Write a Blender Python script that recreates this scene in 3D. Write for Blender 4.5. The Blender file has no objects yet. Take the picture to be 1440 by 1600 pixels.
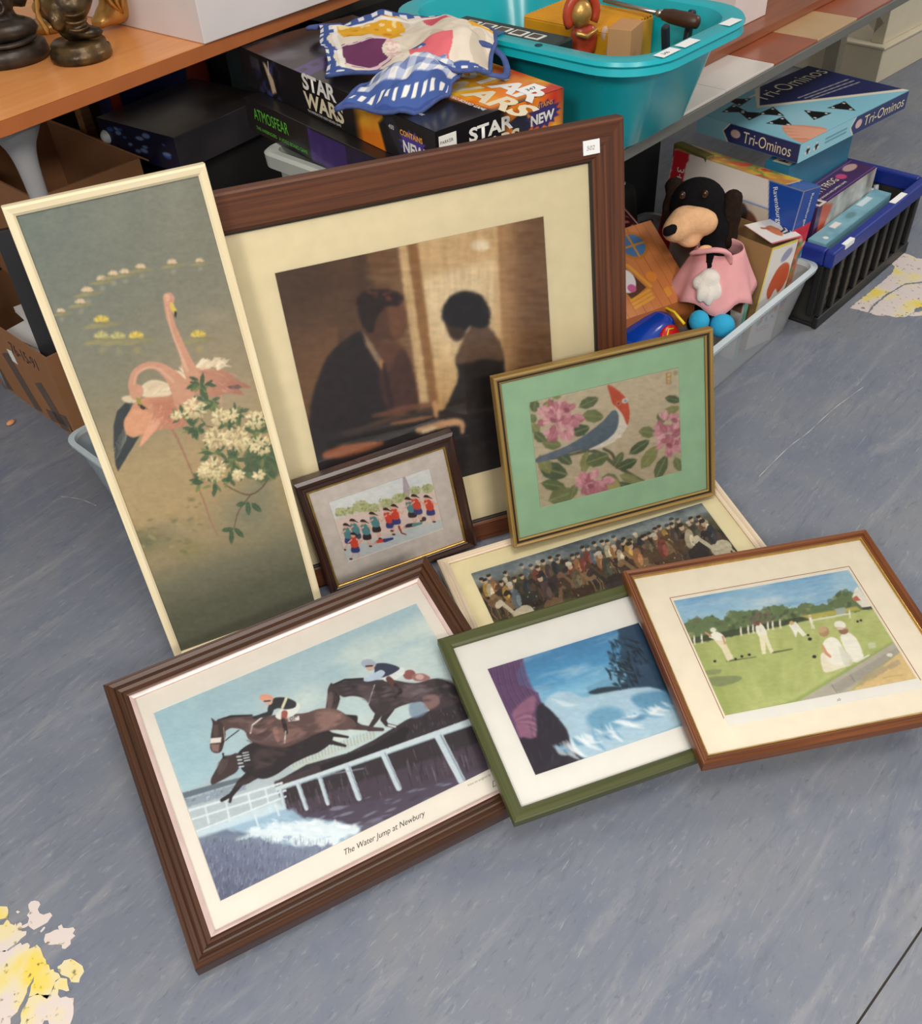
import bpy, bmesh, math, random
import numpy as np
from mathutils import Matrix, Vector

random.seed(7)
SC = bpy.context.scene
COL = SC.collection

# ------------------------------------------------------------------ camera
cam_d = bpy.data.cameras.new('camera')
cam = bpy.data.objects.new('camera', cam_d)
COL.objects.link(cam)
CAM_H, PITCH, ROLL, FPX = 1.45, 0.757506, -0.068423, 1465.742
_fw = Vector((0, math.cos(PITCH), -math.sin(PITCH)))
_rt = Vector((1, 0, 0))
_up = _rt.cross(_fw)
_r2 = math.cos(ROLL) * _rt + math.sin(ROLL) * _up
_u2 = -math.sin(ROLL) * _rt + math.cos(ROLL) * _up
cam.matrix_world = Matrix(((_r2.x, _u2.x, -_fw.x, 0), (_r2.y, _u2.y, -_fw.y, 0),
                           (_r2.z, _u2.z, -_fw.z, CAM_H), (0, 0, 0, 1)))
cam_d.sensor_fit = 'HORIZONTAL'
cam_d.sensor_width = 36.0
cam_d.lens = FPX / 1440 * 36.0
cam_d.shift_y = 32.536 / 1440
cam_d.clip_start = 0.02
SC.camera = cam

# ------------------------------------------------------------------ light
SC.view_settings.view_transform = 'Standard'
SC.view_settings.look = 'None'
SC.view_settings.gamma = 1.0
SC.view_settings.use_curve_mapping = False
SC.view_settings.exposure = 0.09

world = bpy.data.worlds.new('room_light')
SC.world = world
world.use_nodes = True
world.node_tree.nodes['Background'].inputs[0].default_value = (1.0, 0.975, 0.94, 1)
world.node_tree.nodes['Background'].inputs[1].default_value = 0.40


def ceiling_lamp(name, loc, sx, sy, watt, col):
    l = bpy.data.lights.new(name, 'AREA')
    l.shape = 'RECTANGLE'
    l.size, l.size_y = sx, sy
    l.energy = watt
    l.color = col
    o = bpy.data.objects.new(name, l)
    o.location = loc
    o.rotation_euler = (0, 0, math.radians(45))
    COL.objects.link(o)


ceiling_lamp('ceiling_panel_light', (-2.4, 2.8, 2.75), 1.2, 0.6, 46, (1.0, 0.95, 0.87))
ceiling_lamp('ceiling_panel_light', (-1.2, -1.5, 2.75), 1.2, 0.6, 86, (1.0, 0.95, 0.87))
ceiling_lamp('ceiling_panel_light', (1.2, -1.7, 2.75), 1.2, 0.6, 86, (1.0, 0.95, 0.87))
ceiling_lamp('ceiling_panel_light', (3.3, 2.9, 2.75), 1.2, 0.6, 48, (1.0, 0.95, 0.87))
ceiling_lamp('ceiling_panel_light', (0.25, 0.35, 2.75), 1.2, 0.6, 25, (1.0, 0.95, 0.87))  # extra overhead lamp, added to even the brightness over the lying pictures

# ------------------------------------------------------------------ helpers
def lin(c):
    r = []
    for v in c[:3]:
        v = v / 255.0
        r.append(v / 12.92 if v <= 0.04045 else ((v + 0.055) / 1.055) ** 2.4)
    return tuple(r) + (1.0,)


MATS = {}


def new_mat(name):
    m = bpy.data.materials.new(name)
    m.use_nodes = True
    return m, m.node_tree.nodes, m.node_tree.links, m.node_tree.nodes['Principled BSDF']


def mat(name, c, rough=0.5, metal=0.0, var=0.08, scale=12.0, bump=0.0, c2=None, coat=0.0, spec=0.5, bscale=None, stretch=None, detail=4.0):
    """procedural principled surface: two tones blended by noise, optional bump"""
    if name in MATS:
        return MATS[name]
    m, N, L, b = new_mat(name)
    tc = N.new('ShaderNodeTexCoord')
    src = tc.outputs['Object']
    if stretch:
        mp = N.new('ShaderNodeMapping')
        mp.inputs['Scale'].default_value = stretch
        L.new(src, mp.inputs['Vector'])
        src = mp.outputs['Vector']
    nz = N.new('ShaderNodeTexNoise')
    nz.inputs['Scale'].default_value = scale
    nz.inputs['Detail'].default_value = detail
    L.new(src, nz.inputs['Vector'])
    rmp = N.new('ShaderNodeValToRGB')
    a = lin(c)
    bb = lin(c2) if c2 else tuple(min(1, x * (1 + var)) for x in a[:3]) + (1,)
    aa = a if c2 else tuple(x * (1 - var) for x in a[:3]) + (1,)
    rmp.color_ramp.elements[0].position = 0.33
    rmp.color_ramp.elements[1].position = 0.67
    rmp.color_ramp.elements[0].color = aa
    rmp.color_ramp.elements[1].color = bb
    L.new(nz.outputs['Fac'], rmp.inputs['Fac'])
    L.new(rmp.outputs['Color'], b.inputs['Base Color'])
    b.inputs['Roughness'].default_value = rough
    b.inputs['Metallic'].default_value = metal
    b.inputs['Specular IOR Level'].default_value = spec
    if coat:
        b.inputs['Coat Weight'].default_value = coat
        b.inputs['Coat Roughness'].default_value = 0.15
    if bump:
        n2 = N.new('ShaderNodeTexNoise')
        n2.inputs['Scale'].default_value = bscale or scale * 3
        L.new(src, n2.inputs['Vector'])
        bp = N.new('ShaderNodeBump')
        bp.inputs['Strength'].default_value = bump
        bp.inputs['Distance'].default_value = 0.004
        L.new(n2.outputs['Fac'], bp.inputs['Height'])
        L.new(bp.outputs['Normal'], b.inputs['Normal'])
    MATS[name] = m
    return m


def wood(name, c1, c2, rough=0.4, fine=220.0, coat=0.0, uv=True, long=4.0):
    """wood grain running along U (metres) of the rail"""
    if name in MATS:
        return MATS[name]
    m, N, L, b = new_mat(name)
    tc = N.new('ShaderNodeTexCoord')
    mp = N.new('ShaderNodeMapping')
    mp.inputs['Scale'].default_value = (long, fine, fine)
    L.new(tc.outputs['UV' if uv else 'Object'], mp.inputs['Vector'])
    nz = N.new('ShaderNodeTexNoise')
    nz.inputs['Scale'].default_value = 1.0
    nz.inputs['Detail'].default_value = 5
    nz.inputs['Distortion'].default_value = 0.4
    L.new(mp.outputs['Vector'], nz.inputs['Vector'])
    rmp = N.new('ShaderNodeValToRGB')
    rmp.color_ramp.elements[0].position = 0.3
    rmp.color_ramp.elements[1].position = 0.72
    rmp.color_ramp.elements[0].color = lin(c1)
    rmp.color_ramp.elements[1].color = lin(c2)
    L.new(nz.outputs['Fac'], rmp.inputs['Fac'])
    L.new(rmp.outputs['Color'], b.inputs['Base Color'])
    b.inputs['Roughness'].default_value = rough
    if coat:
        b.inputs['Coat Weight'].default_value = coat
        b.inputs['Coat Roughness'].default_value = 0.2
    bp = N.new('ShaderNodeBump')
    bp.inputs['Strength'].default_value = 0.12
    bp.inputs['Distance'].default_value = 0.002
    L.new(nz.outputs['Fac'], bp.inputs['Height'])
    L.new(bp.outputs['Normal'], b.inputs['Normal'])
    MATS[name] = m
    return m


def ink(name, rough=0.55, coat=0.0, spec=0.4):
    """printed paper: colour comes from the sheet's painted colour attribute"""
    if name in MATS:
        return MATS[name]
    m, N, L, b = new_mat(name)
    at = N.new('ShaderNodeAttribute')
    at.attribute_name = 'Col'
    L.new(at.outputs['Color'], b.inputs['Base Color'])
    b.inputs['Roughness'].default_value = rough
    b.inputs['Specular IOR Level'].default_value = spec
    if coat:
        b.inputs['Coat Weight'].default_value = coat
        b.inputs['Coat Roughness'].default_value = 0.12
    MATS[name] = m
    return m


def glass_mat(name, tint=(1, 1, 1), refl=0.9, rough=0.02):
    """thin pane: fresnel reflection over a clear (slightly tinted) see-through sheet"""
    if name in MATS:
        return MATS[name]
    m = bpy.data.materials.new(name)
    m.use_nodes = True
    N, L = m.node_tree.nodes, m.node_tree.links
    N.clear()
    out = N.new('ShaderNodeOutputMaterial')
    mix = N.new('ShaderNodeMixShader')
    tr = N.new('ShaderNodeBsdfTransparent')
    gl = N.new('ShaderNodeBsdfGlossy')
    fr = N.new('ShaderNodeFresnel')
    mu = N.new('ShaderNodeMath')
    mu.operation = 'MULTIPLY'
    mu.inputs[1].default_value = refl
    fr.inputs['IOR'].default_value = 1.45
    tr.inputs['Color'].default_value = tint + (1,)
    gl.inputs['Roughness'].default_value = rough
    L.new(fr.outputs[0], mu.inputs[0])
    L.new(mu.outputs[0], mix.inputs[0])
    L.new(tr.outputs[0], mix.inputs[1])
    L.new(gl.outputs[0], mix.inputs[2])
    L.new(mix.outputs[0], out.inputs[0])
    MATS[name] = m
    return m


def milky(name, c, alpha=0.45, rough=0.25):
    """cloudy translucent storage-box plastic"""
    if name in MATS:
        return MATS[name]
    m, N, L, b = new_mat(name)
    nz = N.new('ShaderNodeTexNoise')
    nz.inputs['Scale'].default_value = 6
    mr = N.new('ShaderNodeMapRange')
    mr.inputs['To Min'].default_value = max(0, alpha - 0.08)
    mr.inputs['To Max'].default_value = alpha + 0.08
    L.new(nz.outputs['Fac'], mr.inputs['Value'])
    L.new(mr.outputs[0], b.inputs['Alpha'])
    b.inputs['Base Color'].default_value = lin(c)
    b.inputs['Roughness'].default_value = rough
    MATS[name] = m
    return m


def link(o, parent=None):
    COL.objects.link(o)
    if parent is not None:
        o.parent = parent
    return o


def thing(name, label, cat, loc=(0, 0, 0), rot=None, group=None):
    o = bpy.data.objects.new(name, None)
    o.empty_display_size = 0.05
    COL.objects.link(o)
    if rot is None:
        o.matrix_world = Matrix.Translation(loc)
    elif isinstance(rot, (int, float)):
        o.matrix_world = Matrix.Translation(loc) @ Matrix.Rotation(math.radians(rot), 4, 'Z')
    else:
        o.matrix_world = Matrix.Translation(loc) @ rot.to_4x4()
    o['label'] = label
    o['category'] = cat
    if group:
        o['group'] = group
    return o


def tag(o, label, cat, group=None):
    o['label'] = label
    o['category'] = cat
    if group:
        o['group'] = group
    return o


def struct(o):
    o['kind'] = 'structure'
    return o


def pyd(name, V, F, m, parent=None, smooth=False):
    me = bpy.data.meshes.new(name)
    me.from_pydata([tuple(v) for v in V], [], [tuple(f) for f in F])
    me.materials.append(m)
    me.update()
    if smooth:
        me.polygons.foreach_set('use_smooth', [True] * len(me.polygons))
    return link(bpy.data.objects.new(name, me), parent)


def bm_obj(name, bm, m, parent=None, smooth=False, fixn=True):
    if fixn:
        bmesh.ops.recalc_face_normals(bm, faces=bm.faces)
    me = bpy.data.meshes.new(name)
    bm.to_mesh(me)
    bm.free()
    me.materials.append(m)
    if smooth:
        me.polygons.foreach_set('use_smooth', [True] * len(me.polygons))
    return link(bpy.data.objects.new(name, me), parent)


def add_box(bm, x0, x1, y0, y1, z0, z1, bev=0.0, M=None):
    r = bmesh.ops.create_cube(bm, size=1.0)
    vs = r['verts']
    for v in vs:
        v.co = Vector((x0 + (v.co.x + .5) * (x1 - x0), y0 + (v.co.y + .5) * (y1 - y0), z0 + (v.co.z + .5) * (z1 - z0)))
    if bev:
        es = list({e for v in vs for e in v.link_edges})
        r = bmesh.ops.bevel(bm, geom=es, offset=bev, segments=2, affect='EDGES', profile=0.5)
        vs = list({v for f in r['faces'] for v in f.verts} | {v for v in vs if v.is_valid})
    if M is not None:
        bmesh.ops.transform(bm, matrix=M, verts=[v for v in vs if v.is_valid])
    return vs


def box(name, x0, x1, y0, y1, z0, z1, m, parent=None, bev=0.0, smooth=False):
    bm = bmesh.new()
    add_box(bm, x0, x1, y0, y1, z0, z1, bev)
    return bm_obj(name, bm, m, parent, smooth)


def catmull(P, n=6, closed=True):
    P = np.asarray(P, float)
    k = len(P)
    out = []
    rng = range(k) if closed else range(k - 1)
    for i in rng:
        if closed:
            p0, p1, p2, p3 = P[i - 1], P[i], P[(i + 1) % k], P[(i + 2) % k]
        else:
            p0, p1, p2, p3 = P[max(i - 1, 0)], P[i], P[i + 1], P[min(i + 2, k - 1)]
        for j in range(n):
            t = j / n
            out.append(0.5 * ((2 * p1) + (-p0 + p2) * t + (2 * p0 - 5 * p1 + 4 * p2 - p3) * t * t + (-p0 + 3 * p1 - 3 * p2 + p3) * t ** 3))
    if not closed:
        out.append(P[-1])
    return np.array(out)


def tube(name, pts, rad, m, parent=None, seg=10, sm=0, smooth=True, flat=None):
    """swept round (or flattened) tube through 3-D points; rad scalar or list"""
    P = np.asarray(pts, float)
    R = np.full(len(P), rad, float) if np.isscalar(rad) else np.asarray(rad, float)
    if sm:
        PR = catmull(np.c_[P, R], sm, False)
        P, R = PR[:, :3], PR[:, 3]
    V, F = [], []
    T = np.gradient(P, axis=0)
    T /= np.linalg.norm(T, axis=1)[:, None] + 1e-12
    a = np.array([0, 0, 1.0]) if abs(T[0][2]) < .9 else np.array([1.0, 0, 0])
    for i in range(len(P)):
        u = a - T[i] * (a @ T[i])
        u /= np.linalg.norm(u)
        a = u
        w = np.cross(T[i], u)
        for k in range(seg):
            th = 2 * math.pi * k / seg
            V.append(P[i] + R[i] * (math.cos(th) * u * (flat or 1) + math.sin(th) * w))
    for i in range(len(P) - 1):
        for k in range(seg):
            F.append((i * seg + k, i * seg + (k + 1) % seg, (i + 1) * seg + (k + 1) % seg, (i + 1) * seg + k))
    F.append(tuple(range(seg))[::-1])
    F.append(tuple((len(P) - 1) * seg + k for k in range(seg)))
    return pyd(name, V, F, m, parent, smooth)


def lathe(name, prof, m, parent=None, seg=28, loc=(0, 0, 0), sx=1, sy=1, smooth=True):
    V, F = [], []
    n = len(prof)
    for k in range(seg):
        th = 2 * math.pi * k / seg
        for r, z in prof:
            V.append((loc[0] + r * math.cos(th) * sx, loc[1] + r * math.sin(th) * sy, loc[2] + z))
    for k in range(seg):
        k2 = (k + 1) % seg
        for i in range(n - 1):
            F.append((k * n + i, k2 * n + i, k2 * n + i + 1, k * n + i + 1))
    if prof[0][0] > 1e-6:
        F.append(tuple(k * n for k in range(seg))[::-1])
    if prof[-1][0] > 1e-6:
        F.append(tuple(k * n + n - 1 for k in range(seg)))
    bm = bmesh.new()
    for v in V:
        bm.verts.new(v)
    bm.verts.ensure_lookup_table()
    for f in F:
        try:
            bm.faces.new([bm.verts[i] for i in f])
        except ValueError:
            pass
    bmesh.ops.remove_doubles(bm, verts=bm.verts, dist=1e-6)
    return bm_obj(name, bm, m, parent, smooth)


def blob(name, balls, m, parent=None, res=0.012, thr=0.6):
    """one continuous soft body grown from metaball-like ellipsoids: (centre, radii, [rot])"""
    mb = bpy.data.metaballs.new(name)
    mb.resolution = res
    mb.render_resolution = res
    mb.threshold = thr
    ob = bpy.data.objects.new('tmp_' + name, mb)
    COL.objects.link(ob)
    for bl in balls:
        e = mb.elements.new(type='ELLIPSOID')
        e.co = bl[0]
        r = bl[1]
        if np.isscalar(r):
            r = (r, r, r)
        mx = max(r)
        e.radius = mx * 1.3
        e.size_x, e.size_y, e.size_z = [v / mx for v in r]
        if len(bl) > 2:
            e.rotation = bl[2]
    dg = bpy.context.evaluated_depsgraph_get()
    dg.update()
    me = bpy.data.meshes.new_from_object(ob.evaluated_get(dg))
    bpy.data.objects.remove(ob)
    bpy.data.metaballs.remove(mb)
    me.materials.clear()
    me.materials.append(m)
    me.polygons.foreach_set('use_smooth', [True] * len(me.polygons))
    return link(bpy.data.objects.new(name, me), parent)


def ellipsoid(name, c, r, m, parent=None, seg=20, rot=None):
    bm = bmesh.new()
    bmesh.ops.create_uvsphere(bm, u_segments=seg, v_segments=max(8, seg // 2), radius=1.0)
    M = Matrix.Translation(c) @ (rot.to_4x4() if rot is not None else Matrix.Identity(4)) @ Matrix.Diagonal((r[0], r[1], r[2], 1))
    bmesh.ops.transform(bm, matrix=M, verts=bm.verts)
    return bm_obj(name, bm, m, parent, True)


# orthonormal frame helper: columns = given axes
def axes(x, y, z):
    return Matrix((x, y, z)).transposed()


def text(name, s, size, m, parent, M, shear=0.0, extr=0.0, offset=0.0, align='LEFT', sx=1.0, space=1.0):
    """flat printed lettering: text outlines turned into a thin mesh; M maps text plane (x right, y up) to parent space"""
    cu = bpy.data.curves.new(name, 'FONT')
    cu.body = s
    cu.size = size
    cu.shear = shear
    cu.extrude = extr
    cu.offset = offset
    cu.align_x = align
    cu.space_character = space
    cu.resolution_u = 3
    ob = bpy.data.objects.new('tmp_text', cu)
    COL.objects.link(ob)
    dg = bpy.context.evaluated_depsgraph_get()
    dg.update()
    me = bpy.data.meshes.new_from_object(ob.evaluated_get(dg))
    bpy.data.objects.remove(ob)
    bpy.data.curves.remove(cu)
    me.transform(M @ Matrix.Diagonal((sx, 1, 1, 1)))
    me.materials.clear()
    me.materials.append(m)
    me.name = name
    return link(bpy.data.objects.new(name, me), parent)


def plane_M(o, x, y):
    """matrix taking text/paint plane (x,y) to parent space with origin o and unit axes x, y"""
    x, y = Vector(x).normalized(), Vector(y).normalized()
    z = x.cross(y)
    return Matrix(((x.x, y.x, z.x, o[0]), (x.y, y.y, z.y, o[1]), (x.z, y.z, z.z, o[2]), (0, 0, 0, 1)))


# ------------------------------------------------------------------ painter for printed sheets
def homog(src, dst):
    A = []
    for (x, y), (u, v) in zip(src, dst):
        A.append([x, y, 1, 0, 0, 0, -u * x, -u * y, -u])
        A.append([0, 0, 0, x, y, 1, -v * x, -v * y, -v])
    return np.linalg.svd(np.array(A, float))[2][-1].reshape(3, 3)


def _hash(ix, iy, seed):
    n = (ix.astype(np.int64) * 374761393 + iy.astype(np.int64) * 668265263 + seed * 1442695041) & 0x7fffffff
    n = ((n ^ (n >> 13)) * 1274126177) & 0x7fffffff
    return ((n ^ (n >> 16)) & 0xffff) / 65535.0


def vnoise(x, y, seed=0):
    ix, iy = np.floor(x), np.floor(y)
    fx, fy = x - ix, y - iy
    fx = fx * fx * (3 - 2 * fx)
    fy = fy * fy * (3 - 2 * fy)
    a, b = _hash(ix, iy, seed), _hash(ix + 1, iy, seed)
    c, d = _hash(ix, iy + 1, seed), _hash(ix + 1, iy + 1, seed)
    return (a * (1 - fx) + b * fx) * (1 - fy) + (c * (1 - fx) + d * fx) * fy


def fbm(x, y, seed=0, o=4):
    s, a, t = 0, 0.5, 0
    for i in range(o):
        s = s + a * vnoise(x * 2 ** i, y * 2 ** i, seed + i * 17)
        t += a
        a *= 0.5
    return s / t


class Sheet:
    """a painted sheet: nx by ny cells, drawn in the sketch coordinates given by its four corners TL TR BR BL"""

    def __init__(s, nx, ny, quad, bg):
        s.nx, s.ny = nx, ny
        uv = [(0, 0), (1, 0), (1, 1), (0, 1)]
        s.H = homog(quad, uv)
        Hi = np.linalg.inv(s.H)
        s.U, s.V = np.meshgrid(np.linspace(0, 1, nx + 1), np.linspace(0, 1, ny + 1))
        w = Hi[2, 0] * s.U + Hi[2, 1] * s.V + Hi[2, 2]
        s.X = (Hi[0, 0] * s.U + Hi[0, 1] * s.V + Hi[0, 2]) / w
        s.Y = (Hi[1, 0] * s.U + Hi[1, 1] * s.V + Hi[1, 2]) / w
        s.C = np.empty((ny + 1, nx + 1, 3))
        s.C[:] = np.array(bg, float)
        s.px = float(np.mean(np.hypot(np.diff(s.X, axis=1), np.diff(s.Y, axis=1))))

    def _win(s, P, pad):
        P = np.asarray(P, float)
        lo, hi = P.min(0) - pad, P.max(0) + pad
        c = np.array([[lo[0], lo[1], 1], [hi[0], lo[1], 1], [hi[0], hi[1], 1], [lo[0], hi[1], 1]])
        q = c @ s.H.T
        q = q[:, :2] / q[:, 2:]
        a = np.clip(np.floor(q.min(0) * [s.nx, s.ny]).astype(int), 0, [s.nx, s.ny])
        b = np.clip(np.ceil(q.max(0) * [s.nx, s.ny]).astype(int) + 1, 0, [s.nx + 1, s.ny + 1])
        return slice(a[1], max(b[1], a[1])), slice(a[0], max(b[0], a[0]))

    def _mix(s, w, m, col):
        m = m[..., None]
        col = np.array(col, float) if not isinstance(col, np.ndarray) else col
        s.C[w] = s.C[w] * (1 - m) + col * m

    def poly(s, P, col, soft=1.0, a=1.0, sm=0, col2=None, gdir=None, rag=0.0, rs=0.15, seed=1):
        """filled outline; col2+gdir=((x0,y0),(x1,y1)) makes a colour run; rag roughens the edge"""
        if sm:
            P = catmull(P, sm)
        P = np.asarray(P, float)
        w = s._win(P, soft + rag + 1)
        X, Y = s.X[w], s.Y[w]
        if X.size == 0:
            return
        d2 = np.full(X.shape, 1e18)
        ins = np.zeros(X.shape, bool)
        for i in range(len(P)):
            x0, y0 = P[i - 1]
            x1, y1 = P[i]
            ex, ey = x1 - x0, y1 - y0
            t = np.clip(((X - x0) * ex + (Y - y0) * ey) / (ex * ex + ey * ey + 1e-12), 0, 1)
            d2 = np.minimum(d2, (X - x0 - t * ex) ** 2 + (Y - y0 - t * ey) ** 2)
            if y0 != y1:
                c = ((y0 > Y) != (y1 > Y)) & (X < (x1 - x0) * (Y - y0) / (y1 - y0) + x0)
                ins ^= c
        sd = np.sqrt(d2) * np.where(ins, 1, -1)
        if rag:
            sd = sd + rag * (fbm(X * rs, Y * rs, seed, 3) - 0.5) * 2
        m = np.clip(sd / max(soft, 0.3 * s.px) + 0.5, 0, 1) * a
        if col2 is not None:
            (x0, y0), (x1, y1) = gdir
            t = np.clip(((X - x0) * (x1 - x0) + (Y - y0) * (y1 - y0)) / ((x1 - x0) ** 2 + (y1 - y0) ** 2), 0, 1)[..., None]
            col = np.array(col, float) * (1 - t) + np.array(col2, float) * t
        s._mix(w, m, col)

    def ell(s, cx, cy, rx, ry, col, ang=0.0, soft=1.0, a=1.0, fall=False):
        r = max(rx, ry)
        w = s._win([(cx - r, cy - r), (cx + r, cy + r)], soft + 1)
        X, Y = s.X[w] - cx, s.Y[w] - cy
        c, n = math.cos(math.radians(ang)), math.sin(math.radians(ang))
        q = np.hypot((X * c + Y * n) / rx, (-X * n + Y * c) / ry)
        if fall:
            m = np.clip(1 - q, 0, 1) ** 1.2 * a
        else:
            m = np.clip((1 - q) * min(rx, ry) / max(soft, 0.3 * s.px) + 0.5, 0, 1) * a
        s._mix(w, m, col)

    def line(s, P, wd, col, soft=1.0, a=1.0, sm=0):
        P = np.asarray(P, float)
        W = np.full(len(P), wd, float) if np.isscalar(wd) else np.asarray(wd, float)
        if sm:
            Q = catmull(np.c_[P, W], sm, False)
            P, W = Q[:, :2], Q[:, 2]
        w = s._win(P, soft + W.max() + 1)
        X, Y = s.X[w], s.Y[w]
        if X.size == 0:
            return
        best = np.full(X.shape, -1e9)
        for i in range(len(P) - 1):
            x0, y0 = P[i]
            ex, ey = P[i + 1] - P[i]
            t = np.clip(((X - x0) * ex + (Y - y0) * ey) / (ex * ex + ey * ey + 1e-12), 0, 1)
            d = np.hypot(X - x0 - t * ex, Y - y0 - t * ey)
            best = np.maximum(best, (W[i] + (W[i + 1] - W[i]) * t) / 2 - d)
        m = np.clip(best / max(soft, 0.3 * s.px) + 0.5, 0, 1) * a
        s._mix(w, m, col)

    def wash(s, fn, col, a=1.0):
        """fn(X,Y,U,V)->0..1 mask over the whole sheet"""
        s._mix((slice(None), slice(None)), np.clip(fn(s.X, s.Y, s.U, s.V), 0, 1) * a, col)

    def grain(s, amt=10, sc=(0.5, 0.5), seed=3, o=3, tint=(1, 1, 1)):
        n = (fbm(s.X * sc[0], s.Y * sc[1], seed, o) - 0.5) * 2 * amt
        s.C += n[..., None] * np.array(tint)

    def dabs(s, n, region, cols, r, seed=1, ang=(0, 180), asp=(0.4, 0.9), a=0.9, soft=1.0, keep=None):
        """n brush dabs inside a polygon region"""
        rg = random.Random(seed)
        R = np.asarray(region, float)
        lo, hi = R.min(0), R.max(0)
        k = 0
        while k < n:
            x, y = rg.uniform(lo[0], hi[0]), rg.uniform(lo[1], hi[1])
            ins = False
            for i in range(len(R)):
                x0, y0 = R[i - 1]
                x1, y1 = R[i]
                if (y0 > y) != (y1 > y) and x < (x1 - x0) * (y - y0) / (y1 - y0) + x0:
                    ins = not ins
            k += 1
            if not ins:
                continue
            rr = rg.uniform(*r)
            s.ell(x, y, rr, rr * rg.uniform(*asp), rg.choice(cols), rg.uniform(*ang), soft, a)

    def blur(s, n=1):
        """soften by n passes of a 3x3 average"""
        for _ in range(n):
            P = np.pad(s.C, ((1, 1), (1, 1), (0, 0)), 'edge')
            s.C = (P[:-2, 1:-1] + P[2:, 1:-1] + P[1:-1, :-2] + P[1:-1, 2:] + 2 * P[1:-1, 1:-1]) / 6.0

    def brushed(s, warp=1.6, sc=0.08, lum=6, seed=50):
        """loosen drawn edges and tone like a painted or printed picture"""
        dx = (fbm(s.X * sc, s.Y * sc, seed, 3) - .5) * 2 * warp / s.px
        dy = (fbm(s.X * sc, s.Y * sc, seed + 9, 3) - .5) * 2 * warp / s.px
        J, I = np.meshgrid(np.arange(s.nx + 1), np.arange(s.ny + 1))
        ii = np.clip(I + np.rint(dy).astype(int), 0, s.ny)
        jj = np.clip(J + np.rint(dx).astype(int), 0, s.nx)
        s.C = .25 * s.C + .75 * s.C[ii, jj]
        n = (fbm(s.X * sc * .6, s.Y * sc * 1.6, seed + 21, 4) - .5) * 2
        s.C = s.C * (1 + n[..., None] * lum / 100.0)

    def mesh(s, name, M, w, h, m, parent=None):
        """w x h metres, lower-left corner at M's origin, lying in M's xy-plane"""
        nx, ny = s.nx, s.ny
        P = np.stack([s.U * w, (1 - s.V) * h, np.zeros_like(s.U), np.ones_like(s.U)], -1).reshape(-1, 4) @ np.array(M).T
        me = bpy.data.meshes.new(name)
        me.vertices.add(len(P))
        me.vertices.foreach_set('co', P[:, :3].astype(np.float32).ravel())
        i = (np.arange(ny)[:, None] * (nx + 1) + np.arange(nx)[None, :]).ravel()
        Q = np.stack([i + nx + 1, i + nx + 2, i + 1, i], -1)
        me.loops.add(Q.size)
        me.loops.foreach_set('vertex_index', Q.astype(np.int32).ravel())
        me.polygons.add(len(Q))
        me.polygons.foreach_set('loop_start', (np.arange(len(Q)) * 4).astype(np.int32))
        me.update(calc_edges=True)
        at = me.color_attributes.new('Col', 'FLOAT_COLOR', 'POINT')
        c = np.clip(s.C, 0, 255) / 255.0
        c = np.where(c <= 0.04045, c / 12.92, ((c + 0.055) / 1.055) ** 2.4)
        c = np.concatenate([c.reshape(-1, 3), np.ones((len(P), 1))], 1)
        at.data.foreach_set('color', c.astype(np.float32).ravel())
        me.materials.append(m)
        me.validate()
        return link(bpy.data.objects.new(name, me), parent)

# ------------------------------------------------------------------ the setting
S2 = math.sqrt(0.5)


def ST(s, t, z=0.0):
    """room directions: s runs along the table edges, t runs back under them"""
    return Vector(((s - t) * S2, (s + t) * S2, z))


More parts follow.
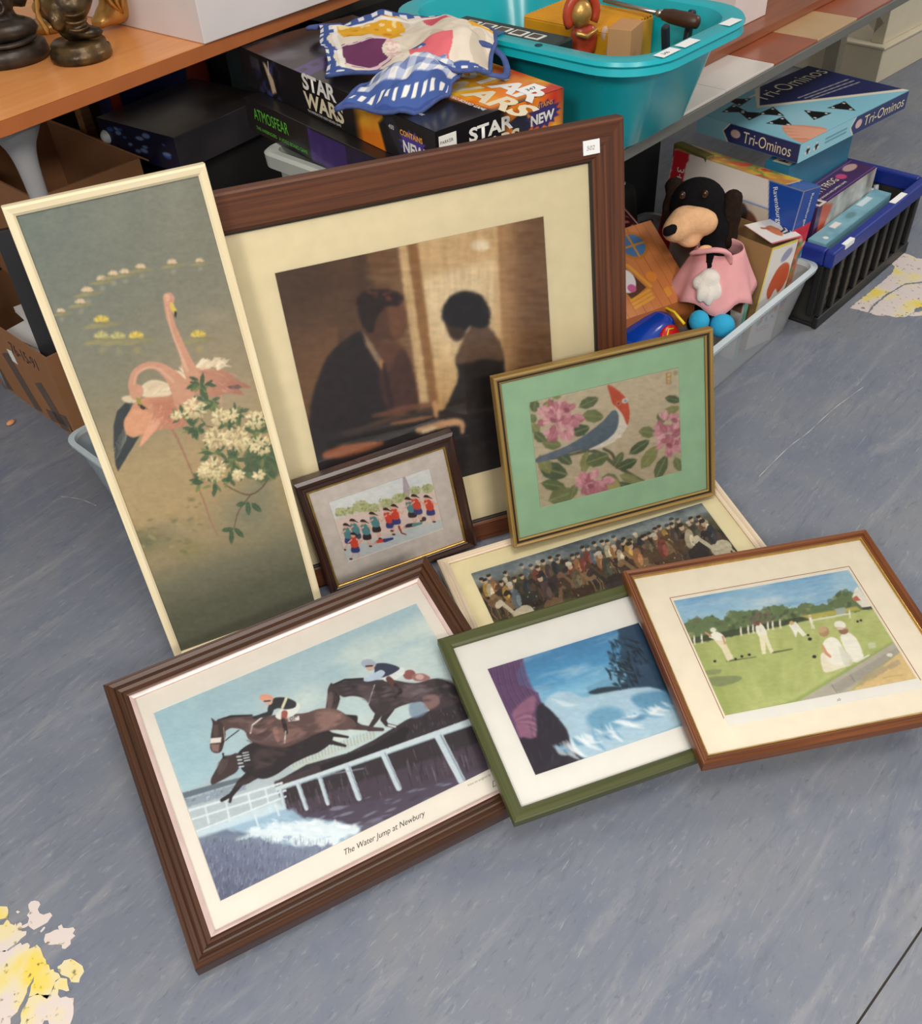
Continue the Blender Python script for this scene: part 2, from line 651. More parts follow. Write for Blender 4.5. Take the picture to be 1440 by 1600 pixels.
def floor_mat():
    m, N, L, b = new_mat('blue_grey_vinyl')
    tc = N.new('ShaderNodeTexCoord')

    def nz(rot, sc, scale, det, dist=0.0, seedoff=0.0):
        mp = N.new('ShaderNodeMapping')
        mp.vector_type = 'TEXTURE'
        mp.inputs['Rotation'].default_value = (0, 0, math.radians(rot))
        mp.inputs['Scale'].default_value = sc
        mp.inputs['Location'].default_value = (seedoff, seedoff * .7, 0)
        L.new(tc.outputs['Object'], mp.inputs['Vector'])
        n = N.new('ShaderNodeTexNoise')
        n.inputs['Scale'].default_value = scale
        n.inputs['Detail'].default_value = det
        n.inputs['Distortion'].default_value = dist
        n.inputs['Roughness'].default_value = 0.62
        L.new(mp.outputs[0], n.inputs['Vector'])
        return n.outputs['Fac']

    def ramp(src, stops):
        r = N.new('ShaderNodeValToRGB')
        e = r.color_ramp.elements
        e[0].position, e[0].color = stops[0][0], lin(stops[0][1])
        e[1].position, e[1].color = stops[-1][0], lin(stops[-1][1])
        for p, c in stops[1:-1]:
            x = e.new(p)
            x.color = lin(c)
        L.new(src, r.inputs['Fac'])
        return r.outputs['Color']

    def mask(src, a, bb):
        r = N.new('ShaderNodeMapRange')
        r.interpolation_type = 'SMOOTHSTEP'
        r.inputs['From Min'].default_value = a
        r.inputs['From Max'].default_value = bb
        L.new(src, r.inputs['Value'])
        return r.outputs[0]

    def mix(f, a, bb, amt=None):
        x = N.new('ShaderNodeMix')
        x.data_type = 'RGBA'
        if amt is not None:
            mu = N.new('ShaderNodeMath')
            mu.operation = 'MULTIPLY'
            mu.inputs[1].default_value = amt
            L.new(f, mu.inputs[0])
            f = mu.outputs[0]
        L.new(f, x.inputs['Factor'])
        for k, v in ((6, a), (7, bb)):
            if isinstance(v, tuple):
                x.inputs[k].default_value = lin(v)
            else:
                L.new(v, x.inputs[k])
        return x.outputs[2]

    base = ramp(nz(0, (1, 1, 1), 3.2, 6, 0.5), [(0.30, (102, 109, 127)), (0.5, (114, 119, 131)), (0.70, (124, 126, 130))])
    streak = nz(47, (3.2, 0.55, 1), 9.0, 7, 1.2)
    c = mix(mask(streak, 0.50, 0.70), base, (140, 141, 146), 0.55)
    streak2 = nz(47, (2.6, 0.42, 1), 13.0, 7, 1.6, 3.1)
    c = mix(mask(streak2, 0.54, 0.72), c, (98, 103, 118), 0.6)
    fine = nz(47, (1.6, 0.5, 1), 60.0, 5, 0.6, 1.7)
    c = mix(mask(fine, 0.55, 0.75), c, (164, 164, 166), 0.34)
    c = mix(mask(nz(47, (1.6, 0.5, 1), 55.0, 5, 0.8, 5.7), 0.56, 0.76), c, (80, 84, 94), 0.5)
    wht = nz(49, (3.4, 0.22, 1), 17.0, 6, 2.2, 9.2)
    c = mix(mask(wht, 0.64, 0.74), c, (178, 178, 178), 0.5)
    L.new(c, b.inputs['Base Color'])
    rr = N.new('ShaderNodeMapRange')
    rr.inputs['To Min'].default_value = 0.42
    rr.inputs['To Max'].default_value = 0.62
    L.new(streak2, rr.inputs['Value'])
    L.new(rr.outputs[0], b.inputs['Roughness'])
    b.inputs['Specular IOR Level'].default_value = 0.35
    bp = N.new('ShaderNodeBump')
    bp.inputs['Strength'].default_value = 0.06
    bp.inputs['Distance'].default_value = 0.002
    L.new(fine, bp.inputs['Height'])
    L.new(bp.outputs['Normal'], b.inputs['Normal'])
    return m


VINYL = floor_mat()
# two vinyl sheets meeting at a dirty open seam; the screed shows in the gap
fl = box('floor', -7, 7, -4, 9, -0.06, -0.004, mat('dark_screed', (62, 55, 50), 0.9))
struct(fl)
sa, sb = Vector((0.514, 0.464)), Vector((0.658, 0.591))
sd = (sb - sa).normalized()
sn = Vector((sd.y, -sd.x))
A, B = sa - sd * 6, sa + sd * 11


def sheet(side):
    o = 0.0016 * side
    far = 6.5 * side
    q = [A + sn * o, B + sn * o, B + sn * far, A + sn * far]
    V = [(p.x, p.y, 0.0) for p in q] + [(p.x, p.y, -0.004) for p in q]
    return pyd('vinyl_sheet', V, [(0, 1, 2, 3), (4, 7, 6, 5), (0, 4, 5, 1), (1, 5, 6, 2), (2, 6, 7, 3), (3, 7, 4, 0)], VINYL, fl)


for sd_ in (1, -1):
    o = sheet(sd_)
    bm = bmesh.new()
    bm.from_mesh(o.data)
    bmesh.ops.recalc_face_normals(bm, faces=bm.faces)
    bm.to_mesh(o.data)
    bm.free()

# back wall of the shop, beyond the tables
wm = mat('painted_wall', (196, 190, 180), 0.8, bump=0.05)
bmw = bmesh.new()
add_box(bmw, -4.5, 7.5, 3.05, 3.15, 0.0, 2.8)
wall = bm_obj('wall_back', bmw, wm)
wall.matrix_world = Matrix.Rotation(math.radians(45), 4, 'Z')
struct(wall)


# worn-off floor marking: flakes of pale film with yellow paint left on them
def sticker_mat():
    m, N, L, b = new_mat('worn_floor_marking')
    tc = N.new('ShaderNodeTexCoord')
    n = N.new('ShaderNodeTexNoise')
    n.inputs['Scale'].default_value = 9
    n.inputs['Detail'].default_value = 6
    L.new(tc.outputs['Object'], n.inputs['Vector'])
    r = N.new('ShaderNodeValToRGB')
    e = r.color_ramp.elements
    e[0].position, e[0].color = 0.48, lin((206, 194, 190))
    e[1].position, e[1].color = 0.64, lin((218, 196, 84))
    x = e.new(0.55)
    x.color = lin((212, 200, 160))
    L.new(n.outputs['Fac'], r.inputs['Fac'])
    n2 = N.new('ShaderNodeTexNoise')
    n2.inputs['Scale'].default_value = 75
    n2.inputs['Detail'].default_value = 3
    L.new(tc.outputs['Object'], n2.inputs['Vector'])
    mr = N.new('ShaderNodeMapRange')
    mr.inputs['From Min'].default_value = 0.61
    mr.inputs['From Max'].default_value = 0.72
    L.new(n2.outputs['Fac'], mr.inputs['Value'])
    mx = N.new('ShaderNodeMix')
    mx.data_type = 'RGBA'
    L.new(mr.outputs[0], mx.inputs['Factor'])
    L.new(r.outputs['Color'], mx.inputs[6])
    mx.inputs[7].default_value = lin((110, 98, 62))
    L.new(mx.outputs[2], b.inputs['Base Color'])
    b.inputs['Roughness'].default_value = 0.6
    return m


SM = sticker_mat()


def flakes(data, label):
    c = np.mean([np.mean(f, axis=0) for f in data], axis=0)
    t = thing('worn_floor_sticker', label, 'sticker', (c[0], c[1], 0))
    for k, f in enumerate(data):
        P = np.asarray(f)
        rg = np.random.RandomState(k)
        pts = []
        for i in range(len(P)):      # nibble the torn edge
            a, b2 = P[i], P[(i + 1) % len(P)]
            d = b2 - a
            L_ = np.hypot(*d)
            nn = max(1, int(L_ / 0.006))
            for j in range(nn):
                p = a + d * j / nn
                pts.append(p + (rg.randn(2) * 0.0011 if j else 0))
        bm = bmesh.new()
        lo = [bm.verts.new((p[0] - c[0], p[1] - c[1], 0.0002)) for p in pts]
        fc = bm.faces.new(lo)
        r = bmesh.ops.extrude_face_region(bm, geom=[fc])
        for v in r['geom']:
            if isinstance(v, bmesh.types.BMVert):
                v.co.z = 0.0009
        bmesh.ops.triangulate(bm, faces=bm.faces)
        bm_obj('flake', bm, SM, t)


FLAKES_A = [
    [(-0.83, 0.721), (-0.785, 0.726), (-0.776, 0.725), (-0.771, 0.714), (-0.769, 0.705), (-0.832, 0.705)],
    [(-0.822, 0.696), (-0.773, 0.695), (-0.77, 0.703), (-0.766, 0.701), (-0.762, 0.696), (-0.755, 0.693), (-0.753, 0.696), (-0.751, 0.691), (-0.75, 0.695), (-0.746, 0.697), (-0.743, 0.695), (-0.742, 0.691), (-0.734, 0.695), (-0.731, 0.691), (-0.736, 0.688), (-0.741, 0.687), (-0.74, 0.682), (-0.732, 0.682), (-0.731, 0.676), (-0.738, 0.67), (-0.751, 0.657), (-0.757, 0.651), (-0.811, 0.654)],
    [(-0.815, 0.653), (-0.752, 0.652), (-0.736, 0.664), (-0.733, 0.66), (-0.725, 0.663), (-0.72, 0.659), (-0.72, 0.653), (-0.709, 0.659), (-0.702, 0.653), (-0.688, 0.634), (-0.677, 0.618), (-0.672, 0.619), (-0.658, 0.606), (-0.66, 0.603), (-0.665, 0.598), (-0.664, 0.591), (-0.667, 0.581), (-0.67, 0.575), (-0.682, 0.582), (-0.699, 0.58), (-0.698, 0.602), (-0.7, 0.61), (-0.701, 0.603), (-0.705, 0.593), (-0.706, 0.575), (-0.71, 0.559), (-0.718, 0.551), (-0.71, 0.513), (-0.761, 0.517)],
    [(-0.699, 0.578), (-0.687, 0.584), (-0.667, 0.58), (-0.664, 0.601), (-0.658, 0.605), (-0.647, 0.603), (-0.644, 0.594), (-0.639, 0.585), (-0.643, 0.584), (-0.656, 0.588), (-0.655, 0.58), (-0.65, 0.575), (-0.629, 0.574), (-0.626, 0.56), (-0.624, 0.544), (-0.623, 0.511), (-0.65, 0.516), (-0.66, 0.544), (-0.666, 0.544), (-0.662, 0.515), (-0.697, 0.52), (-0.704, 0.556), (-0.699, 0.574)],
    [(-0.742, 0.726), (-0.739, 0.731), (-0.733, 0.732), (-0.726, 0.73), (-0.722, 0.725), (-0.724, 0.717), (-0.719, 0.71), (-0.712, 0.707), (-0.702, 0.71), (-0.697, 0.705), (-0.702, 0.694), (-0.712, 0.688), (-0.721, 0.683), (-0.73, 0.689), (-0.734, 0.695), (-0.734, 0.703), (-0.739, 0.708), (-0.736, 0.714)],
    [(-0.71, 0.68), (-0.706, 0.687), (-0.703, 0.686), (-0.705, 0.681), (-0.708, 0.678)],
    [(-0.7, 0.666), (-0.7, 0.675), (-0.693, 0.677), (-0.681, 0.682), (-0.683, 0.686), (-0.678, 0.689), (-0.674, 0.683), (-0.658, 0.683), (-0.654, 0.679), (-0.656, 0.673), (-0.651, 0.669), (-0.657, 0.663), (-0.655, 0.656), (-0.662, 0.649), (-0.667, 0.65), (-0.669, 0.656), (-0.685, 0.657), (-0.697, 0.661)],
    [(-0.667, 0.622), (-0.659, 0.631), (-0.649, 0.633), (-0.636, 0.626), (-0.628, 0.621), (-0.623, 0.612), (-0.627, 0.603), (-0.627, 0.596), (-0.639, 0.597), (-0.644, 0.604), (-0.651, 0.607), (-0.663, 0.615)],
    [(-0.759, 0.715), (-0.757, 0.717), (-0.752, 0.715), (-0.755, 0.712)],
]
FLAKES_B = [
    [(1.167, 2.366), (1.205, 2.402), (1.258, 2.45), (1.303, 2.491), (1.364, 2.554), (1.381, 2.588), (1.378, 2.598), (1.412, 2.644), (1.433, 2.665), (1.451, 2.653), (1.465, 2.625), (1.601, 2.584), (1.556, 2.495), (1.373, 2.482), (1.291, 2.424), (1.233, 2.37), (1.208, 2.336)],
    [(1.211, 2.334), (1.235, 2.365), (1.295, 2.419), (1.369, 2.473), (1.549, 2.483), (1.474, 2.349), (1.349, 2.342), (1.334, 2.32), (1.301, 2.298), (1.273, 2.3), (1.255, 2.312), (1.225, 2.316)],
    [(1.313, 2.303), (1.338, 2.319), (1.493, 2.331), (1.485, 2.3), (1.322, 2.299)],
]
flakes(FLAKES_A, 'torn white and yellow floor sticker remains in the bottom left corner')
flakes(FLAKES_B, 'worn yellow floor sticker next to the black and blue crate')

SCM = mat('pale_scratch', (176, 176, 178), .6)
for name_, P_ in (('a', [(.705, 1.654), (.80, 1.75), (.87, 1.808), (.96, 1.893), (1.066, 1.978)]), ('b', [(-.961, 1.757), (-.91, 1.742), (-.865, 1.714)])):
    Q_ = catmull(P_, 6, False)
    T_ = np.gradient(Q_, axis=0)
    T_ /= np.linalg.norm(T_, axis=1)[:, None]
    N_ = np.c_[-T_[:, 1], T_[:, 0]] * (.0007 + .0005 * np.sin(np.arange(len(Q_)) * 1.7))[:, None]
    V_ = [(*(q + n), .0004) for q, n in zip(Q_, N_)] + [(*(q - n), .0004) for q, n in zip(Q_, N_)]
    k_ = len(Q_)
    pyd('scratch', V_, [(i, k_ + i, k_ + i + 1, i + 1) for i in range(k_ - 1)], SCM, fl)

# ------------------------------------------------------------------ framed pictures
def rx(a):
    return Matrix.Rotation(a, 3, 'X')


def rz(a):
    return Matrix.Rotation(a, 3, 'Z')


def ry(a):
    return Matrix.Rotation(a, 3, 'Y')


def rect_rot(az, tilt, e):
    return rz(az) @ rx(-tilt) @ (rz(e) if tilt > 1 else ry(e))


def rail(name, side, inn, out, prof, m, parent, z0, y0, seed=0):
    """one mitred length of moulding; inn/out are (l, r, b, t); prof a closed list of (u, y)"""
    il, ir, ib, it = inn
    ol, orr, ob, ot = out
    pts = []
    for u, y in prof:
        l, r, b, t = il + u * (ol - il), ir + u * (orr - ir), ib + u * (ob - ib), it + u * (ot - it)
        c = {'top': ((l, t), (r, t)), 'right': ((r, t), (r, b)), 'bottom': ((r, b), (l, b)), 'left': ((l, b), (l, t))}[side]
        pts.append([(p[0], y0 + y, p[1] - z0) for p in c])
    n = len(prof)
    V = [p[0] for p in pts] + [p[1] for p in pts]
    F = [(k, (k + 1) % n, n + (k + 1) % n, n + k) for k in range(n)]
    F += [tuple(range(n))[::-1], tuple(range(n, 2 * n))]
    o = pyd(name, V, F, m, parent)
    me = o.data
    uvl = me.uv_layers.new(name='UVMap')
    hor = side in ('top', 'bottom')
    cum = [0.0]
    for k in range(n):
        a, b2 = prof[k], prof[(k + 1) % n]
        cum.append(cum[-1] + math.hypot((a[0] - b2[0]) * abs(ol - il), a[1] - b2[1]))
    for p in me.polygons:
        vi = list(p.vertices)
        ks = [i % n for i in vi]
        for li, v in zip(p.loop_indices, vi):
            k = v % n
            c = cum[k]
            if k == 0 and n - 1 in ks and 1 not in ks:
                c = cum[n]
            co = me.vertices[v].co
            uvl.data[li].uv = ((co.x if hor else co.z) + seed * 1.37, c + seed * 0.31)
    bm = bmesh.new()
    bm.from_mesh(me)
    bmesh.ops.recalc_face_normals(bm, faces=bm.faces)
    bm.to_mesh(me)
    bm.free()
    return o


def ring(name, inn, out, y_in, y_out, m, parent, z0, y0, thick=0.0014):
    """mount board: flat card with a bevelled window"""
    def r4(r, y):
        l, rr, b, t = r
        return [(l, y0 + y, b - z0), (rr, y0 + y, b - z0), (rr, y0 + y, t - z0), (l, y0 + y, t - z0)]
    b = thick
    inn2 = (inn[0] + b, inn[1] - b, inn[2] + b, inn[3] - b)
    V = r4(out, y_out) + r4(inn, y_in) + r4(inn2, y_in + thick) + r4(out, y_out + thick)
    F = []
    for a, c in ((0, 4), (4, 8), (8, 12), (12, 0)):
        for k in range(4):
            F.append((a + k, a + (k + 1) % 4, c + (k + 1) % 4, c + k))
    o = pyd(name, V, F, m, parent)
    bm = bmesh.new()
    bm.from_mesh(o.data)
    bmesh.ops.recalc_face_normals(bm, faces=bm.faces)
    bm.to_mesh(o.data)
    bm.free()
    return o


GLASS = glass_mat('picture_glass', refl=0.8)
BACK = mat('brown_hardboard_back', (120, 92, 66), 0.85)


def picture(label, pose, out, inn, prof, rmat, pr, sheet, mount=None, y0=0.0, glass=True, slip=None, back=0.012, paper='print_paper', border=None):
    cx, cy, cz, az, tilt, e = pose
    R = rect_rot(az, tilt, e)
    z0 = out[2]
    base = Vector((cx, cy, cz)) + R @ Vector((0, 0, z0))
    t = thing('framed_picture', label, 'framed picture', base, R)
    for k, sd in enumerate(('top', 'right', 'bottom', 'left')):
        rail('frame_rail', sd, inn, out, prof, rmat, t, z0, y0, k + 1)
    if slip:
        w, ya, yb, sm = slip
        si = (inn[0] + w, inn[1] - w, inn[2] + w, inn[3] - w)
        sp = [(0, 0.0005), (0, ya), (0.35, ya - 0.0012), (0.7, yb), (1, yb), (1, 0.0005)]
        for k, sd in enumerate(('top', 'right', 'bottom', 'left')):
            rail('inner_slip', sd, si, inn, sp, sm, t, z0, y0, k + 5)
    l, r, b, tp = pr
    M = plane_M((l, y0 - 0.0004, b - z0), (1, 0, 0), (0, 0, 1))
    sheet.mesh('print', M, r - l, tp - b, ink(paper), t)
    if mount:
        ring('mount', pr, (inn[0] - .003, inn[1] + .003, inn[2] - .003, inn[3] + .003), -0.0016, -0.0016, mount, t, z0, y0)
    if glass:
        g = 0.0045
        V = [(inn[0] - .002, y0 - g, inn[2] - z0 - .002), (inn[1] + .002, y0 - g, inn[2] - z0 - .002), (inn[1] + .002, y0 - g, inn[3] - z0 + .002), (inn[0] - .002, y0 - g, inn[3] - z0 + .002)]
        pyd('glass', V, [(0, 1, 2, 3)], GLASS, t)
    bk = 0.004
    box('backing_board', out[0] + .006, out[1] - .006, y0 + 0.001, y0 + back - 0.001, bk, out[3] - z0 - bk, BACK, t)
    return t, z0


def crop(quad, ox, oy, s):
    return [((x - ox) * s, (y - oy) * s) for x, y in quad]


def leaf(S, x, y, ln, wd, ang, col, col2=None, a=0.95):
    c, s = math.cos(math.radians(ang)), math.sin(math.radians(ang))
    P = [(-.5, 0), (-.25, -.42), (.1, -.5), (.38, -.25), (.5, 0), (.38, .25), (.1, .5), (-.25, .42)]
    S.poly([(x + c * u * ln - s * v * wd, y + s * u * ln + c * v * wd) for u, v in P], col, 1.2, a)
    if col2:
        S.line([(x - c * ln * .45, y - s * ln * .45), (x + c * ln * .45, y + s * ln * .45)], max(1.2, wd * .1), col2, 1, .6)


def ramp_bg(S, stops):
    v = S.V
    for ch in range(3):
        S.C[..., ch] = np.interp(v, [p for p, _ in stops], [c[ch] for _, c in stops])


# ---- tall flamingo print -------------------------------------------------
def art_flamingos():
    S = Sheet(190, 560, crop([(25.6, 339.1), (310, 275), (493.7, 944.7), (283, 1019.7)], 180, 440, 3.637), (120, 115, 95))
    ramp_bg(S, [(0, (116, 117, 104)), (.2, (124, 121, 104)), (.4, (140, 128, 100)), (.52, (162, 141, 103)), (.64, (166, 142, 100)), (.74, (148, 131, 97)), (.82, (112, 109, 87)), (.9, (90, 91, 74)), (1, (88, 88, 72))])
    S.wash(lambda X, Y, U, V: (1 - U) * np.clip(1 - V / .5, 0, 1), (100, 112, 106), .75)
    S.wash(lambda X, Y, U, V: np.clip(fbm(X * .004, Y * .0015, 5) * 2.2 - .8, 0, 1) * np.clip(1 - V / .45, 0, 1), (146, 142, 122), .35)
    S.wash(lambda X, Y, U, V: np.clip(1 - np.abs(U - .8) / .5, 0, 1) * np.clip(1 - np.abs(V - .42) / .2, 0, 1), (176, 152, 122), .5)
    S.ell(560, 200, 130, 60, (160, 148, 124), 10, a=.5, fall=True)
    # misty banks and reflections at the foot
    S.ell(180, 1480, 240, 110, (92, 96, 70), -10, a=.8, fall=True)
    S.ell(330, 1400, 200, 90, (140, 128, 98), 0, a=.6, fall=True)
    S.ell(760, 1330, 300, 190, (112, 114, 96), 15, a=.8, fall=True)
    S.ell(830, 1180, 190, 180, (112, 116, 98), 15, a=.75, fall=True)
    S.ell(420, 1530, 160, 90, (122, 118, 72), 0, a=.6, fall=True)
    S.dabs(60, [(100, 1240), (520, 1230), (470, 1560), (150, 1560)], [(138, 126, 80), (112, 108, 72), (176, 160, 112), (98, 98, 70)], (6, 26), 3, (-30, 30), (.3, .6), .4, 6)
    # lilies
    gx = lambda x, y: ((x - 180) * 3.637, (y - 440) * 3.637)
    for i, (x, y, k) in enumerate([(96, 489, 1), (126, 475, 2), (137, 457, 3), (159, 439, 2), (177, 431, 2), (195, 428, 2), (220, 420, 2), (269, 413, 2), (312, 410, 1), (159, 504, 4), (159, 529, 5), (213, 529, 4), (310, 527, 4), (185, 530, 5)]):
        X, Y = gx(x, y)
        f = .62 + .14 * k if k < 4 else 1.35
        S.ell(X + 8, Y + 14 * f, 75 * f, 12 * f, (134, 128, 92), -6, 3, .8)
        S.ell(X - 30 * f, Y + 20 * f, 45 * f, 9 * f, (148, 140, 98), -8, 3, .7)
        cs = [(206, 190, 150), (190, 172, 128), (214, 176, 150)] if k < 4 else ([(206, 178, 76), (216, 192, 104), (186, 160, 66)] if k == 4 else [(176, 168, 104), (190, 182, 130), (160, 154, 96)])
        for j in range(9):
            an = -170 + 20 * j
            leaf(S, X + 20 * f * math.cos(math.radians(an)), Y - 2 + 14 * f * math.sin(math.radians(an)), 34 * f, 11 * f, an, cs[j % 3], a=.9)
        S.ell(X + 6, Y + 52 * f, 26 * f, 26 * f, cs[0], 0, a=.3, fall=True)
    PK, PK2, PK3 = (194, 142, 116), (216, 172, 144), (164, 110, 90)
    # legs
    S.line([(322, 838), (368, 925), (430, 1070), (500, 1240), (550, 1380), (585, 1450)], [17, 13, 12, 10, 8, 5], (152, 112, 88), 2, .95, 4)
    S.line([(402, 820), (418, 900), (440, 990), (490, 1100), (560, 1240), (600, 1310)], [12, 10, 10, 9, 7, 4], (172, 134, 106), 3, .75, 4)
    S.line([(600, 655), (606, 720)], [14, 10], (184, 140, 114), 2, .9)
    # standing bird behind
    S.poly([(400, 505), (450, 485), (540, 498), (620, 505), (690, 558), (775, 605), (705, 610), (732, 648), (650, 638), (560, 658), (480, 645), (415, 610)], PK, 4, 1, 5, PK3, ((430, 500), (700, 640)))
    S.poly([(636, 598), (700, 588), (724, 604), (690, 616), (650, 612)], (104, 82, 80), 3)
    for k in range(26):
        rg = random.Random(k)
        x, y = 450 + rg.uniform(0, 140), 500 - rg.uniform(0, 20)
        S.line([(x, y), (x + rg.uniform(10, 50), y - rg.uniform(15, 45)), (x + rg.uniform(40, 80), y - rg.uniform(10, 50))], [16, 12, 3], rg.choice([(222, 200, 168), (206, 178, 148), (232, 214, 184)]), 3, .7, 3)
    for k in range(14):
        rg = random.Random(40 + k)
        x, y = 340 + rg.uniform(0, 60), 470 + rg.uniform(0, 90)
        S.line([(x, y), (x + 25, y + 20), (x + 60, y + 45)], [5, 16, 8], rg.choice([(224, 204, 172), (212, 190, 160)]), 3, .8, 3)
    S.line([(302, 95), (306, 190), (340, 290), (385, 400), (425, 500), (450, 560)], [54, 38, 40, 50, 74, 90], PK, 3, 1, 5)
    S.line([(296, 150), (320, 280), (366, 400), (410, 510)], [8, 10, 14, 20], PK2, 5, .6, 5)
    S.ell(305, 102, 33, 38, PK, -15, 3)
    S.ell(297, 95, 15, 20, PK2, -15, 5, .7)
    S.poly([(312, 120), (334, 130), (350, 168), (344, 205), (328, 180), (312, 150)], (206, 180, 84), 2)
    S.poly([(336, 172), (351, 172), (347, 210), (338, 200)], (40, 40, 38), 2)
    # preening bird in front: dark wing, body, looped neck
    W = [(112, 672), (60, 690), (12, 740), (-8, 820), (-8, 930), (2, 1040), (18, 1082), (60, 1010), (140, 880), (100, 890), (62, 870), (50, 800), (80, 740)]
    S.poly(W, (56, 62, 64), 2, 1)
    for k in range(9):
        a = 100 + k * 11
        S.line([(95 - k * 4, 770 + k * 16), (95 + 190 * math.cos(math.radians(a)) * .6, 790 + k * 34)], [4, 2], (164, 160, 146), 1.5, .8)
    S.poly([(40, 660), (110, 650), (120, 690), (60, 690)], (214, 192, 160), 6, .9, 3)
    S.poly([(130, 680), (240, 640), (330, 655), (400, 670), (445, 730), (425, 800), (340, 842), (262, 842), (200, 880), (140, 944), (150, 870), (100, 888), (62, 862), (50, 800), (82, 740)], (198, 140, 108), 3, 1, 4, (176, 120, 96), ((80, 700), (380, 820)))
    S.poly([(62, 780), (130, 730), (210, 760), (180, 850), (110, 886), (64, 860)], (210, 150, 114), 14, .8, 4)
    S.poly([(200, 800), (262, 790), (220, 860), (140, 940)], (226, 166, 134), 10, .7, 3)
    S.poly([(220, 690), (330, 690), (360, 790), (260, 800)], (178, 112, 92), 30, .6, 4)
    S.poly([(150, 600), (200, 565), (270, 570), (330, 610), (310, 650), (200, 660), (150, 650)], (214, 196, 164), 8, .95, 4)
    for k in range(16):
        rg = random.Random(90 + k)
        x, y = 165 + rg.uniform(0, 130), 600 + rg.uniform(0, 50)
        S.line([(x, y), (x + rg.uniform(10, 40), y - 22), (x + rg.uniform(30, 70), y - rg.uniform(10, 40))], [5, 12, 3], rg.choice([(232, 218, 190), (200, 178, 150), (216, 190, 158)]), 2, .75, 3)
    S.line([(118, 645), (98, 590), (118, 520), (180, 482), (250, 488), (320, 540), (370, 610), (400, 680)], [62, 46, 42, 40, 50, 78, 112, 130], PK, 3, 1, 6)
    S.line([(108, 600), (122, 530), (180, 494), (248, 500), (330, 570)], [12, 12, 12, 14, 20], PK2, 5, .55, 6)
    S.ell(124, 628, 38, 42, PK, 20, 3)
    S.poly([(118, 660), (146, 668), (150, 695), (182, 726), (150, 727), (130, 706)], (150, 138, 66), 2)
    S.poly([(128, 700), (150, 702), (184, 727), (152, 730)], (40, 44, 40), 2)
    for k in range(70):
        rg = random.Random(300 + k)
        x, y = rg.uniform(70, 420), rg.uniform(690, 830)
        if y > 690 + (x - 60) * .9 or y > 835 - max(0, (x - 300)) * .3:
            continue
        a = math.radians(rg.uniform(100, 150))
        S.line([(x, y), (x + 26 * math.cos(a), y + 26 * math.sin(a))], [7, 2], rg.choice([(222, 170, 138), (172, 112, 88), (206, 150, 120), (186, 126, 100)]), 3, .5)
    for k in range(40):
        rg = random.Random(500 + k)
        x, y = rg.uniform(440, 680), rg.uniform(510, 625)
        S.line([(x, y), (x + 34, y + 16)], [7, 2], rg.choice([(214, 164, 136), (164, 108, 90), (200, 146, 120)]), 3, .45)
    # blossom branch
    S.line([(618, 1152), (690, 1195), (770, 1216), (840, 1170), (892, 1085)], [7, 7, 8, 8, 9], (96, 78, 58), 1.5, 1, 4)
    S.line([(772, 1216), (705, 1305), (678, 1400)], [7, 6, 5], (96, 78, 58), 1.5, 1, 3)
    S.line([(490, 785), (520, 825), (575, 835)], 5, (84, 78, 56), 1.5)
    S.line([(750, 960), (780, 1000), (840, 1010)], 6, (96, 78, 58), 1.5)
    G1, G2, G3 = (62, 84, 60), (84, 104, 66), (112, 122, 74)
    rg = random.Random(11)
    S.poly([(740, 980), (900, 920), (930, 1100), (830, 1140), (760, 1080)], (72, 88, 64), 22, .85, 4, rag=14, rs=.03)
    for cx, cy, n, r in [(480, 590, 14, 65), (520, 690, 14, 60), (380, 760, 12, 60), (450, 830, 10, 55), (560, 700, 10, 40), (690, 760, 12, 60), (640, 820, 9, 50), (560, 975, 12, 70), (690, 1010, 20, 80), (810, 860, 16, 75), (850, 1000, 18, 85), (720, 1080, 12, 60), (560, 1150, 8, 70), (470, 1140, 6, 50), (640, 1130, 6, 40), (830, 800, 10, 70), (780, 930, 8, 50), (860, 1080, 10, 60)]:
        for k in range(n):
            a = rg.uniform(0, 360)
            d = rg.uniform(.3, 1) * r
            leaf(S, cx + d * math.cos(math.radians(a)), cy + d * math.sin(math.radians(a)) * .8, rg.uniform(48, 78), rg.uniform(15, 26), a + rg.uniform(-25, 25), rg.choice([G1, G1, G2, G3]), (120, 132, 92), .85)
    for x, y, l, w, a in [(432, 850, 60, 22, 130), (458, 868, 66, 28, 88), (490, 848, 50, 24, 40), (448, 555, 60, 20, 200), (495, 565, 90, 26, 95), (545, 590, 70, 22, 10), (640, 1415, 75, 28, -8), (662, 1455, 90, 28, 90), (705, 1432, 80, 30, 45), (715, 1270, 60, 28, -15), (757, 1292, 85, 30, 85), (803, 1288, 80, 34, 40), (470, 1145, 70, 30, 0), (568, 1176, 55, 26, 80), (636, 1130, 70, 24, -12), (806, 935, 52, 28, 8)]:
        leaf(S, x, y, l, w, a, G1, (106, 122, 84))
    for cx, cy, r in [(450, 728, 66), (345, 760, 28), (588, 772, 48), (660, 765, 40), (570, 895, 66), (700, 898, 78), (825, 935, 62), (560, 1075, 76), (800, 790, 58), (815, 1108, 34), (700, 1105, 34), (500, 1085, 30)]:
        n = int(r * 1.1)
        for k in range(n):
            a, d = rg.uniform(0, 360), r * math.sqrt(rg.uniform(0, 1))
            x, y = cx + d * math.cos(math.radians(a)), cy + d * math.sin(math.radians(a)) * .9
            sh = .5 + .5 * (y - cy) / r
            c = rg.choice([(228, 212, 168), (216, 198, 150), (202, 182, 136)]) if sh < .7 else rg.choice([(204, 184, 140), (186, 168, 126)])
            leaf(S, x, y, rg.uniform(18, 34), rg.uniform(10, 15), a + rg.uniform(-30, 30), c, None, .85)
    S.grain(5, (.05, .05), 7)
    S.grain(4, (.4, .4), 9, 2)
    S.blur(1)
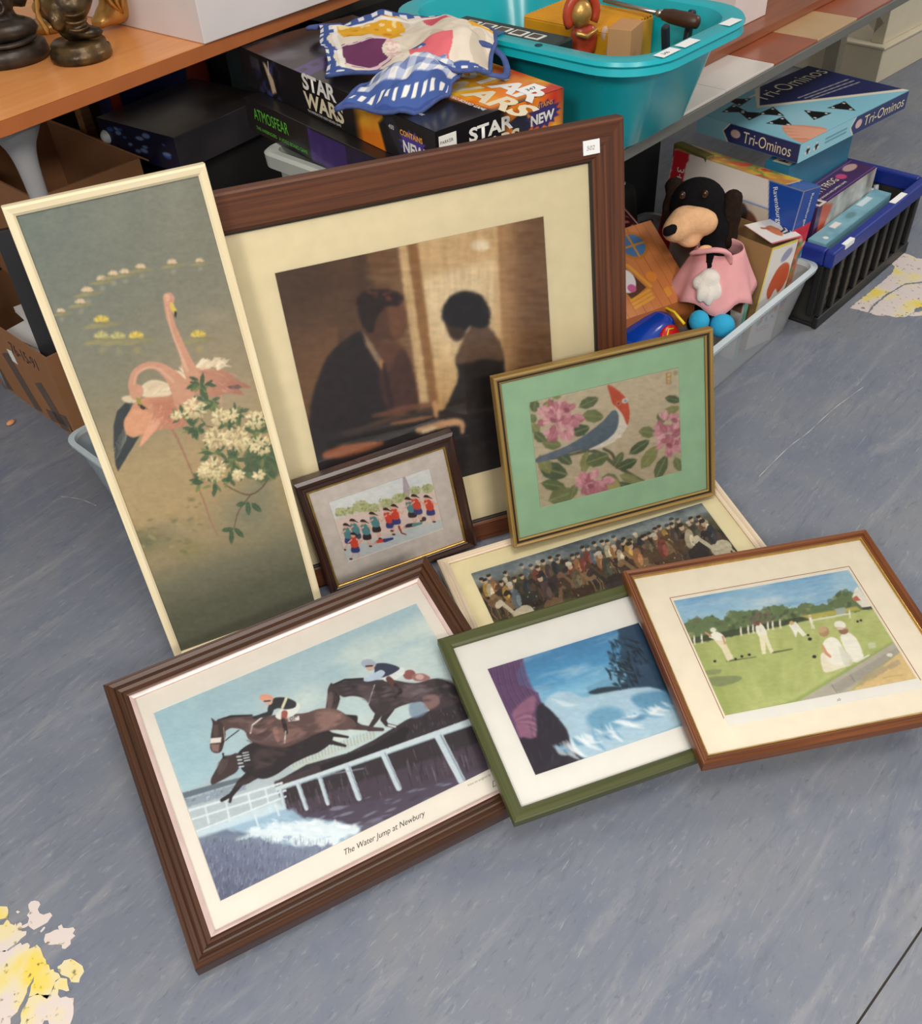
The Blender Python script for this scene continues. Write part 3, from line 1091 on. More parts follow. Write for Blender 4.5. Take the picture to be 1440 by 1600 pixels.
    S.brushed(3.5, .04, 4)
    S.C = (S.C - S.C.mean(-1, keepdims=True)) * .95 + S.C.mean(-1, keepdims=True)
    return S


# ---- couple at the piano, warm window light -----------------------------
def art_couple():
    S = Sheet(300, 300, crop([(429.5, 427.6), (850, 335.6), (869.9, 706.4), (512.1, 806.9)], 340, 170, 2.25), (86, 62, 46))
    S.wash(lambda X, Y, U, V: np.clip(1 - np.hypot(U - .16, V - .45) / .35, 0, 1), (150, 108, 70), .8)
    S.wash(lambda X, Y, U, V: np.clip(1 - V / .25, 0, 1) * np.clip(1 - U / .45, 0, 1), (78, 60, 48), .8)
    S.wash(lambda X, Y, U, V: np.clip((V - .6) / .3, 0, 1), (50, 42, 40), .9)
    S.poly([(385, 540), (470, 520), (540, 1090), (460, 1120), (430, 840)], (92, 66, 48), 10, .7)
    # glowing window between two posts
    S.poly([(520, 500), (640, 470), (720, 1060), (640, 1080), (560, 640)], (120, 84, 54), 12, .8)
    S.poly([(700, 455), (985, 400), (1015, 1010), (770, 1080)], (232, 204, 158), 8, 1, 0, (206, 164, 108), ((860, 660), (860, 1080)))
    S.wash(lambda X, Y, U, V: np.exp(-(((X - 840) / 130) ** 2 + ((Y - 690) / 210) ** 2)), (250, 232, 194), .8)
    S.poly([(690, 470), (985, 402), (985, 520), (700, 600)], (198, 158, 108), 30, .55)
    S.poly([(636, 482), (668, 474), (745, 1050), (712, 1056)], (222, 190, 140), 6, .95)
    S.poly([(668, 474), (704, 466), (775, 1040), (745, 1050)], (150, 106, 64), 6, .95)
    S.ell(925, 478, 34, 20, (248, 236, 206), 0, 8, .9)
    # right-hand wall
    S.poly([(985, 398), (1160, 365), (1200, 1210), (1012, 1250)], (138, 100, 68), 6, 1, 0, (112, 80, 56), ((990, 700), (1170, 700)))
    S.wash(lambda X, Y, U, V: np.exp(-((X - 1010) / 40) ** 2) * np.clip(1 - (V - .75) / .2, 0, 1) * (X > 975), (206, 164, 114), .65)
    S.poly([(1010, 560), (1150, 520), (1165, 620), (1020, 640)], (150, 114, 82), 8, .3)
    # brush texture of the lit parts
    S.wash(lambda X, Y, U, V: np.clip(fbm(X * .25, Y * .012, 4, 3) * 2 - .8, 0, 1) * (X > 540) * (V < .7), (112, 78, 48), .30)
    S.wash(lambda X, Y, U, V: np.clip(fbm(X * .012, Y * .22, 14, 3) * 2 - .9, 0, 1) * (X > 520) * (V < .6), (246, 222, 178), .25)
    D = (44, 37, 36)
    # man
    S.poly([(318, 1150), (335, 1010), (385, 880), (455, 810), (515, 785), (560, 850), (600, 930), (640, 850), (680, 900), (702, 1060), (640, 1075), (540, 1110), (430, 1150), (330, 1170)], D, 7, 1, 4)
    S.poly([(575, 830), (640, 830), (680, 900), (700, 1040), (600, 1060), (570, 960)], (96, 60, 50), 16, .7, 4)
    S.poly([(505, 770), (520, 700), (560, 660), (620, 660), (658, 700), (664, 750), (652, 800), (615, 818), (580, 812), (560, 850), (530, 820)], (92, 62, 48), 6, 1, 4)
    S.poly([(600, 690), (655, 690), (664, 750), (650, 800), (612, 800)], (126, 84, 60), 12, .8, 4)
    S.poly([(490, 690), (505, 650), (560, 634), (620, 640), (655, 662), (640, 690), (590, 700), (560, 740), (545, 790), (512, 770)], (46, 34, 32), 5, 1, 4)
    S.dabs(16, [(530, 640), (650, 645), (650, 680), (540, 670)], [(164, 92, 60), (130, 74, 52)], (4, 12), 5, (-30, 20), (.3, .5), .7, 3)
    S.poly([(508, 785), (545, 830), (585, 900), (578, 925), (555, 890), (520, 830)], (168, 140, 112), 4, .9)
    S.ell(577, 900, 6, 14, (220, 150, 96), 0, 3)
    S.line([(585, 905), (600, 1000), (615, 1060)], [12, 22, 16], (56, 40, 40), 5, .9)
    # woman
    S.poly([(795, 1060), (820, 1010), (845, 940), (835, 880), (860, 830), (890, 770), (935, 755), (985, 815), (1006, 890), (1008, 1100), (1015, 1280), (790, 1280), (760, 1100)], (46, 40, 38), 6, 1, 4)
    S.poly([(868, 800), (905, 760), (945, 762), (988, 818), (1002, 885), (940, 880), (880, 895), (838, 890)], (112, 86, 68), 7, .95, 4)
    S.poly([(788, 735), (796, 690), (830, 652), (880, 640), (930, 660), (955, 710), (955, 755), (925, 772), (885, 768), (862, 800), (838, 818), (815, 795), (803, 760)], (38, 35, 37), 8, 1, 5)
    S.poly([(800, 755), (830, 770), (862, 772), (870, 800), (838, 818), (815, 795)], (78, 56, 46), 6, .8, 4)
    # piano, hands
    S.poly([(322, 1160), (500, 1135), (700, 1075), (1005, 1035), (1030, 1300), (387, 1450), (340, 1290)], (46, 42, 44), 10, .96)
    S.poly([(430, 1140), (560, 1110), (690, 1085), (1000, 1046), (1000, 1060), (700, 1100), (450, 1160)], (70, 58, 54), 5, .7)
    S.line([(380, 1225), (440, 1210), (510, 1195), (575, 1180)], [26, 40, 34, 14], (168, 100, 64), 8, .95, 4)
    S.line([(545, 1085), (620, 1070), (690, 1052), (760, 1040)], [10, 26, 22, 10], (122, 80, 60), 7, .9, 4)
    S.line([(610, 1112), (690, 1098), (750, 1085)], [8, 14, 8], (168, 112, 76), 4, .9, 3)
    S.line([(762, 1040), (768, 1085)], [22, 12], (214, 164, 118), 5, .95)
    S.line([(705, 1135), (770, 1118), (830, 1104), (856, 1112), (858, 1140)], [22, 26, 26, 22, 12], (226, 176, 132), 6, .95, 4)
    S.line([(720, 1140), (760, 1125)], 14, (250, 226, 190), 5, .9)
    S.poly([(870, 1190), (1010, 1150), (1020, 1270), (880, 1290)], (60, 54, 54), 8, .6)
    S.grain(7, (.06, .06), 21)
    S.grain(7, (.5, .5), 23, 2)
    S.blur(5)
    S.brushed(3.5, .05, 8)
    S.blur(1)
    return S


# ---- children running, small cartoon watercolour --------------------------
def art_children():
    S = Sheet(220, 150, crop([(513.7, 786.8), (672.2, 732.9), (695.4, 828.2), (543.6, 881.8)], 440, 660, 4.5), (222, 214, 206))
    S.poly([(330, 570), (1045, 326), (1070, 460), (370, 700)], (222, 224, 222), 14)
    S.dabs(50, [(330, 570), (1045, 326), (1060, 430), (350, 650)], [(206, 216, 220), (230, 230, 226)], (20, 50), 1, (-30, -10), (.2, .4), .4, 8)
    S.poly([(375, 700), (1075, 470), (1140, 700), (440, 900)], (228, 206, 196), 20, .9)
    S.poly([(430, 900), (1135, 690), (1152, 760), (466, 1000)], (198, 206, 208), 22, .9)
    S.poly([(856, 392), (872, 388), (912, 478), (905, 522), (862, 522)], (176, 160, 168), 3, .9)
    for i, (x, y, r) in enumerate([(420, 640, 40), (490, 630, 34), (560, 600, 54), (655, 610, 38), (740, 580, 46), (825, 545, 46), (945, 490, 40), (1035, 475, 42), (870, 530, 30), (600, 610, 40)]):
        S.ell(x, y, r, r * .75, (186, 188, 140), -18, 8, .9)
        S.dabs(26, [(x - r, y - r * .7), (x + r, y - r * .7), (x + r, y + r * .7), (x - r, y + r * .7)], [(154, 162, 104), (206, 206, 160), (136, 146, 92)], (4, 11), i, a=.6)
    RED, TEAL, NV, SK, HR = (214, 78, 58), (92, 142, 146), (62, 70, 128), (226, 178, 158), (58, 44, 46)
    kids = [(470, 790, TEAL, NV, 0), (525, 745, TEAL, (70, 78, 96), 0), (515, 850, RED, NV, 0), (598, 745, TEAL, HR, 1), (665, 700, TEAL, HR, 1), (762, 680, RED, NV, 1), (805, 640, RED, NV, 0), (918, 600, TEAL, HR, 1), (958, 565, RED, NV, 1), (1048, 580, RED, NV, 1)]
    for n_, (x, y, c, sk, k) in enumerate(kids):
        y += (n_ * 37 % 23) - 11
        lx = [18, 30, 6, 26, 34, 30, 12, 34, 28, 30][n_]
        S.line([(x + 6, y + 60), (x - 14 + 30 * k, y + 110), (x - 26 + 56 * k, y + 128)], [12, 9, 12], SK, 2, 1)
        S.line([(x + 12, y + 60), (x + 34, y + 104), (x + 20, y + 130)], [12, 9, 8], SK, 2, 1)
        S.ell(x - 24 + 56 * k, y + 130, 12, 6, HR, 0, 2)
        S.poly([(x - 18, y + 40), (x + 24, y + 34), (x + 38, y + 78), (x - 18, y + 84)], sk, 2, 1, 3)
        S.poly([(x - 24 - lx * .5, y - 22), (x + 12 - lx * .5, y - 28), (x + 26, y + 10), (x + 24, y + 46), (x - 16, y + 48), (x - 28 - lx * .2, y + 8)], c, 2, 1, 3)
        S.line([(x + 16, y - 12), (x + 46, y + 8), (x + 58, y - 8)], [14, 9, 8], SK, 2)
        S.line([(x - 20, y - 6), (x - 44, y + 14)], [12, 8], SK, 2)
        S.ell(x - 4 - lx * .7, y - 40, 17, 18, SK, 0, 2)
        S.poly([(x - 24 - lx * .7, y - 44), (x - 14 - lx * .7, y - 60), (x + 6 - lx * .7, y - 58), (x + 18 - lx * .6, y - 46), (x + 22, y - 30), (x + 6 - lx * .5, y - 40)], HR, 2, 1, 2)
    for x, y, c in [(905, 725, (58, 56, 70)), (700, 835, RED)]:
        S.line([(x - 40, y + 26), (x - 10, y + 12), (x + 30, y + 6)], [10, 26, 26], c, 2)
        S.line([(x + 30, y + 8), (x + 84, y - 6)], [26, 16], NV if c == RED else TEAL, 2)
        S.line([(x - 30, y + 22), (x - 70, y + 40)], [10, 8], SK, 2)
    S.ell(1008, 690, 16, 16, HR, 0, 2)
    S.line([(830, 745), (850, 790), (880, 800)], [14, 10, 8], (150, 60, 52), 2)
    S.grain(6, (.04, .04), 2)
    S.blur(1)
    S.brushed(2.5, .06, 4)
    return S


# ---- bird among pink blossom ------------------------------------------------
def art_bird():
    S = Sheet(230, 170, crop([(827.8, 630.4), (1062.7, 574.7), (1067.7, 738.4), (845.6, 796)], 750, 500, 3.789), (186, 172, 146))
    S.wash(lambda X, Y, U, V: V, (168, 152, 124), .6)
    rg = random.Random(5)
    GR = [(86, 98, 64), (104, 112, 70), (70, 84, 58), (124, 126, 78)]
    S.line([(430, 830), (560, 800), (650, 780), (730, 800), (800, 860), (900, 920), (980, 960)], [10, 14, 22, 20, 24, 18, 8], (88, 88, 62), 3, 1, 4)
    S.line([(740, 770), (790, 800), (820, 880)], [16, 18, 18], (84, 82, 60), 3, 1, 3)
    L = [(330, 515, 80, 60, 95), (320, 590, 60, 50, 80), (400, 520, 120, 46, -45), (462, 462, 56, 26, -10), (650, 495, 130, 66, -25), (675, 575, 130, 80, 5), (600, 660, 120, 70, -20), (335, 650, 70, 60, 60), (360, 700, 90, 60, 40), (430, 740, 120, 70, 10), (1150, 475, 100, 48, 10), (1140, 540, 110, 50, -20), (1080, 585, 70, 50, 60), (1000, 670, 110, 70, 5), (950, 760, 150, 60, -35), (1010, 820, 170, 74, -55), (1080, 880, 160, 70, -65), (1180, 860, 90, 56, 70), (440, 900, 180, 110, 15), (390, 860, 130, 80, 60), (440, 985, 150, 70, 10), (490, 1050, 170, 110, -20), (500, 820, 130, 70, 40), (630, 850, 140, 60, 100), (700, 830, 150, 90, -20), (780, 960, 120, 90, 20), (880, 860, 130, 60, -25), (900, 950, 150, 60, 20), (830, 830, 100, 46, -60), (560, 1020, 90, 50, 110), (880, 990, 150, 40, 15)]
    for i, (x, y, l, w, a) in enumerate(L):
        leaf(S, x, y, l, w, a, GR[i % 4], (146, 146, 100))
    leaf(S, 400, 520, 110, 36, -50, (150, 146, 80), (170, 164, 100))
    leaf(S, 790, 985, 110, 90, 30, (156, 148, 92), None)
    PK = [(190, 132, 140), (172, 110, 120), (204, 154, 158), (158, 94, 104)]
    for cx, cy, rX, rY, n in [(475, 605, 125, 105, 60), (1145, 680, 90, 130, 50), (685, 970, 95, 70, 40)]:
        for k in range(n):
            a, d = rg.uniform(0, 360), math.sqrt(rg.uniform(.02, 1))
            x, y = cx + rX * d * math.cos(math.radians(a)), cy + rY * d * math.sin(math.radians(a))
            c = PK[k % 4]
            leaf(S, x, y, rg.uniform(50, 80), rg.uniform(30, 46), a + rg.uniform(-40, 40), c, tuple(min(255, v + 34) for v in c), .9)
    for x, y in [(440, 600), (520, 540), (1160, 600), (1130, 750), (660, 990)]:
        S.ell(x, y, 20, 14, (134, 74, 84), 20, 6, .8)
    # bird
    S.poly([(340, 850), (345, 822), (440, 786), (540, 742), (650, 672), (740, 600), (795, 540), (828, 565), (826, 640), (770, 712), (670, 762), (560, 788), (430, 832)], (92, 106, 116), 3, 1, 4, (74, 88, 98), ((600, 640), (680, 780)))
    S.poly([(345, 850), (420, 790), (540, 752), (600, 760), (480, 815)], (96, 104, 116), 6, .8)
    S.poly([(796, 500), (830, 540), (850, 560), (880, 628), (850, 680), (800, 726), (730, 760), (650, 775), (760, 715), (818, 650), (828, 570)], (206, 198, 184), 3, 1, 3)
    S.dabs(30, [(700, 760), (860, 640), (870, 680), (760, 760)], [(224, 218, 206), (186, 176, 160)], (5, 12), 3, (-60, -30), (.3, .5), .7)
    S.poly([(762, 392), (800, 404), (858, 452), (884, 492), (894, 570), (879, 628), (852, 566), (818, 524), (792, 500), (775, 440)], (180, 76, 48), 2.5, 1, 3)
    S.ell(828, 500, 14, 14, (200, 120, 86), 0, 2)
    S.ell(828, 500, 7, 7, (70, 40, 34), 0, 2)
    S.ell(866, 484, 20, 15, (196, 196, 190), -20, 2)
    S.ell(868, 484, 9, 7, (120, 126, 130), -20, 2)
    for y in (320, 342, 364):
        S.line([(1112, y), (1138, y - 2)], 7, (172, 132, 70), 1)
    S.line([(1112, 320), (1114, 384)], 6, (172, 132, 70), 1)
    S.line([(1138, 318), (1138, 380)], 6, (172, 132, 70), 1)
    S.line([(1114, 384), (1138, 380)], 6, (172, 132, 70), 1)
    S.ell(1165, 318, 12, 14, (140, 134, 110), 0, 5, .6)
    S.grain(8, (.05, .05), 2)
    S.grain(5, (.4, .4), 4, 2)
    S.blur(2)
    S.brushed(3.0, .05, 6)
    return S


# ---- long dark riding scene (a plain crowd of riders) -----------------------
def art_riders():
    S = Sheet(340, 116, crop([(734.5, 896), (1096.3, 784.9), (1164.5, 879), (783.8, 1001.8)], 660, 750, 2.667), (58, 54, 42))
    ramp_bg(S, [(0, (110, 122, 128)), (.14, (150, 158, 158)), (.24, (108, 106, 88)), (.36, (62, 60, 46)), (.6, (66, 58, 44)), (.8, (72, 66, 46)), (1, (98, 90, 62))])
    S.wash(lambda X, Y, U, V: np.clip(fbm(U * 9, V * 5, 5) * 2.6 - 1.1, 0, 1) * (V < .3), (70, 80, 88), .8)
    S.wash(lambda X, Y, U, V: np.clip(fbm(U * 14, V * 14, 9) * 3 - 1.5, 0, 1) * (V > .26), (106, 98, 56), .7)
    S.wash(lambda X, Y, U, V: np.clip(fbm(U * 20, V * 10, 19) * 3 - 1.6, 0, 1) * (V > .3), (30, 26, 24), .8)
    rg = random.Random(21)
    # local painter coordinates u,v -> sketch
    Hi = np.linalg.inv(S.H)

    def uv(u, v):
        q = Hi @ np.array([u, v, 1.0])
        return q[0] / q[2], q[1] / q[2]

    def E(u, v, ru, rv, c, ang=0, a=.95):
        x, y = uv(u, v)
        S.ell(x, y, ru * 960, rv * 290, c, ang - 17, 1.6, a)

    def Ln(P, w, c):
        S.line([uv(*p) for p in P], w, c, 1.4, .95)
    coats = [(92, 70, 52), (48, 40, 38), (206, 196, 170), (126, 96, 70), (72, 54, 44), (60, 50, 48), (140, 112, 80)]
    robes = [(126, 66, 56), (178, 142, 70), (96, 106, 112), (70, 72, 60), (186, 174, 146), (120, 88, 66), (80, 64, 60), (158, 112, 72), (46, 48, 54), (58, 48, 40), (98, 88, 68)]
    spots = sorted([(.03 + .94 * ((k * .618) % 1), rg.uniform(.34, .50)) for k in range(44)], key=lambda p: p[1])
    spots += [(.12, .64), (.24, .66), (.37, .62), (.5, .6), (.63, .6), (.74, .58), (.86, .56), (.95, .6)]
    for i, (u, v) in enumerate(spots):
        c = coats[i % 7] if i % 7 != 2 or i > 43 else coats[0]
        k = 1.3 if i < 44 else 1.75
        dr = -1 if i % 5 else 1
        for q in (-.016, -.006, .01, .018):
            Ln([(u + q * k, v + .1 * k), (u + q * k * 1.3 + rg.uniform(-.008, .008), v + .2 * k), (u + q * k, v + .27 * k)], 4 * k, c)
        E(u, v + .08 * k, .026 * k, .07 * k, c, rg.uniform(-8, 8))
        Ln([(u + dr * .018 * k, v + .06 * k), (u + dr * .034 * k, v - .06 * k)], 9 * k, c)
        E(u + dr * .04 * k, v - .05 * k, .012 * k, .028 * k, c, 40 * dr)
        r = robes[(i * 4 + 2) % 11]
        E(u, v - .05 * k, .0115 * k, .085 * k, r, rg.uniform(-8, 8))
        E(u + .006, v - .03 * k, .006 * k, .05 * k, tuple(min(255, int(q * 1.35) + 8) for q in r), 0, .7)
        E(u, v - .16 * k, .0065 * k, .026 * k, (206, 176, 144))
        E(u, v - .185 * k, .008 * k, .018 * k, rg.choice([(52, 40, 38), (206, 200, 186), (62, 48, 42), (70, 80, 86)]))
    for k in range(70):
        u, v = rg.uniform(.02, .98), rg.uniform(.4, .95)
        E(u, v, .003, .012, rg.choice([(204, 196, 168), (146, 134, 96), (34, 30, 28)]), rg.uniform(-30, 30), .7)
    for k in range(5):
        u = .06 + .03 * k
        E(u, .93, .014, .03, (198, 186, 152), 10, .8)
    S.grain(9, (.09, .09), 3)
    S.brushed(3.0, .08, 12)
    return S


# ---- steeplechase print -------------------------------------------------------
def art_steeplechase():
    S = Sheet(430, 310, crop([(239.1, 1114.2), (650.1, 941.5), (794.6, 1188.4), (344, 1408.6)], 220, 900, 2.4828), (160, 184, 192))
    S.wash(lambda X, Y, U, V: np.clip(V / .45, 0, 1), (190, 206, 206), .8)
    S.wash(lambda X, Y, U, V: np.clip(fbm(U * 4, V * 7, 3) * 2.4 - .9, 0, 1) * (V < .55), (204, 212, 204), .8)
    S.wash(lambda X, Y, U, V: np.clip(fbm(U * 5, V * 9, 8) * 2.2 - 1, 0, 1) * (V < .5), (136, 168, 184), .6)
    S.wash(lambda X, Y, U, V: np.clip(1 - U * 3, 0, 1) * (V < .6), (150, 186, 200), .5)
    # distance: stands, rails and grass on the left
    S.poly([(150, 850), (260, 800), (420, 770), (620, 720), (640, 800), (560, 900), (230, 1010), (200, 1000)], (172, 184, 190), 8, .95)
    S.poly([(155, 845), (290, 808), (420, 775), (420, 790), (160, 868)], (86, 100, 112), 4, .9)
    S.poly([(170, 870), (400, 800), (410, 830), (180, 900)], (130, 144, 158), 5, .8, rag=5)
    S.dabs(60, [(165, 870), (400, 800), (410, 840), (180, 905)], [(96, 108, 126), (176, 188, 196)], (3, 9), 8, (-40, -5), (.3, .5), .7)
    S.poly([(560, 715), (700, 680), (905, 600), (908, 632), (740, 700), (590, 760)], (186, 196, 190), 4, .95)
    for k in range(26):
        x = 585 + k * 12.5
        y = 725 - k * 4.5
        S.line([(x, y - 12), (x + 5, y + 18)], 2.4, (128, 138, 138), 1, .7)
    # hedge, brush and take-off rail
    HB = (48, 40, 46)
    S.poly([(515, 806), (640, 735), (800, 690), (900, 640), (1030, 560), (1235, 478), (1300, 600), (1345, 765), (960, 945), (640, 985), (555, 900)], HB, 4)
    S.poly([(560, 890), (700, 850), (1340, 640), (1345, 770), (960, 950), (640, 985)], (70, 58, 72), 14, .9)
    rg = random.Random(4)
    for k in range(170):
        x = rg.uniform(540, 1335)
        yt = np.interp(x, [540, 860, 1140, 1335], [840, 735, 640, 585])
        y = yt + rg.uniform(6, 130)
        ln = rg.uniform(12, 60)
        S.line([(x, y), (x + ln * .28, y + ln)], [3, 1.5], rg.choice([(104, 88, 96), (134, 122, 132), (28, 22, 28), (28, 22, 28), (86, 66, 74)]), 1.5, .7)
    for k in range(120):
        x = rg.uniform(640, 1240)
        y = np.interp(x, [640, 900, 1030, 1240], [742, 645, 565, 485]) + rg.uniform(4, 60)
        S.line([(x, y), (x + 4, y + 10)], 2.5, rg.choice([(80, 68, 76), (30, 24, 28), (108, 96, 104)]), 1, .7)
    S.poly([(520, 806), (700, 735), (900, 660), (1020, 585), (1040, 600), (1015, 650), (860, 705), (700, 760), (545, 812)], (30, 24, 28), 4, .95)
    S.poly([(515, 800), (690, 738), (700, 760), (540, 815)], (70, 54, 58), 4, .8)
    # water and splash
    S.poly([(600, 930), (960, 860), (1345, 745), (1345, 790), (960, 960), (720, 1070), (560, 1000)], (74, 66, 84), 14, .85)
    S.dabs(90, [(620, 920), (1330, 760), (960, 960), (680, 1010)], [(120, 118, 140), (56, 48, 64), (150, 156, 176)], (6, 30), 6, (-28, -10), (.12, .3), .55, 3)
    S.poly([(215, 1010), (400, 950), (560, 900), (620, 930), (700, 950), (840, 975), (800, 1030), (720, 1075), (600, 1060), (400, 1010)], (150, 178, 198), 14, .95, 3, rag=12, rs=.03)
    S.poly([(400, 1000), (520, 965), (640, 950), (760, 960), (850, 980), (780, 1025), (690, 1070), (570, 1040), (450, 1015)], (214, 224, 228), 14, .9, 4, rag=16, rs=.04)
    S.dabs(130, [(330, 1000), (560, 930), (860, 970), (740, 1070), (560, 1060)], [(232, 238, 240), (188, 206, 218), (140, 160, 182)], (4, 22), 9, (-20, 30), (.2, .4), .55, 2)
    S.poly([(205, 1000), (520, 880), (560, 905), (380, 965), (220, 1025)], (196, 214, 222), 10, .8)
    S.poly([(215, 1020), (330, 985), (420, 1000), (330, 1040), (230, 1060)], (84, 92, 116), 14, .7)
    # grass bank
    S.poly([(225, 1060), (340, 1025), (450, 1022), (600, 1050), (742, 1060), (395, 1245), (285, 1245)], (116, 126, 148), 10, 1, 3, (88, 94, 118), ((420, 1020), (360, 1240)), rag=14, rs=.05)
    for k in range(520):
        x, y = rg.uniform(225, 730), rg.uniform(1025, 1240)
        if y < 1025 + 0.0 or (x - 740) * .53 + (y - 1060) > 10:
            continue
        S.line([(x, y), (x + rg.uniform(-4, 6), y - rg.uniform(10, 26))], [3, 1.2], rg.choice([(146, 158, 180), (60, 62, 84), (118, 128, 152), (170, 180, 196), (78, 80, 104)]), 1.2, .6)
    # white running rails
    WH = (208, 218, 222)
    for P, w in (([(175, 915), (360, 862), (545, 806)], 9), ([(185, 950), (380, 890), (560, 835)], 8), ([(195, 1000), (380, 930), (560, 858)], 7)):
        S.line(P, w, WH, 1.5)
    for x, y, h in ((250, 900, 60), (330, 880, 70), (415, 850, 60), (480, 825, 60), (440, 930, 40), (520, 890, 40)):
        S.line([(x, y), (x + 14, y + h)], 8, WH, 1.5, .9)
    S.line([(530, 828), (700, 772), (860, 716), (1140, 618), (1300, 562)], [20, 20, 22, 26, 30], (196, 210, 216), 2)
    S.line([(530, 836), (860, 726), (1140, 630), (1300, 576)], 5, (122, 140, 154), 2, .7)
    for (x0, y0), (x1, y1), w in (((540, 830), (556, 900), 15), ((606, 805), (640, 905), 18), ((690, 780), (722, 885), 18), ((798, 742), (842, 865), 24), ((936, 690), (996, 826), 26), ((1150, 622), (1238, 796), 34)):
        S.line([(x0, y0), (x1, y1)], [w, w * .9], (190, 204, 212), 2)
        S.line([(x0 + w * .3, y0), (x1 + w * .3, y1)], w * .22, (128, 142, 158), 2, .8)
    S.line([(680, 790), (745, 770), (860, 750)], 6, (150, 164, 176), 2, .6)
    # third horse (right, landing behind)
    H3, H3l, DK = (64, 52, 56), (112, 96, 102), (34, 28, 32)
    S.line([(930, 520), (908, 560), (886, 592)], [34, 20, 14], (54, 42, 46), 2)
    S.line([(886, 592), (880, 600), (935, 600)], 10, DK, 2)
    S.line([(965, 515), (938, 560), (950, 580), (985, 588)], [34, 22, 14, 12], (48, 38, 42), 2)
    S.line([(958, 582), (984, 588)], 8, (206, 208, 206), 2)
    S.poly([(1040, 500), (1100, 480), (1110, 530), (1050, 555)], (120, 140, 160), 8, .8, 3)
    S.poly([(868, 420), (960, 405), (1060, 418), (1140, 400), (1200, 418), (1240, 455), (1235, 490), (1160, 520), (1120, 525), (1085, 490), (1000, 510), (935, 545), (888, 515)], H3, 2, 1, 5)
    S.poly([(1090, 470), (1145, 465), (1155, 500), (1110, 520)], (146, 112, 108), 9, .8, 4)
    S.poly([(1010, 430), (1100, 430), (1090, 480), (1020, 490)], H3l, 22, .6, 4)
    S.poly([(1140, 405), (1210, 415), (1240, 460), (1180, 480)], DK, 12, .7, 4)
    S.poly([(738, 428), (800, 408), (868, 402), (930, 415), (962, 450), (960, 520), (925, 545), (890, 515), (868, 480), (820, 468), (784, 472), (762, 455)], (58, 48, 52), 2, 1, 4)
    S.poly([(830, 430), (900, 430), (920, 500), (880, 490)], (96, 82, 88), 14, .55, 4)
    S.poly([(724, 440), (738, 416), (748, 432), (768, 446), (768, 490), (752, 530), (738, 544), (718, 538), (716, 510), (722, 475)], (62, 50, 52), 2, 1, 3)
    S.poly([(716, 515), (746, 520), (738, 546), (718, 540)], (150, 124, 118), 5, .8)
    S.line([(740, 425), (790, 405), (860, 400)], [4, 8, 6], (30, 24, 28), 2)
    S.line([(905, 425), (880, 500)], 4, (196, 190, 186), 1.2, .9)
    S.line([(750, 450), (770, 480), (745, 500)], 3, (30, 24, 28), 1)
    # rider of the third horse
    S.ell(1040, 385, 24, 19, (136, 84, 80), -10, 2)
    S.poly([(1050, 388), (1090, 380), (1122, 398), (1095, 410), (1060, 408)], (150, 108, 104), 3, 1, 3)
    S.ell(1080, 394, 16, 11, (206, 178, 166), 0, 3, .8)
    S.poly([(936, 392), (985, 362), (1015, 358), (1022, 380), (985, 404), (950, 412)], (212, 218, 216), 2, 1, 3)
    S.poly([(882, 395), (905, 380), (906, 345), (950, 340), (1000, 356), (990, 372), (940, 395)], (50, 54, 76), 2, 1, 3)
    S.poly([(862, 404), (905, 378), (930, 366), (946, 378), (925, 400), (880, 412)], (176, 192, 210), 2, 1, 3)
    S.ell(882, 342, 29, 18, (158, 168, 184), 8, 2)
    S.ell(888, 356, 17, 13, (196, 164, 148), 0, 2)
    S.line([(872, 352), (896, 350)], 6, (40, 40, 50), 1.5)
    S.line([(960, 402), (990, 430), (1005, 445), (988, 468)], [22, 22, 16, 12], (92, 56, 54), 2)
    S.line([(985, 425), (1008, 450), (985, 472)], [14, 12, 10], (34, 28, 32), 2)
    # second (near black) horse
    B1, B2 = (40, 32, 36), (76, 62, 62)
    S.line([(700, 640), (745, 650), (790, 662)], [34, 16, 10], B1, 2)
    S.line([(690, 612), (750, 620), (800, 628)], [30, 14, 9], B1, 2)
    S.line([(430, 770), (385, 805), (352, 850), (314, 872)], [40, 26, 16, 14], B1, 2)
    S.line([(352, 845), (345, 878)], [14, 10], B1, 2)
    S.line([(470, 760), (410, 800), (372, 815)], [30, 20, 12], (56, 44, 46), 2)
    S.poly([(372, 700), (410, 660), (470, 640), (560, 640), (640, 605), (710, 598), (742, 615), (735, 650), (690, 685), (640, 705), (580, 735), (520, 775), (470, 790), (425, 775), (392, 755)], B1, 2, 1, 4)
    S.poly([(430, 690), (500, 660), (560, 670), (500, 740), (450, 750)], B2, 18, .6, 4)
    S.poly([(390, 720), (375, 690), (345, 698), (318, 704), (296, 745), (272, 790), (275, 812), (300, 802), (345, 778), (372, 760)], (64, 50, 50), 2, 1, 3)
    S.line([(318, 692), (322, 712)], 7, B1, 1)
    S.line([(330, 706), (322, 745), (300, 770)], 3, (28, 22, 26), 1)
    for a in range(4):
        S.line([(372 + a * 3, 704 + a * 13), (388 + a * 3, 702 + a * 13)], 6, (196, 208, 214), 1.2)
        S.line([(394 + a * 2, 690 + a * 10), (416 + a * 2, 686 + a * 10)], 5, (196, 208, 214), 1.2)
    # first horse, white noseband
    C1, C2 = (92, 70, 68), (150, 116, 108)
    S.line([(800, 575), (850, 590), (900, 596), (935, 598)], [46, 22, 14, 12], (72, 54, 54), 2)
    S.line([(770, 555), (830, 552), (830, 575)], [34, 18, 14], (36, 28, 30), 3)
    S.poly([(415, 585), (460, 555), (530, 540), (630, 535), (690, 518), (750, 518), (800, 545), (835, 580), (800, 600), (745, 600), (690, 612), (630, 640), (560, 668), (500, 668), (440, 650), (410, 625)], C1, 2, 1, 4)
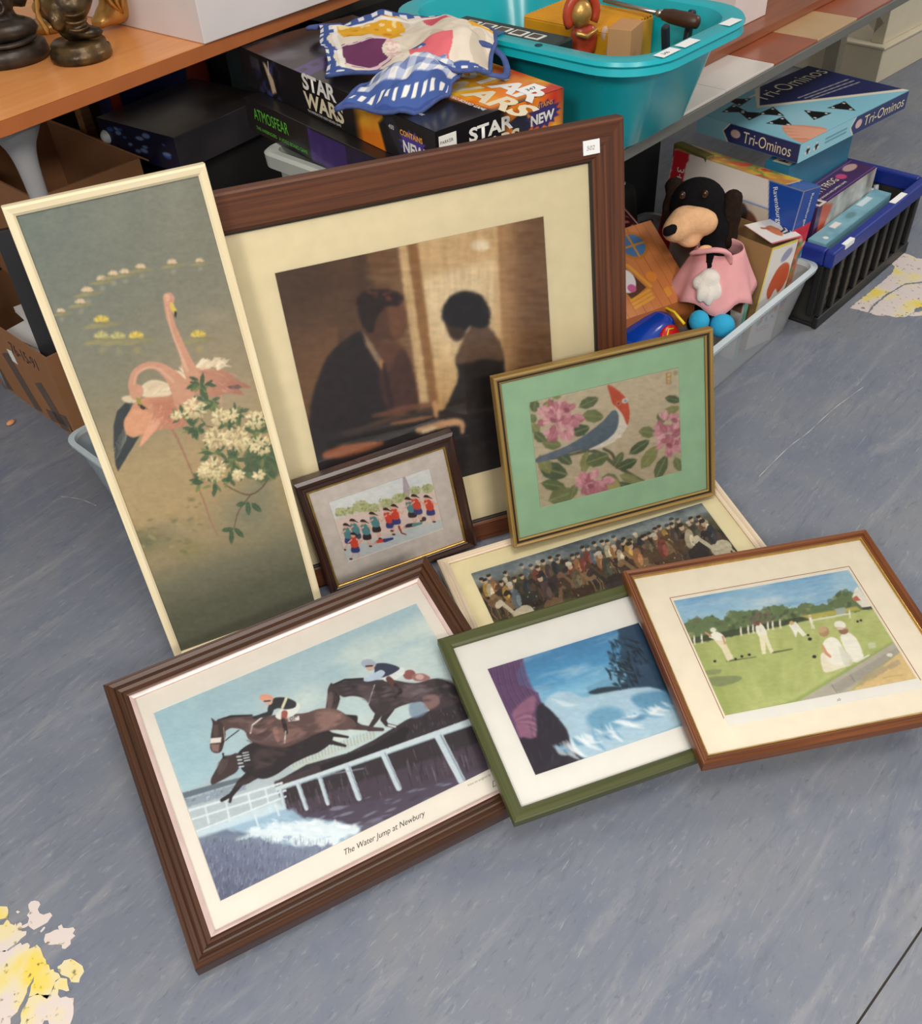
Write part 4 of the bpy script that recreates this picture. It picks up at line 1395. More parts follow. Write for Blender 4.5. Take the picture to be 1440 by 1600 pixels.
    S.poly([(680, 530), (750, 525), (790, 560), (740, 590), (690, 590)], C2, 22, .75, 4)
    S.poly([(520, 600), (600, 590), (640, 610), (590, 640), (530, 640)], C2, 18, .6, 4)
    S.poly([(420, 590), (500, 570), (510, 630), (440, 640)], (124, 104, 108), 22, .6, 4)
    S.poly([(410, 640), (480, 660), (560, 668), (640, 640), (720, 606), (720, 625), (600, 665), (480, 675)], (44, 34, 38), 8, .8)
    S.poly([(298, 562), (350, 548), (430, 545), (500, 552), (520, 590), (470, 640), (425, 630), (395, 600), (350, 592), (320, 604)], (84, 64, 62), 2, 1, 4)
    S.poly([(380, 570), (450, 565), (470, 610), (420, 605)], (132, 108, 106), 14, .6, 4)
    S.line([(300, 560), (350, 546), (430, 542)], [4, 8, 5], (36, 28, 30), 2)
    S.poly([(278, 575), (272, 553), (290, 565), (300, 558), (318, 580), (328, 615), (322, 650), (312, 682), (292, 690), (272, 680), (268, 655), (272, 615)], (62, 48, 48), 2, 1, 3)
    S.poly([(270, 632), (312, 628), (310, 648), (268, 652)], (222, 214, 206), 2)
    S.poly([(270, 655), (306, 655), (300, 686), (276, 682)], (150, 116, 108), 4, .8)
    S.line([(305, 660), (340, 630), (380, 600)], 3.5, (36, 28, 30), 1)
    S.line([(320, 590), (326, 650)], 3, (206, 190, 176), 1, .8)
    S.line([(470, 550), (432, 580), (424, 612)], 6, (212, 208, 202), 1.5)
    # its rider
    S.poly([(535, 525), (570, 505), (606, 494), (616, 512), (590, 545), (545, 560), (520, 548)], (216, 220, 216), 2, 1, 3)
    S.poly([(490, 530), (508, 480), (555, 473), (598, 490), (596, 512), (560, 520), (530, 515)], (46, 46, 50), 2, 1, 3)
    S.line([(510, 495), (500, 535), (440, 552)], [26, 18, 12], (46, 46, 50), 2)
    S.line([(562, 478), (548, 512)], 11, (216, 206, 176), 2)
    S.ell(486, 476, 27, 15, (222, 152, 126), 8, 2)
    S.ell(494, 490, 16, 13, (204, 168, 152), 0, 2)
    S.line([(478, 488), (500, 486)], 5, (50, 40, 44), 1.2)
    S.line([(556, 535), (552, 565), (560, 600)], [24, 20, 14], (150, 84, 70), 2)
    S.line([(552, 562), (562, 610)], [18, 14], (36, 30, 34), 2)
    S.poly([(566, 552), (612, 545), (614, 562), (570, 568)], (222, 222, 216), 1.5)
    S.line([(578, 562), (578, 552), (588, 551), (588, 558), (580, 562)], 2.5, (30, 26, 30), 1)
    S.line([(594, 558), (594, 550), (604, 549)], 2.5, (30, 26, 30), 1)
    S.line([(520, 600), (530, 640)], [22, 14], (150, 110, 102), 3)
    S.line([(560, 605), (556, 650)], 5, (206, 208, 206), 1.2)
    for reg, cols, n, sd in (([(430, 570), (640, 545), (760, 530), (820, 575), (700, 600), (560, 650), (430, 620)], [(128, 98, 92), (160, 126, 118), (70, 52, 52), (106, 80, 76)], 90, 1),
                             ([(310, 570), (440, 550), (500, 570), (470, 625), (380, 592)], [(118, 92, 90), (62, 46, 46), (138, 112, 110)], 40, 2),
                             ([(400, 690), (520, 650), (720, 610), (640, 695), (500, 770), (410, 750)], [(62, 50, 54), (28, 22, 26), (80, 66, 68)], 80, 3),
                             ([(890, 430), (1060, 425), (1200, 425), (1220, 470), (1000, 500), (900, 500)], [(96, 82, 88), (44, 36, 42), (124, 108, 114), (70, 58, 64)], 90, 4),
                             ([(750, 430), (900, 412), (950, 450), (900, 500), (800, 465)], [(88, 74, 80), (42, 34, 38), (104, 90, 94)], 40, 5)):
        S.dabs(n, reg, cols, (7, 22), sd, (-35, 15), (.2, .4), .4, 5)
    S.poly([(720, 470), (735, 450), (745, 470), (735, 520), (722, 520)], (112, 92, 90), 6, .7, 3)
    S.poly([(280, 585), (296, 580), (300, 620), (282, 625)], (96, 74, 70), 5, .7, 3)
    S.poly([(300, 725), (335, 712), (330, 745), (300, 775)], (96, 78, 76), 6, .6, 3)
    S.grain(4, (.06, .06), 7)
    S.grain(3, (.5, .5), 9, 2)
    S.blur(1)
    S.brushed(1.8, .09, 3)
    return S


# ---- blue seaside drapery scene (plain stand-in) -------------------------------
def art_drapery():
    S = Sheet(260, 190, crop([(760.7, 1045), (997.4, 972.2), (1089, 1126.8), (835.6, 1212.5)], 670, 920, 3.349), (80, 140, 185))
    ramp_bg(S, [(0, (70, 128, 172)), (.25, (84, 150, 192)), (.45, (140, 190, 214)), (.6, (96, 150, 180)), (1, (60, 90, 120))])
    S.wash(lambda X, Y, U, V: np.clip(fbm(U * 3 + V * 2, V * 12, 6) * 3 - 1.4, 0, 1) * (V < .5), (214, 226, 230), .8)
    S.wash(lambda X, Y, U, V: np.clip(fbm(U * 3 + V, V * 9, 16) * 3 - 1.5, 0, 1) * (V < .35), (50, 106, 156), .7)
    S.poly([(820, 520), (900, 480), (1000, 440), (1010, 520), (840, 560)], (110, 160, 190), 10, .8)
    # dark trees on the right
    S.poly([(985, 215), (1110, 170), (1300, 560), (1260, 580), (1080, 540), (1000, 520), (1030, 440)], (40, 66, 92), 12, .95, 3, rag=14, rs=.03)
    rg = random.Random(8)
    for k in range(150):
        a, d = rg.uniform(0, 360), rg.uniform(0, 95)
        x, y = 1050 + d * math.cos(math.radians(a)) * 1.1 - 20, 390 + d * math.sin(math.radians(a)) * 1.5
        leaf(S, x, y, rg.uniform(30, 70), rg.uniform(6, 12), rg.uniform(10, 80), rg.choice([(24, 40, 54), (34, 58, 76), (52, 84, 104), (20, 30, 42)]), None, .85)
    S.poly([(830, 545), (900, 518), (990, 515), (1000, 545), (900, 555)], (30, 44, 54), 5, .9, 3)
    # plum curtain, dark cloth
    S.poly([(296, 420), (495, 362), (456, 450), (470, 500), (570, 545), (600, 640), (560, 760), (640, 900), (560, 985)], (92, 66, 104), 5)
    for k in range(26):
        t = k / 25
        x0, y0 = 310 + 180 * t, 420 - 52 * t
        x1, y1 = 420 + 170 * t, 720 - 120 * t
        S.line([(x0, y0), ((x0 + x1) / 2 - 20, (y0 + y1) / 2), (x1, y1)], [8, 14, 8], [(74, 50, 88), (116, 82, 122), (60, 44, 76), (132, 90, 124)][k % 4], 6, .6, 4)
    S.poly([(440, 640), (540, 560), (560, 600), (540, 690), (590, 700), (560, 800), (480, 780), (450, 700)], (148, 100, 126), 14, .9, 3)
    for k in range(10):
        S.line([(450 + k * 8, 680 + k * 6), (520 + k * 8, 650 + k * 18), (590, 700 + k * 14)], [4, 8, 4], [(110, 72, 100), (176, 128, 148)][k % 2], 4, .7, 3)
    S.poly([(470, 790), (560, 780), (560, 640), (600, 600), (680, 660), (780, 740), (760, 830), (800, 890), (560, 985)], (40, 34, 46), 10, .98, 3)
    for k in range(60):
        x, y = rg.uniform(520, 760), rg.uniform(640, 930)
        S.line([(x, y), (x + rg.uniform(-10, 20), y + rg.uniform(20, 60))], [3, 2], rg.choice([(70, 62, 80), (22, 18, 28), (96, 88, 110)]), 2, .6)
    # heaps of pale satin
    S.poly([(600, 600), (660, 545), (740, 540), (800, 570), (900, 548), (1150, 515), (1270, 575), (1300, 640), (1318, 715), (1110, 800), (960, 850), (820, 892), (745, 830), (720, 740), (640, 640)], (172, 200, 216), 8, 1, 3)
    S.poly([(1060, 560), (1240, 535), (1275, 620), (1180, 640), (1090, 620)], (92, 146, 178), 20, .9, 3)
    S.poly([(820, 680), (900, 620), (1010, 640), (1000, 720), (880, 750)], (104, 158, 188), 26, .85, 3)
    for k in range(46):
        u = k / 45.0
        x, y = 640 + 620 * ((k * .618) % 1), 575 + 250 * ((k * .382) % 1)
        if y > 880 - (x - 820) * .36:
            continue
        ln = rg.uniform(60, 150)
        a = math.radians(rg.uniform(5, 60) if x < 950 else rg.uniform(-20, 35))
        c, s_ = math.cos(a), math.sin(a)
        S.line([(x, y), (x + c * ln * .5 - s_ * 12, y + s_ * ln * .5 + c * 12), (x + c * ln, y + s_ * ln)], [4, rg.uniform(14, 30), 4], rg.choice([(236, 240, 242), (214, 226, 232), (120, 168, 198), (92, 140, 174), (240, 244, 244), (150, 186, 208)]), 9, .75, 4)
    S.poly([(1120, 790), (1318, 705), (1335, 735), (1130, 800)], (140, 184, 206), 5, .9)
    S.grain(5, (.06, .06), 3)
    S.blur(3)
    S.brushed(3.2, .05, 5)
    return S


# ---- bowling green watercolour ----------------------------------------------
def art_bowls():
    S = Sheet(310, 225, crop([(1050.6, 938.5), (1325.7, 889.7), (1431.6, 1060.7), (1132.2, 1119.4)], 950, 820, 2.939), (176, 182, 118))
    S.poly([(280, 340), (1120, 200), (1220, 380), (350, 480)], (132, 176, 206), 6, 1, 0, (176, 204, 216), ((640, 260), (700, 440)))
    S.wash(lambda X, Y, U, V: np.clip(fbm(U * 4, V * 12, 7) * 2.8 - 1.2, 0, 1) * (V < .33), (206, 216, 220), .7)
    S.wash(lambda X, Y, U, V: np.clip(fbm(U * 5, V * 14, 17) * 2.8 - 1.3, 0, 1) * (V < .3), (86, 142, 192), .6)
    # lawn with mown stripes
    S.poly([(380, 540), (640, 490), (930, 430), (1215, 380), (1320, 545), (880, 812), (540, 885)], (178, 186, 118), 5, 1, 0, (160, 170, 100), ((820, 450), (700, 850)))
    for k in range(9):
        x = 430 + k * 95
        S.poly([(x, 520 - k * 14), (x + 40, 512 - k * 14), (x * .55 + 420 + 40, 860 - k * 12), (x * .55 + 340, 880 - k * 12)], (196, 202, 138), 16, .35)
    S.wash(lambda X, Y, U, V: np.clip(fbm(X * .012, Y * .012, 31) * 2.4 - 1, 0, 1) * (V > .4) * (U < .9), (150, 164, 92), .35)
    S.poly([(640, 880), (860, 800), (1300, 540), (1330, 570), (1110, 680), (870, 812)], (140, 158, 88), 12, .7)
    # tree belt
    T = [(335, 455), (380, 432), (440, 428), (470, 415), (520, 445), (560, 400), (620, 395), (690, 390), (750, 372), (800, 368), (850, 385), (900, 362), (960, 370), (1010, 365), (1040, 330), (1075, 302), (1115, 312), (1150, 350), (1210, 375), (1215, 390), (1060, 415), (930, 434), (640, 498), (385, 548), (365, 500)]
    S.poly(T, (104, 122, 82), 5, 1, 0, None, None, 12, .06)
    S.dabs(260, T, [(84, 100, 64), (128, 142, 96), (150, 158, 108), (66, 80, 54), (112, 106, 76)], (6, 18), 12, asp=(.5, .9), a=.6, soft=3)
    S.dabs(40, [(640, 420), (740, 400), (780, 460), (680, 480)], [(96, 82, 76), (122, 104, 92)], (8, 18), 13, a=.6, soft=3)
    S.poly([(385, 520), (640, 470), (930, 415), (935, 436), (640, 500), (388, 548)], (58, 66, 46), 6, .8)
    S.poly([(880, 420), (1140, 375), (1160, 392), (930, 436)], (190, 180, 90), 8, .9)
    S.poly([(1130, 300), (1145, 285), (1215, 375), (1165, 380), (1120, 335)], (226, 222, 210), 2)
    S.poly([(1118, 340), (1140, 325), (1160, 348), (1130, 352)], (186, 104, 82), 2)
    S.poly([(1165, 382), (1212, 374), (1214, 386), (1170, 392)], (60, 58, 60), 2, .8)
    S.poly([(1040, 388), (1088, 378), (1092, 412), (1052, 418)], (168, 178, 176), 3, .9)
    S.line([(930, 440), (1100, 410)], 8, (226, 222, 206), 2, .9)
    # path and gravel
    S.poly([(868, 815), (1310, 542), (1336, 575), (1180, 690), (1100, 770)], (180, 174, 160), 4)
    S.poly([(1020, 740), (1330, 560), (1340, 590), (1060, 775)], (160, 154, 144), 5, .8)
    S.line([(1025, 735), (1050, 775)], 3, (120, 116, 108), 1.5, .8)
    S.line([(1110, 690), (1130, 720)], 3, (120, 116, 108), 1.5, .8)
    S.poly([(1100, 775), (1345, 580), (1415, 705), (1240, 745)], (214, 188, 134), 5, 1)
    S.poly([(1180, 690), (1330, 620), (1340, 640), (1240, 690), (1130, 750), (1120, 765)], (172, 158, 130), 8, .8, 0, None, None, 8, .06)
    S.line([(1260, 705), (1300, 695), (1350, 690)], 3, (176, 150, 100), 2, .8)
    # shadows on the grass
    SH = (132, 140, 98)
    S.poly([(455, 705), (600, 695), (600, 720), (500, 745)], SH, 5, .9, 3)
    S.poly([(440, 672), (515, 665), (510, 685), (450, 690)], SH, 5, .8, 3)
    S.line([(755, 588), (845, 572)], [8, 4], (92, 100, 62), 2)
    S.line([(545, 628), (680, 608)], [6, 3], (92, 100, 62), 2)
    # players
    W, W2, SK, BK = (236, 232, 220), (206, 204, 192), (206, 150, 120), (44, 42, 40)

    def man(x, y, h, lean=0):
        S.line([(x + lean * h * .2, y - h * .5), (x - h * .02, y)], [h * .17, h * .1], (222, 212, 182), 2)
        S.line([(x + lean * h * .2, y - h * .5), (x + h * .14, y - h * .02)], [h * .17, h * .1], (228, 220, 192), 2)
        S.line([(x + lean * h * .45, y - h * .82), (x + lean * h * .2, y - h * .5)], [h * .2, h * .22], W, 2)
        S.ell(x + lean * h * .5, y - h * .92, h * .07, h * .08, SK, 0, 2)
        S.ell(x + lean * h * .5, y - h * .97, h * .09, h * .035, W, 0, 2)
    S.poly([(462, 515), (490, 492), (525, 505), (540, 535), (520, 545), (480, 525)], W, 2, 1, 3)
    S.poly([(485, 530), (535, 535), (575, 615), (548, 630), (520, 570)], (228, 218, 188), 2, 1, 0)
    S.line([(470, 512), (446, 495)], [10, 7], SK, 2)
    S.ell(482, 484, 14, 11, W, 0, 2)
    S.line([(526, 515), (536, 548)], [9, 7], SK, 2)
    S.poly([(676, 470), (700, 455), (722, 480), (728, 510), (690, 512)], W, 2, 1, 3)
    S.poly([(692, 508), (728, 505), (758, 585), (745, 592), (722, 540), (724, 594), (706, 596)], (232, 224, 196), 2)
    S.ell(688, 452, 13, 12, (120, 84, 66), 0, 2)
    S.poly([(828, 460), (860, 445), (880, 470), (910, 505), (895, 515), (870, 490), (862, 520), (845, 485)], W, 2, 1, 0)
    S.ell(842, 452, 11, 9, (206, 176, 120), 0, 2)
    man(938, 478, 62, -.4)
    man(1108, 430, 40)
    for k in range(14):
        x = 395 + k * 30 + (k % 3) * 4
        if 450 < x < 590:
            continue
        man(x, 552 - (x - 395) * .19, 42)
    for x, y, r in ((490, 628, 7), (585, 618, 6), (614, 606, 7), (648, 598, 7), (926, 526, 9), (946, 607, 9), (918, 508, 6), (1145, 445, 6), (1160, 440, 6)):
        S.ell(x, y, r, r * .85, BK, 0, 1.5)
    # seated pair at the edge
    S.poly([(975, 600), (1000, 590), (1110, 640), (1080, 655), (1000, 680), (980, 650)], (230, 222, 200), 3, 1, 3)
    S.poly([(985, 545), (1020, 516), (1055, 530), (1085, 580), (1110, 630), (1040, 650), (1000, 610)], W, 3, 1, 3)
    S.line([(985, 560), (1000, 590), (1018, 606)], [12, 14, 12], SK, 3)
    S.ell(990, 492, 24, 24, (176, 142, 104), 0, 3)
    S.ell(982, 482, 22, 14, (196, 166, 126), -15, 3)
    S.poly([(1065, 515), (1100, 495), (1140, 525), (1168, 590), (1165, 620), (1120, 630), (1090, 580)], W, 3, 1, 3)
    S.ell(1080, 488, 22, 16, (150, 112, 88), 0, 3)
    S.ell(1064, 462, 27, 20, W, 15, 2)
    S.line([(1045, 474), (1100, 478)], 6, (206, 160, 140), 2, .8)
    S.poly([(1060, 560), (1110, 600), (1120, 640), (1080, 640)], W2, 10, .7, 3)
    S.line([(1140, 630), (1195, 600)], 8, (226, 222, 210), 2)
    S.poly([(1190, 545), (1225, 540), (1228, 565), (1196, 570)], (206, 212, 190), 3, .7)
    S.ell(1290, 598, 14, 8, (226, 222, 210), 0, 2)
    S.grain(5, (.05, .05), 3)
    S.grain(3, (.4, .4), 6, 2)
    S.blur(1)
    S.brushed(2.2, .07, 4)
    return S


CREAM = wood('cream_painted_pine', (226, 208, 168), (240, 226, 192), 0.5, 90)
WALNUT = wood('walnut_moulding', (64, 31, 15), (106, 58, 30), 0.5, 160, 0.0, long=3.0)
DARKM = wood('dark_mahogany_moulding', (40, 22, 17), (62, 34, 26), 0.3, 200, 0.5)
GOLDW = wood('gilt_moulding', (120, 94, 46), (156, 126, 68), 0.35, 260)
LIMED = wood('limed_oak_moulding', (196, 176, 150), (226, 208, 184), 0.5, 260)
STEPW = wood('brown_step_moulding', (44, 24, 12), (84, 48, 26), 0.38, 200, 0.1, long=3.0)
GREENW = wood('green_stained_moulding', (54, 62, 30), (84, 86, 46), 0.42, 120, 0.0, long=2.0)
HONEY = wood('honey_brown_moulding', (86, 43, 17), (130, 74, 33), 0.4, 220, 0.05)
GOLDS = mat('gold_slip', (196, 160, 88), 0.28, 0.85, 0.15, 60)
PINKS = mat('pink_silver_slip', (214, 186, 180), 0.28, 0.4, 0.1, 14, c2=(236, 212, 206))
BLACKS = mat('black_slip', (34, 26, 22), 0.5)
IVORY = mat('ivory_mount', (236, 222, 184), 0.8, var=0.03, scale=30)
CREAMM = mat('cream_mount', (236, 226, 206), 0.8, var=0.03, scale=30)
GREYM = mat('speckled_grey_mount', (208, 198, 190), 0.8, var=0.08, scale=50)
MINT = mat('mint_green_mount', (150, 184, 150), 0.8, var=0.05, scale=25)
YELM = mat('pale_yellow_mount', (244, 232, 190), 0.8, var=0.03, scale=25)
CREAMP = mat('cream_paper_border', (218, 212, 202), 0.8, var=0.02, scale=25)
WHITEP = mat('white_paper_border', (228, 226, 220), 0.7, var=0.02, scale=25)

# poses: centre, turn, tilt from upright, twist
PO = dict(F=(-.4733, 1.3548, .436, .3903, .2187, .0027), C=(-.0372, 1.5692, .409, .2959, .1809, -.0012), K=(-.1439, 1.4442, .1453, .2969, .1804, -.0778),
          B=(.3207, 1.5183, .2464, .2645, .2859, -.0024), P=(.292, 1.3823, .039, .2834, 1.5055, -.0344), R=(-.2552, .9617, .0736, .4342, 1.43, -.0053),
          L=(.2082, .9977, .0935, .2957, 1.4817, .0178), W=(.5839, 1.079, .11, .152, 1.4849, .0181))

pF, zF = picture('tall cream-framed print of two flamingos, leaning at the left', PO['F'], (-.1557, .1557, -.4466, .4466), (-.1405, .1405, -.4225, .430),
                 [(0, .004), (0, -.003), (.25, -.0065), (.75, -.0085), (.95, -.0075), (1, -.005), (1, .014), (0, .014)], CREAM, (-.141, .141, -.423, .4305), art_flamingos(), None, y0=.0075, glass=False, back=.014, paper='canvas_print')
pC, zC = picture('largest picture, walnut frame around a dim brown print of a couple', PO['C'], (-.4195, .4195, -.414, .4065), (-.3565, .3565, -.369, .339),
                 [(0, .001), (0, -.010), (.06, -.012), (.1, -.016), (.94, -.019), (1, -.016), (1, .014), (0, .014)], WALNUT, (-.2588, .2588, -.2546, .2546), art_couple(), IVORY, slip=(.004, -.008, -.0095, BLACKS))
pK, zK = picture('small dark brown frame with a cartoon of running schoolchildren', PO['K'], (-.167, .167, -.1434, .1434), (-.1490, .1455, -.1285, .1145),
                 [(0, .001), (0, -.006), (.15, -.008), (.35, -.008), (.55, -.014), (.8, -.0155), (1, -.011), (1, .011), (0, .011)], DARKM, (-.1125, .1055, -.079, .0755), art_children(), GREYM, y0=.008, slip=(.004, -.0055, -.007, GOLDS), back=.011)
pB, zB = picture('gilt frame with a mint green mount and a painted bird in blossom', PO['B'], (-.2347, .2347, -.1876, .1876), (-.2185, .2185, -.1715, .1715),
                 [(0, .001), (0, -.006), (.18, -.008), (.3, -.0065), (.45, -.0065), (.55, -.012), (.75, -.0135), (.95, -.012), (1, -.009), (1, .009), (0, .009)], GOLDW, (-.165, .1615, -.1155, .1195), art_bird(), MINT, y0=.008, back=.009)
for k_, sd_ in enumerate(('top', 'right', 'bottom', 'left')):
    rail('black_line', sd_, (-.2225, .2225, -.1755, .1755), (-.2262, .2262, -.1792, .1792), [(0, -.004), (0, -.0085), (.5, -.0088), (1, -.0085), (1, -.004)], BLACKS, pB, zB, .008, k_)
pP, zP = picture('pale limed frame lying flat with a long dark print of riders', PO['P'], (-.3265, .3265, -.165, .119), (-.304, .307, -.150, .1055),
                 [(0, .001), (0, -.006), (.2, -.008), (.4, -.0075), (.55, -.011), (.9, -.012), (1, -.010), (1, .010), (0, .010)], LIMED, (-.2705, .2705, -.113, .067), art_riders(), YELM, back=.01)
pR, zR = picture('wide stepped brown frame with a blue steeplechase print, lying in front', PO['R'], (-.3235, .3235, -.2705, .2705), (-.2885, .2885, -.2325, .2325),
                 [(0, .001), (0, -.007), (.1, -.009), (.22, -.009), (.28, -.013), (.42, -.016), (.5, -.015), (.56, -.019), (.74, -.0225), (.8, -.0205), (.88, -.0215), (.97, -.0175), (1, -.014), (1, .010), (0, .010)], STEPW, (-.2598, .2598, -.1852, .1852), art_steeplechase(), CREAMP, slip=(.007, -.006, -.008, PINKS), back=.01)
pL, zL = picture('green-stained frame with a blue and purple print on white paper', PO['L'], (-.2175, .2175, -.1805, .198), (-.1965, .1965, -.159, .1735),
                 [(0, .001), (0, -.009), (.12, -.012), (.8, -.013), (1, -.009), (1, .007), (0, .007)], GREENW, (-.1527, .1527, -.1122, .1122), art_drapery(), WHITEP, back=.007)
pW, zW = picture('honey brown frame with a watercolour of a bowling green, lying at right', PO['W'], (-.252, .252, -.2125, .207), (-.2365, .2365, -.195, .1935),
                 [(0, .001), (0, -.006), (.15, -.008), (.3, -.0075), (.42, -.012), (.65, -.014), (.72, -.0125), (.9, -.0135), (1, -.010), (1, .008), (0, .008)], HONEY, (-.1782, .1782, -.1273, .1273), art_bowls(), CREAMM, slip=(.0025, -.0055, -.0065, GOLDS), back=.008)

# printed details on the mounts
INKB = mat('black_ink', (40, 36, 34), 0.7)
INKG = mat('grey_pencil', (138, 130, 120), 0.8)
INKR = mat('brown_rule_ink', (164, 112, 84), 0.8)


def on_mount(z0, x, z, y=-.0019):
    return plane_M((x, y, z - z0), (1, 0, 0), (0, 0, 1))


text('caption', 'The Water Jump at Newbury', .0135, INKB, pR, on_mount(zR, .012, -.208), shear=.45, align='CENTER', sx=.9)
text('caption', 'from an original by', .0058, INKG, pR, on_mount(zR, .172, -.196), shear=.2)
text('signature', 'Davies', .0155, INKG, pR, on_mount(zR, .207, -.217), shear=.5)
for (a, b2, c, d) in ((-.1825, .1825, .1325, .1337), (-.1825, -.1813, -.132, .1337), (.1813, .1825, -.132, .1337)):
    box('ruled_line', a, b2, -.0021, -.0016, c - zW, d - zW, INKR, pW)
box('paper_margin', -.1793, .1793, -.0021, -.0012, -.1475 - zW, -.1273 - zW, WHITEP, pW)
text('signature', 'ab', .008, INKG, pW, on_mount(zW, .02, -.141, -.0023), shear=.4)
# price sticker on the walnut frame
PS = box('price_sticker', .336, .369, -.0195, -.0175, .352 - zC, .377 - zC, mat('white_label_paper', (238, 238, 238), 0.6, var=.02), pC)
text('handwriting', '502', .011, INKG, PS, plane_M((.342, -.0198, .360 - zC), (1, 0, 0), (0, 0, 1)), shear=.2)

# ------------------------------------------------------------------ furniture and boxes
def prism(name, pts, z0, z1, m, parent=None, bev=0.0):
    bm = bmesh.new()
    vs = [bm.verts.new((p[0], p[1], z0)) for p in pts]
    f = bm.faces.new(vs)
    r = bmesh.ops.extrude_face_region(bm, geom=[f])
    for v in r['geom']:
        if isinstance(v, bmesh.types.BMVert):
            v.co.z = z1
    if bev:
        es = [e for e in bm.edges if abs(e.verts[0].co.z - e.verts[1].co.z) < 1e-6]
        bmesh.ops.bevel(bm, geom=es, offset=bev, segments=2, affect='EDGES')
    return bm_obj(name, bm, m, parent)


def rr(hx, hy, r, n=6):
    P = []
    for cx, cy, a0 in ((hx - r, hy - r, 0), (-hx + r, hy - r, 90), (-hx + r, -hy + r, 180), (hx - r, -hy + r, 270)):
        for k in range(n + 1):
            a = math.radians(a0 + 90 * k / n)
            P.append((cx + r * math.cos(a), cy + r * math.sin(a)))
    return P


def rr_loft(name, rings, m, parent=None, n=6, smooth=True, cap0=True, cap1=True):
    """rings: (hx, hy, r, z) — an open or closed moulded container"""
    V, F = [], []
    k = 4 * (n + 1)
    for hx, hy, r, z in rings:
        V += [(x, y, z) for x, y in rr(hx, hy, r, n)]
    for i in range(len(rings) - 1):
        for j in range(k):
            F.append((i * k + j, i * k + (j + 1) % k, (i + 1) * k + (j + 1) % k, (i + 1) * k + j))
    if cap0:
        F.append(tuple(range(k))[::-1])
    if cap1:
        F.append(tuple((len(rings) - 1) * k + j for j in range(k)))
    bm = bmesh.new()
    for v in V:
        bm.verts.new(v)
    bm.verts.ensure_lookup_table()
    for f in F:
        bm.faces.new([bm.verts[i] for i in f])
    o = bm_obj(name, bm, m, parent, smooth)
    if smooth:
        try:
            o.data.set_sharp_from_angle(angle=math.radians(40))
        except Exception:
            pass
    return o


EPS = 0.0006
FACE = {'top': lambda a, b, h: (plane_M((0, b, h + EPS), (0, -1, 0), (1, 0, 0)), b, a),      # reads front-to-right: x runs along -y
        'flat': lambda a, b, h: (plane_M((0, 0, h + EPS), (1, 0, 0), (0, 1, 0)), a, b),      # reads along x
        'front': lambda a, b, h: (plane_M((0, -EPS, 0), (1, 0, 0), (0, 0, 1)), a, h),
        'left': lambda a, b, h: (plane_M((-EPS, b, 0), (0, -1, 0), (0, 0, 1)), b, h)}
PANELS = {}
CARD = ink('glossy_card', 0.32, 0.25)


def carton(name, label, cat, loc, rot, a, b, h, m, faces=None, group=None, bev=0.002):
    """printed box: a along local x, b along local y, h high; faces = {side: painted sheet}"""
    t = thing(name, label, cat, loc, rot, group)
    box('body', 0, a, 0, b, 0, h, m, t, bev)
    for k, sh in (faces or {}).items():
        M, w, hh = FACE[k](a, b, h)
        PANELS[(t.name, k)] = sh.mesh('printed_panel', M, w, hh, CARD, t)
    return t


def ftext(t, side, dims, s, size, m, x, y, **kw):
    M, w, h = FACE[side](*dims)
    return text('lettering', s, size, m, PANELS.get((t.name, side), t), M @ Matrix.Translation((x, y, 0.0007)), **kw)


def cm(w, h, n, bg):
    """sheet drawn in centimetres, y down"""
    W, H = w * 100, h * 100
    return Sheet(max(2, int(W * n)), max(2, int(H * n)), [(0, 0), (W, 0), (W, H), (0, H)], bg)


WHITE_I = mat('white_print', (238, 236, 230), 0.4, var=.02)
CREAM_I = mat('cream_print', (232, 218, 186), 0.4, var=.02)
GREEN_I = mat('green_print', (96, 190, 60), 0.4, var=.02)
BLUE_I = mat('navy_print', (34, 44, 96), 0.4, var=.02)
YEL_I = mat('orange_yellow_print', (238, 170, 60), 0.4, var=.02)
RED_I = mat('red_print', (206, 44, 40), 0.4, var=.02)
PURP_I = mat('purple_print', (88, 62, 150), 0.4, var=.02)
BLACK_C = mat('black_card', (24, 22, 24), 0.35, var=.05)

# ---- left table ------------------------------------------------------------
TOPM = wood('beech_laminate', (228, 148, 84), (238, 164, 98), 0.3, 40, 0.2, uv=False, long=2.5)
EDGE = mat('beech_edge_band', (176, 102, 56), 0.4, var=.06)
GREYMET = mat('grey_painted_metal', (150, 150, 152), 0.45, var=.05)
tl = thing('table', 'beech laminate table with grey metal legs carrying bronze figurines', 'table', (-.796, 1.818, 0), 50.5)
o_l, o_r, dep, rad = -.12, 1.75, .72, .13
pts = [(o_r, 0), (o_r, dep), (o_l, dep)]
for k in range(9):
    a = math.radians(180 + 90 * k / 8)
    pts.append((o_l + rad + rad * math.cos(a), rad + rad * math.sin(a)))
top = prism('tabletop', pts, .8535, .855, TOPM, tl)
prism('edge_band', pts, .825, .8533, EDGE, tl, .0008)
for lx, ly in ((.06, .075), (1.6, .075), (.06, .62), (1.6, .62)):
    tube('leg', [(lx, ly, .824), (lx, ly, .80), (lx, ly, .76), (lx, ly, .68), (lx, ly, .5), (lx, ly, 0)], [.060, .046, .026, .019, .017, .016], GREYMET, tl, 14, 4)

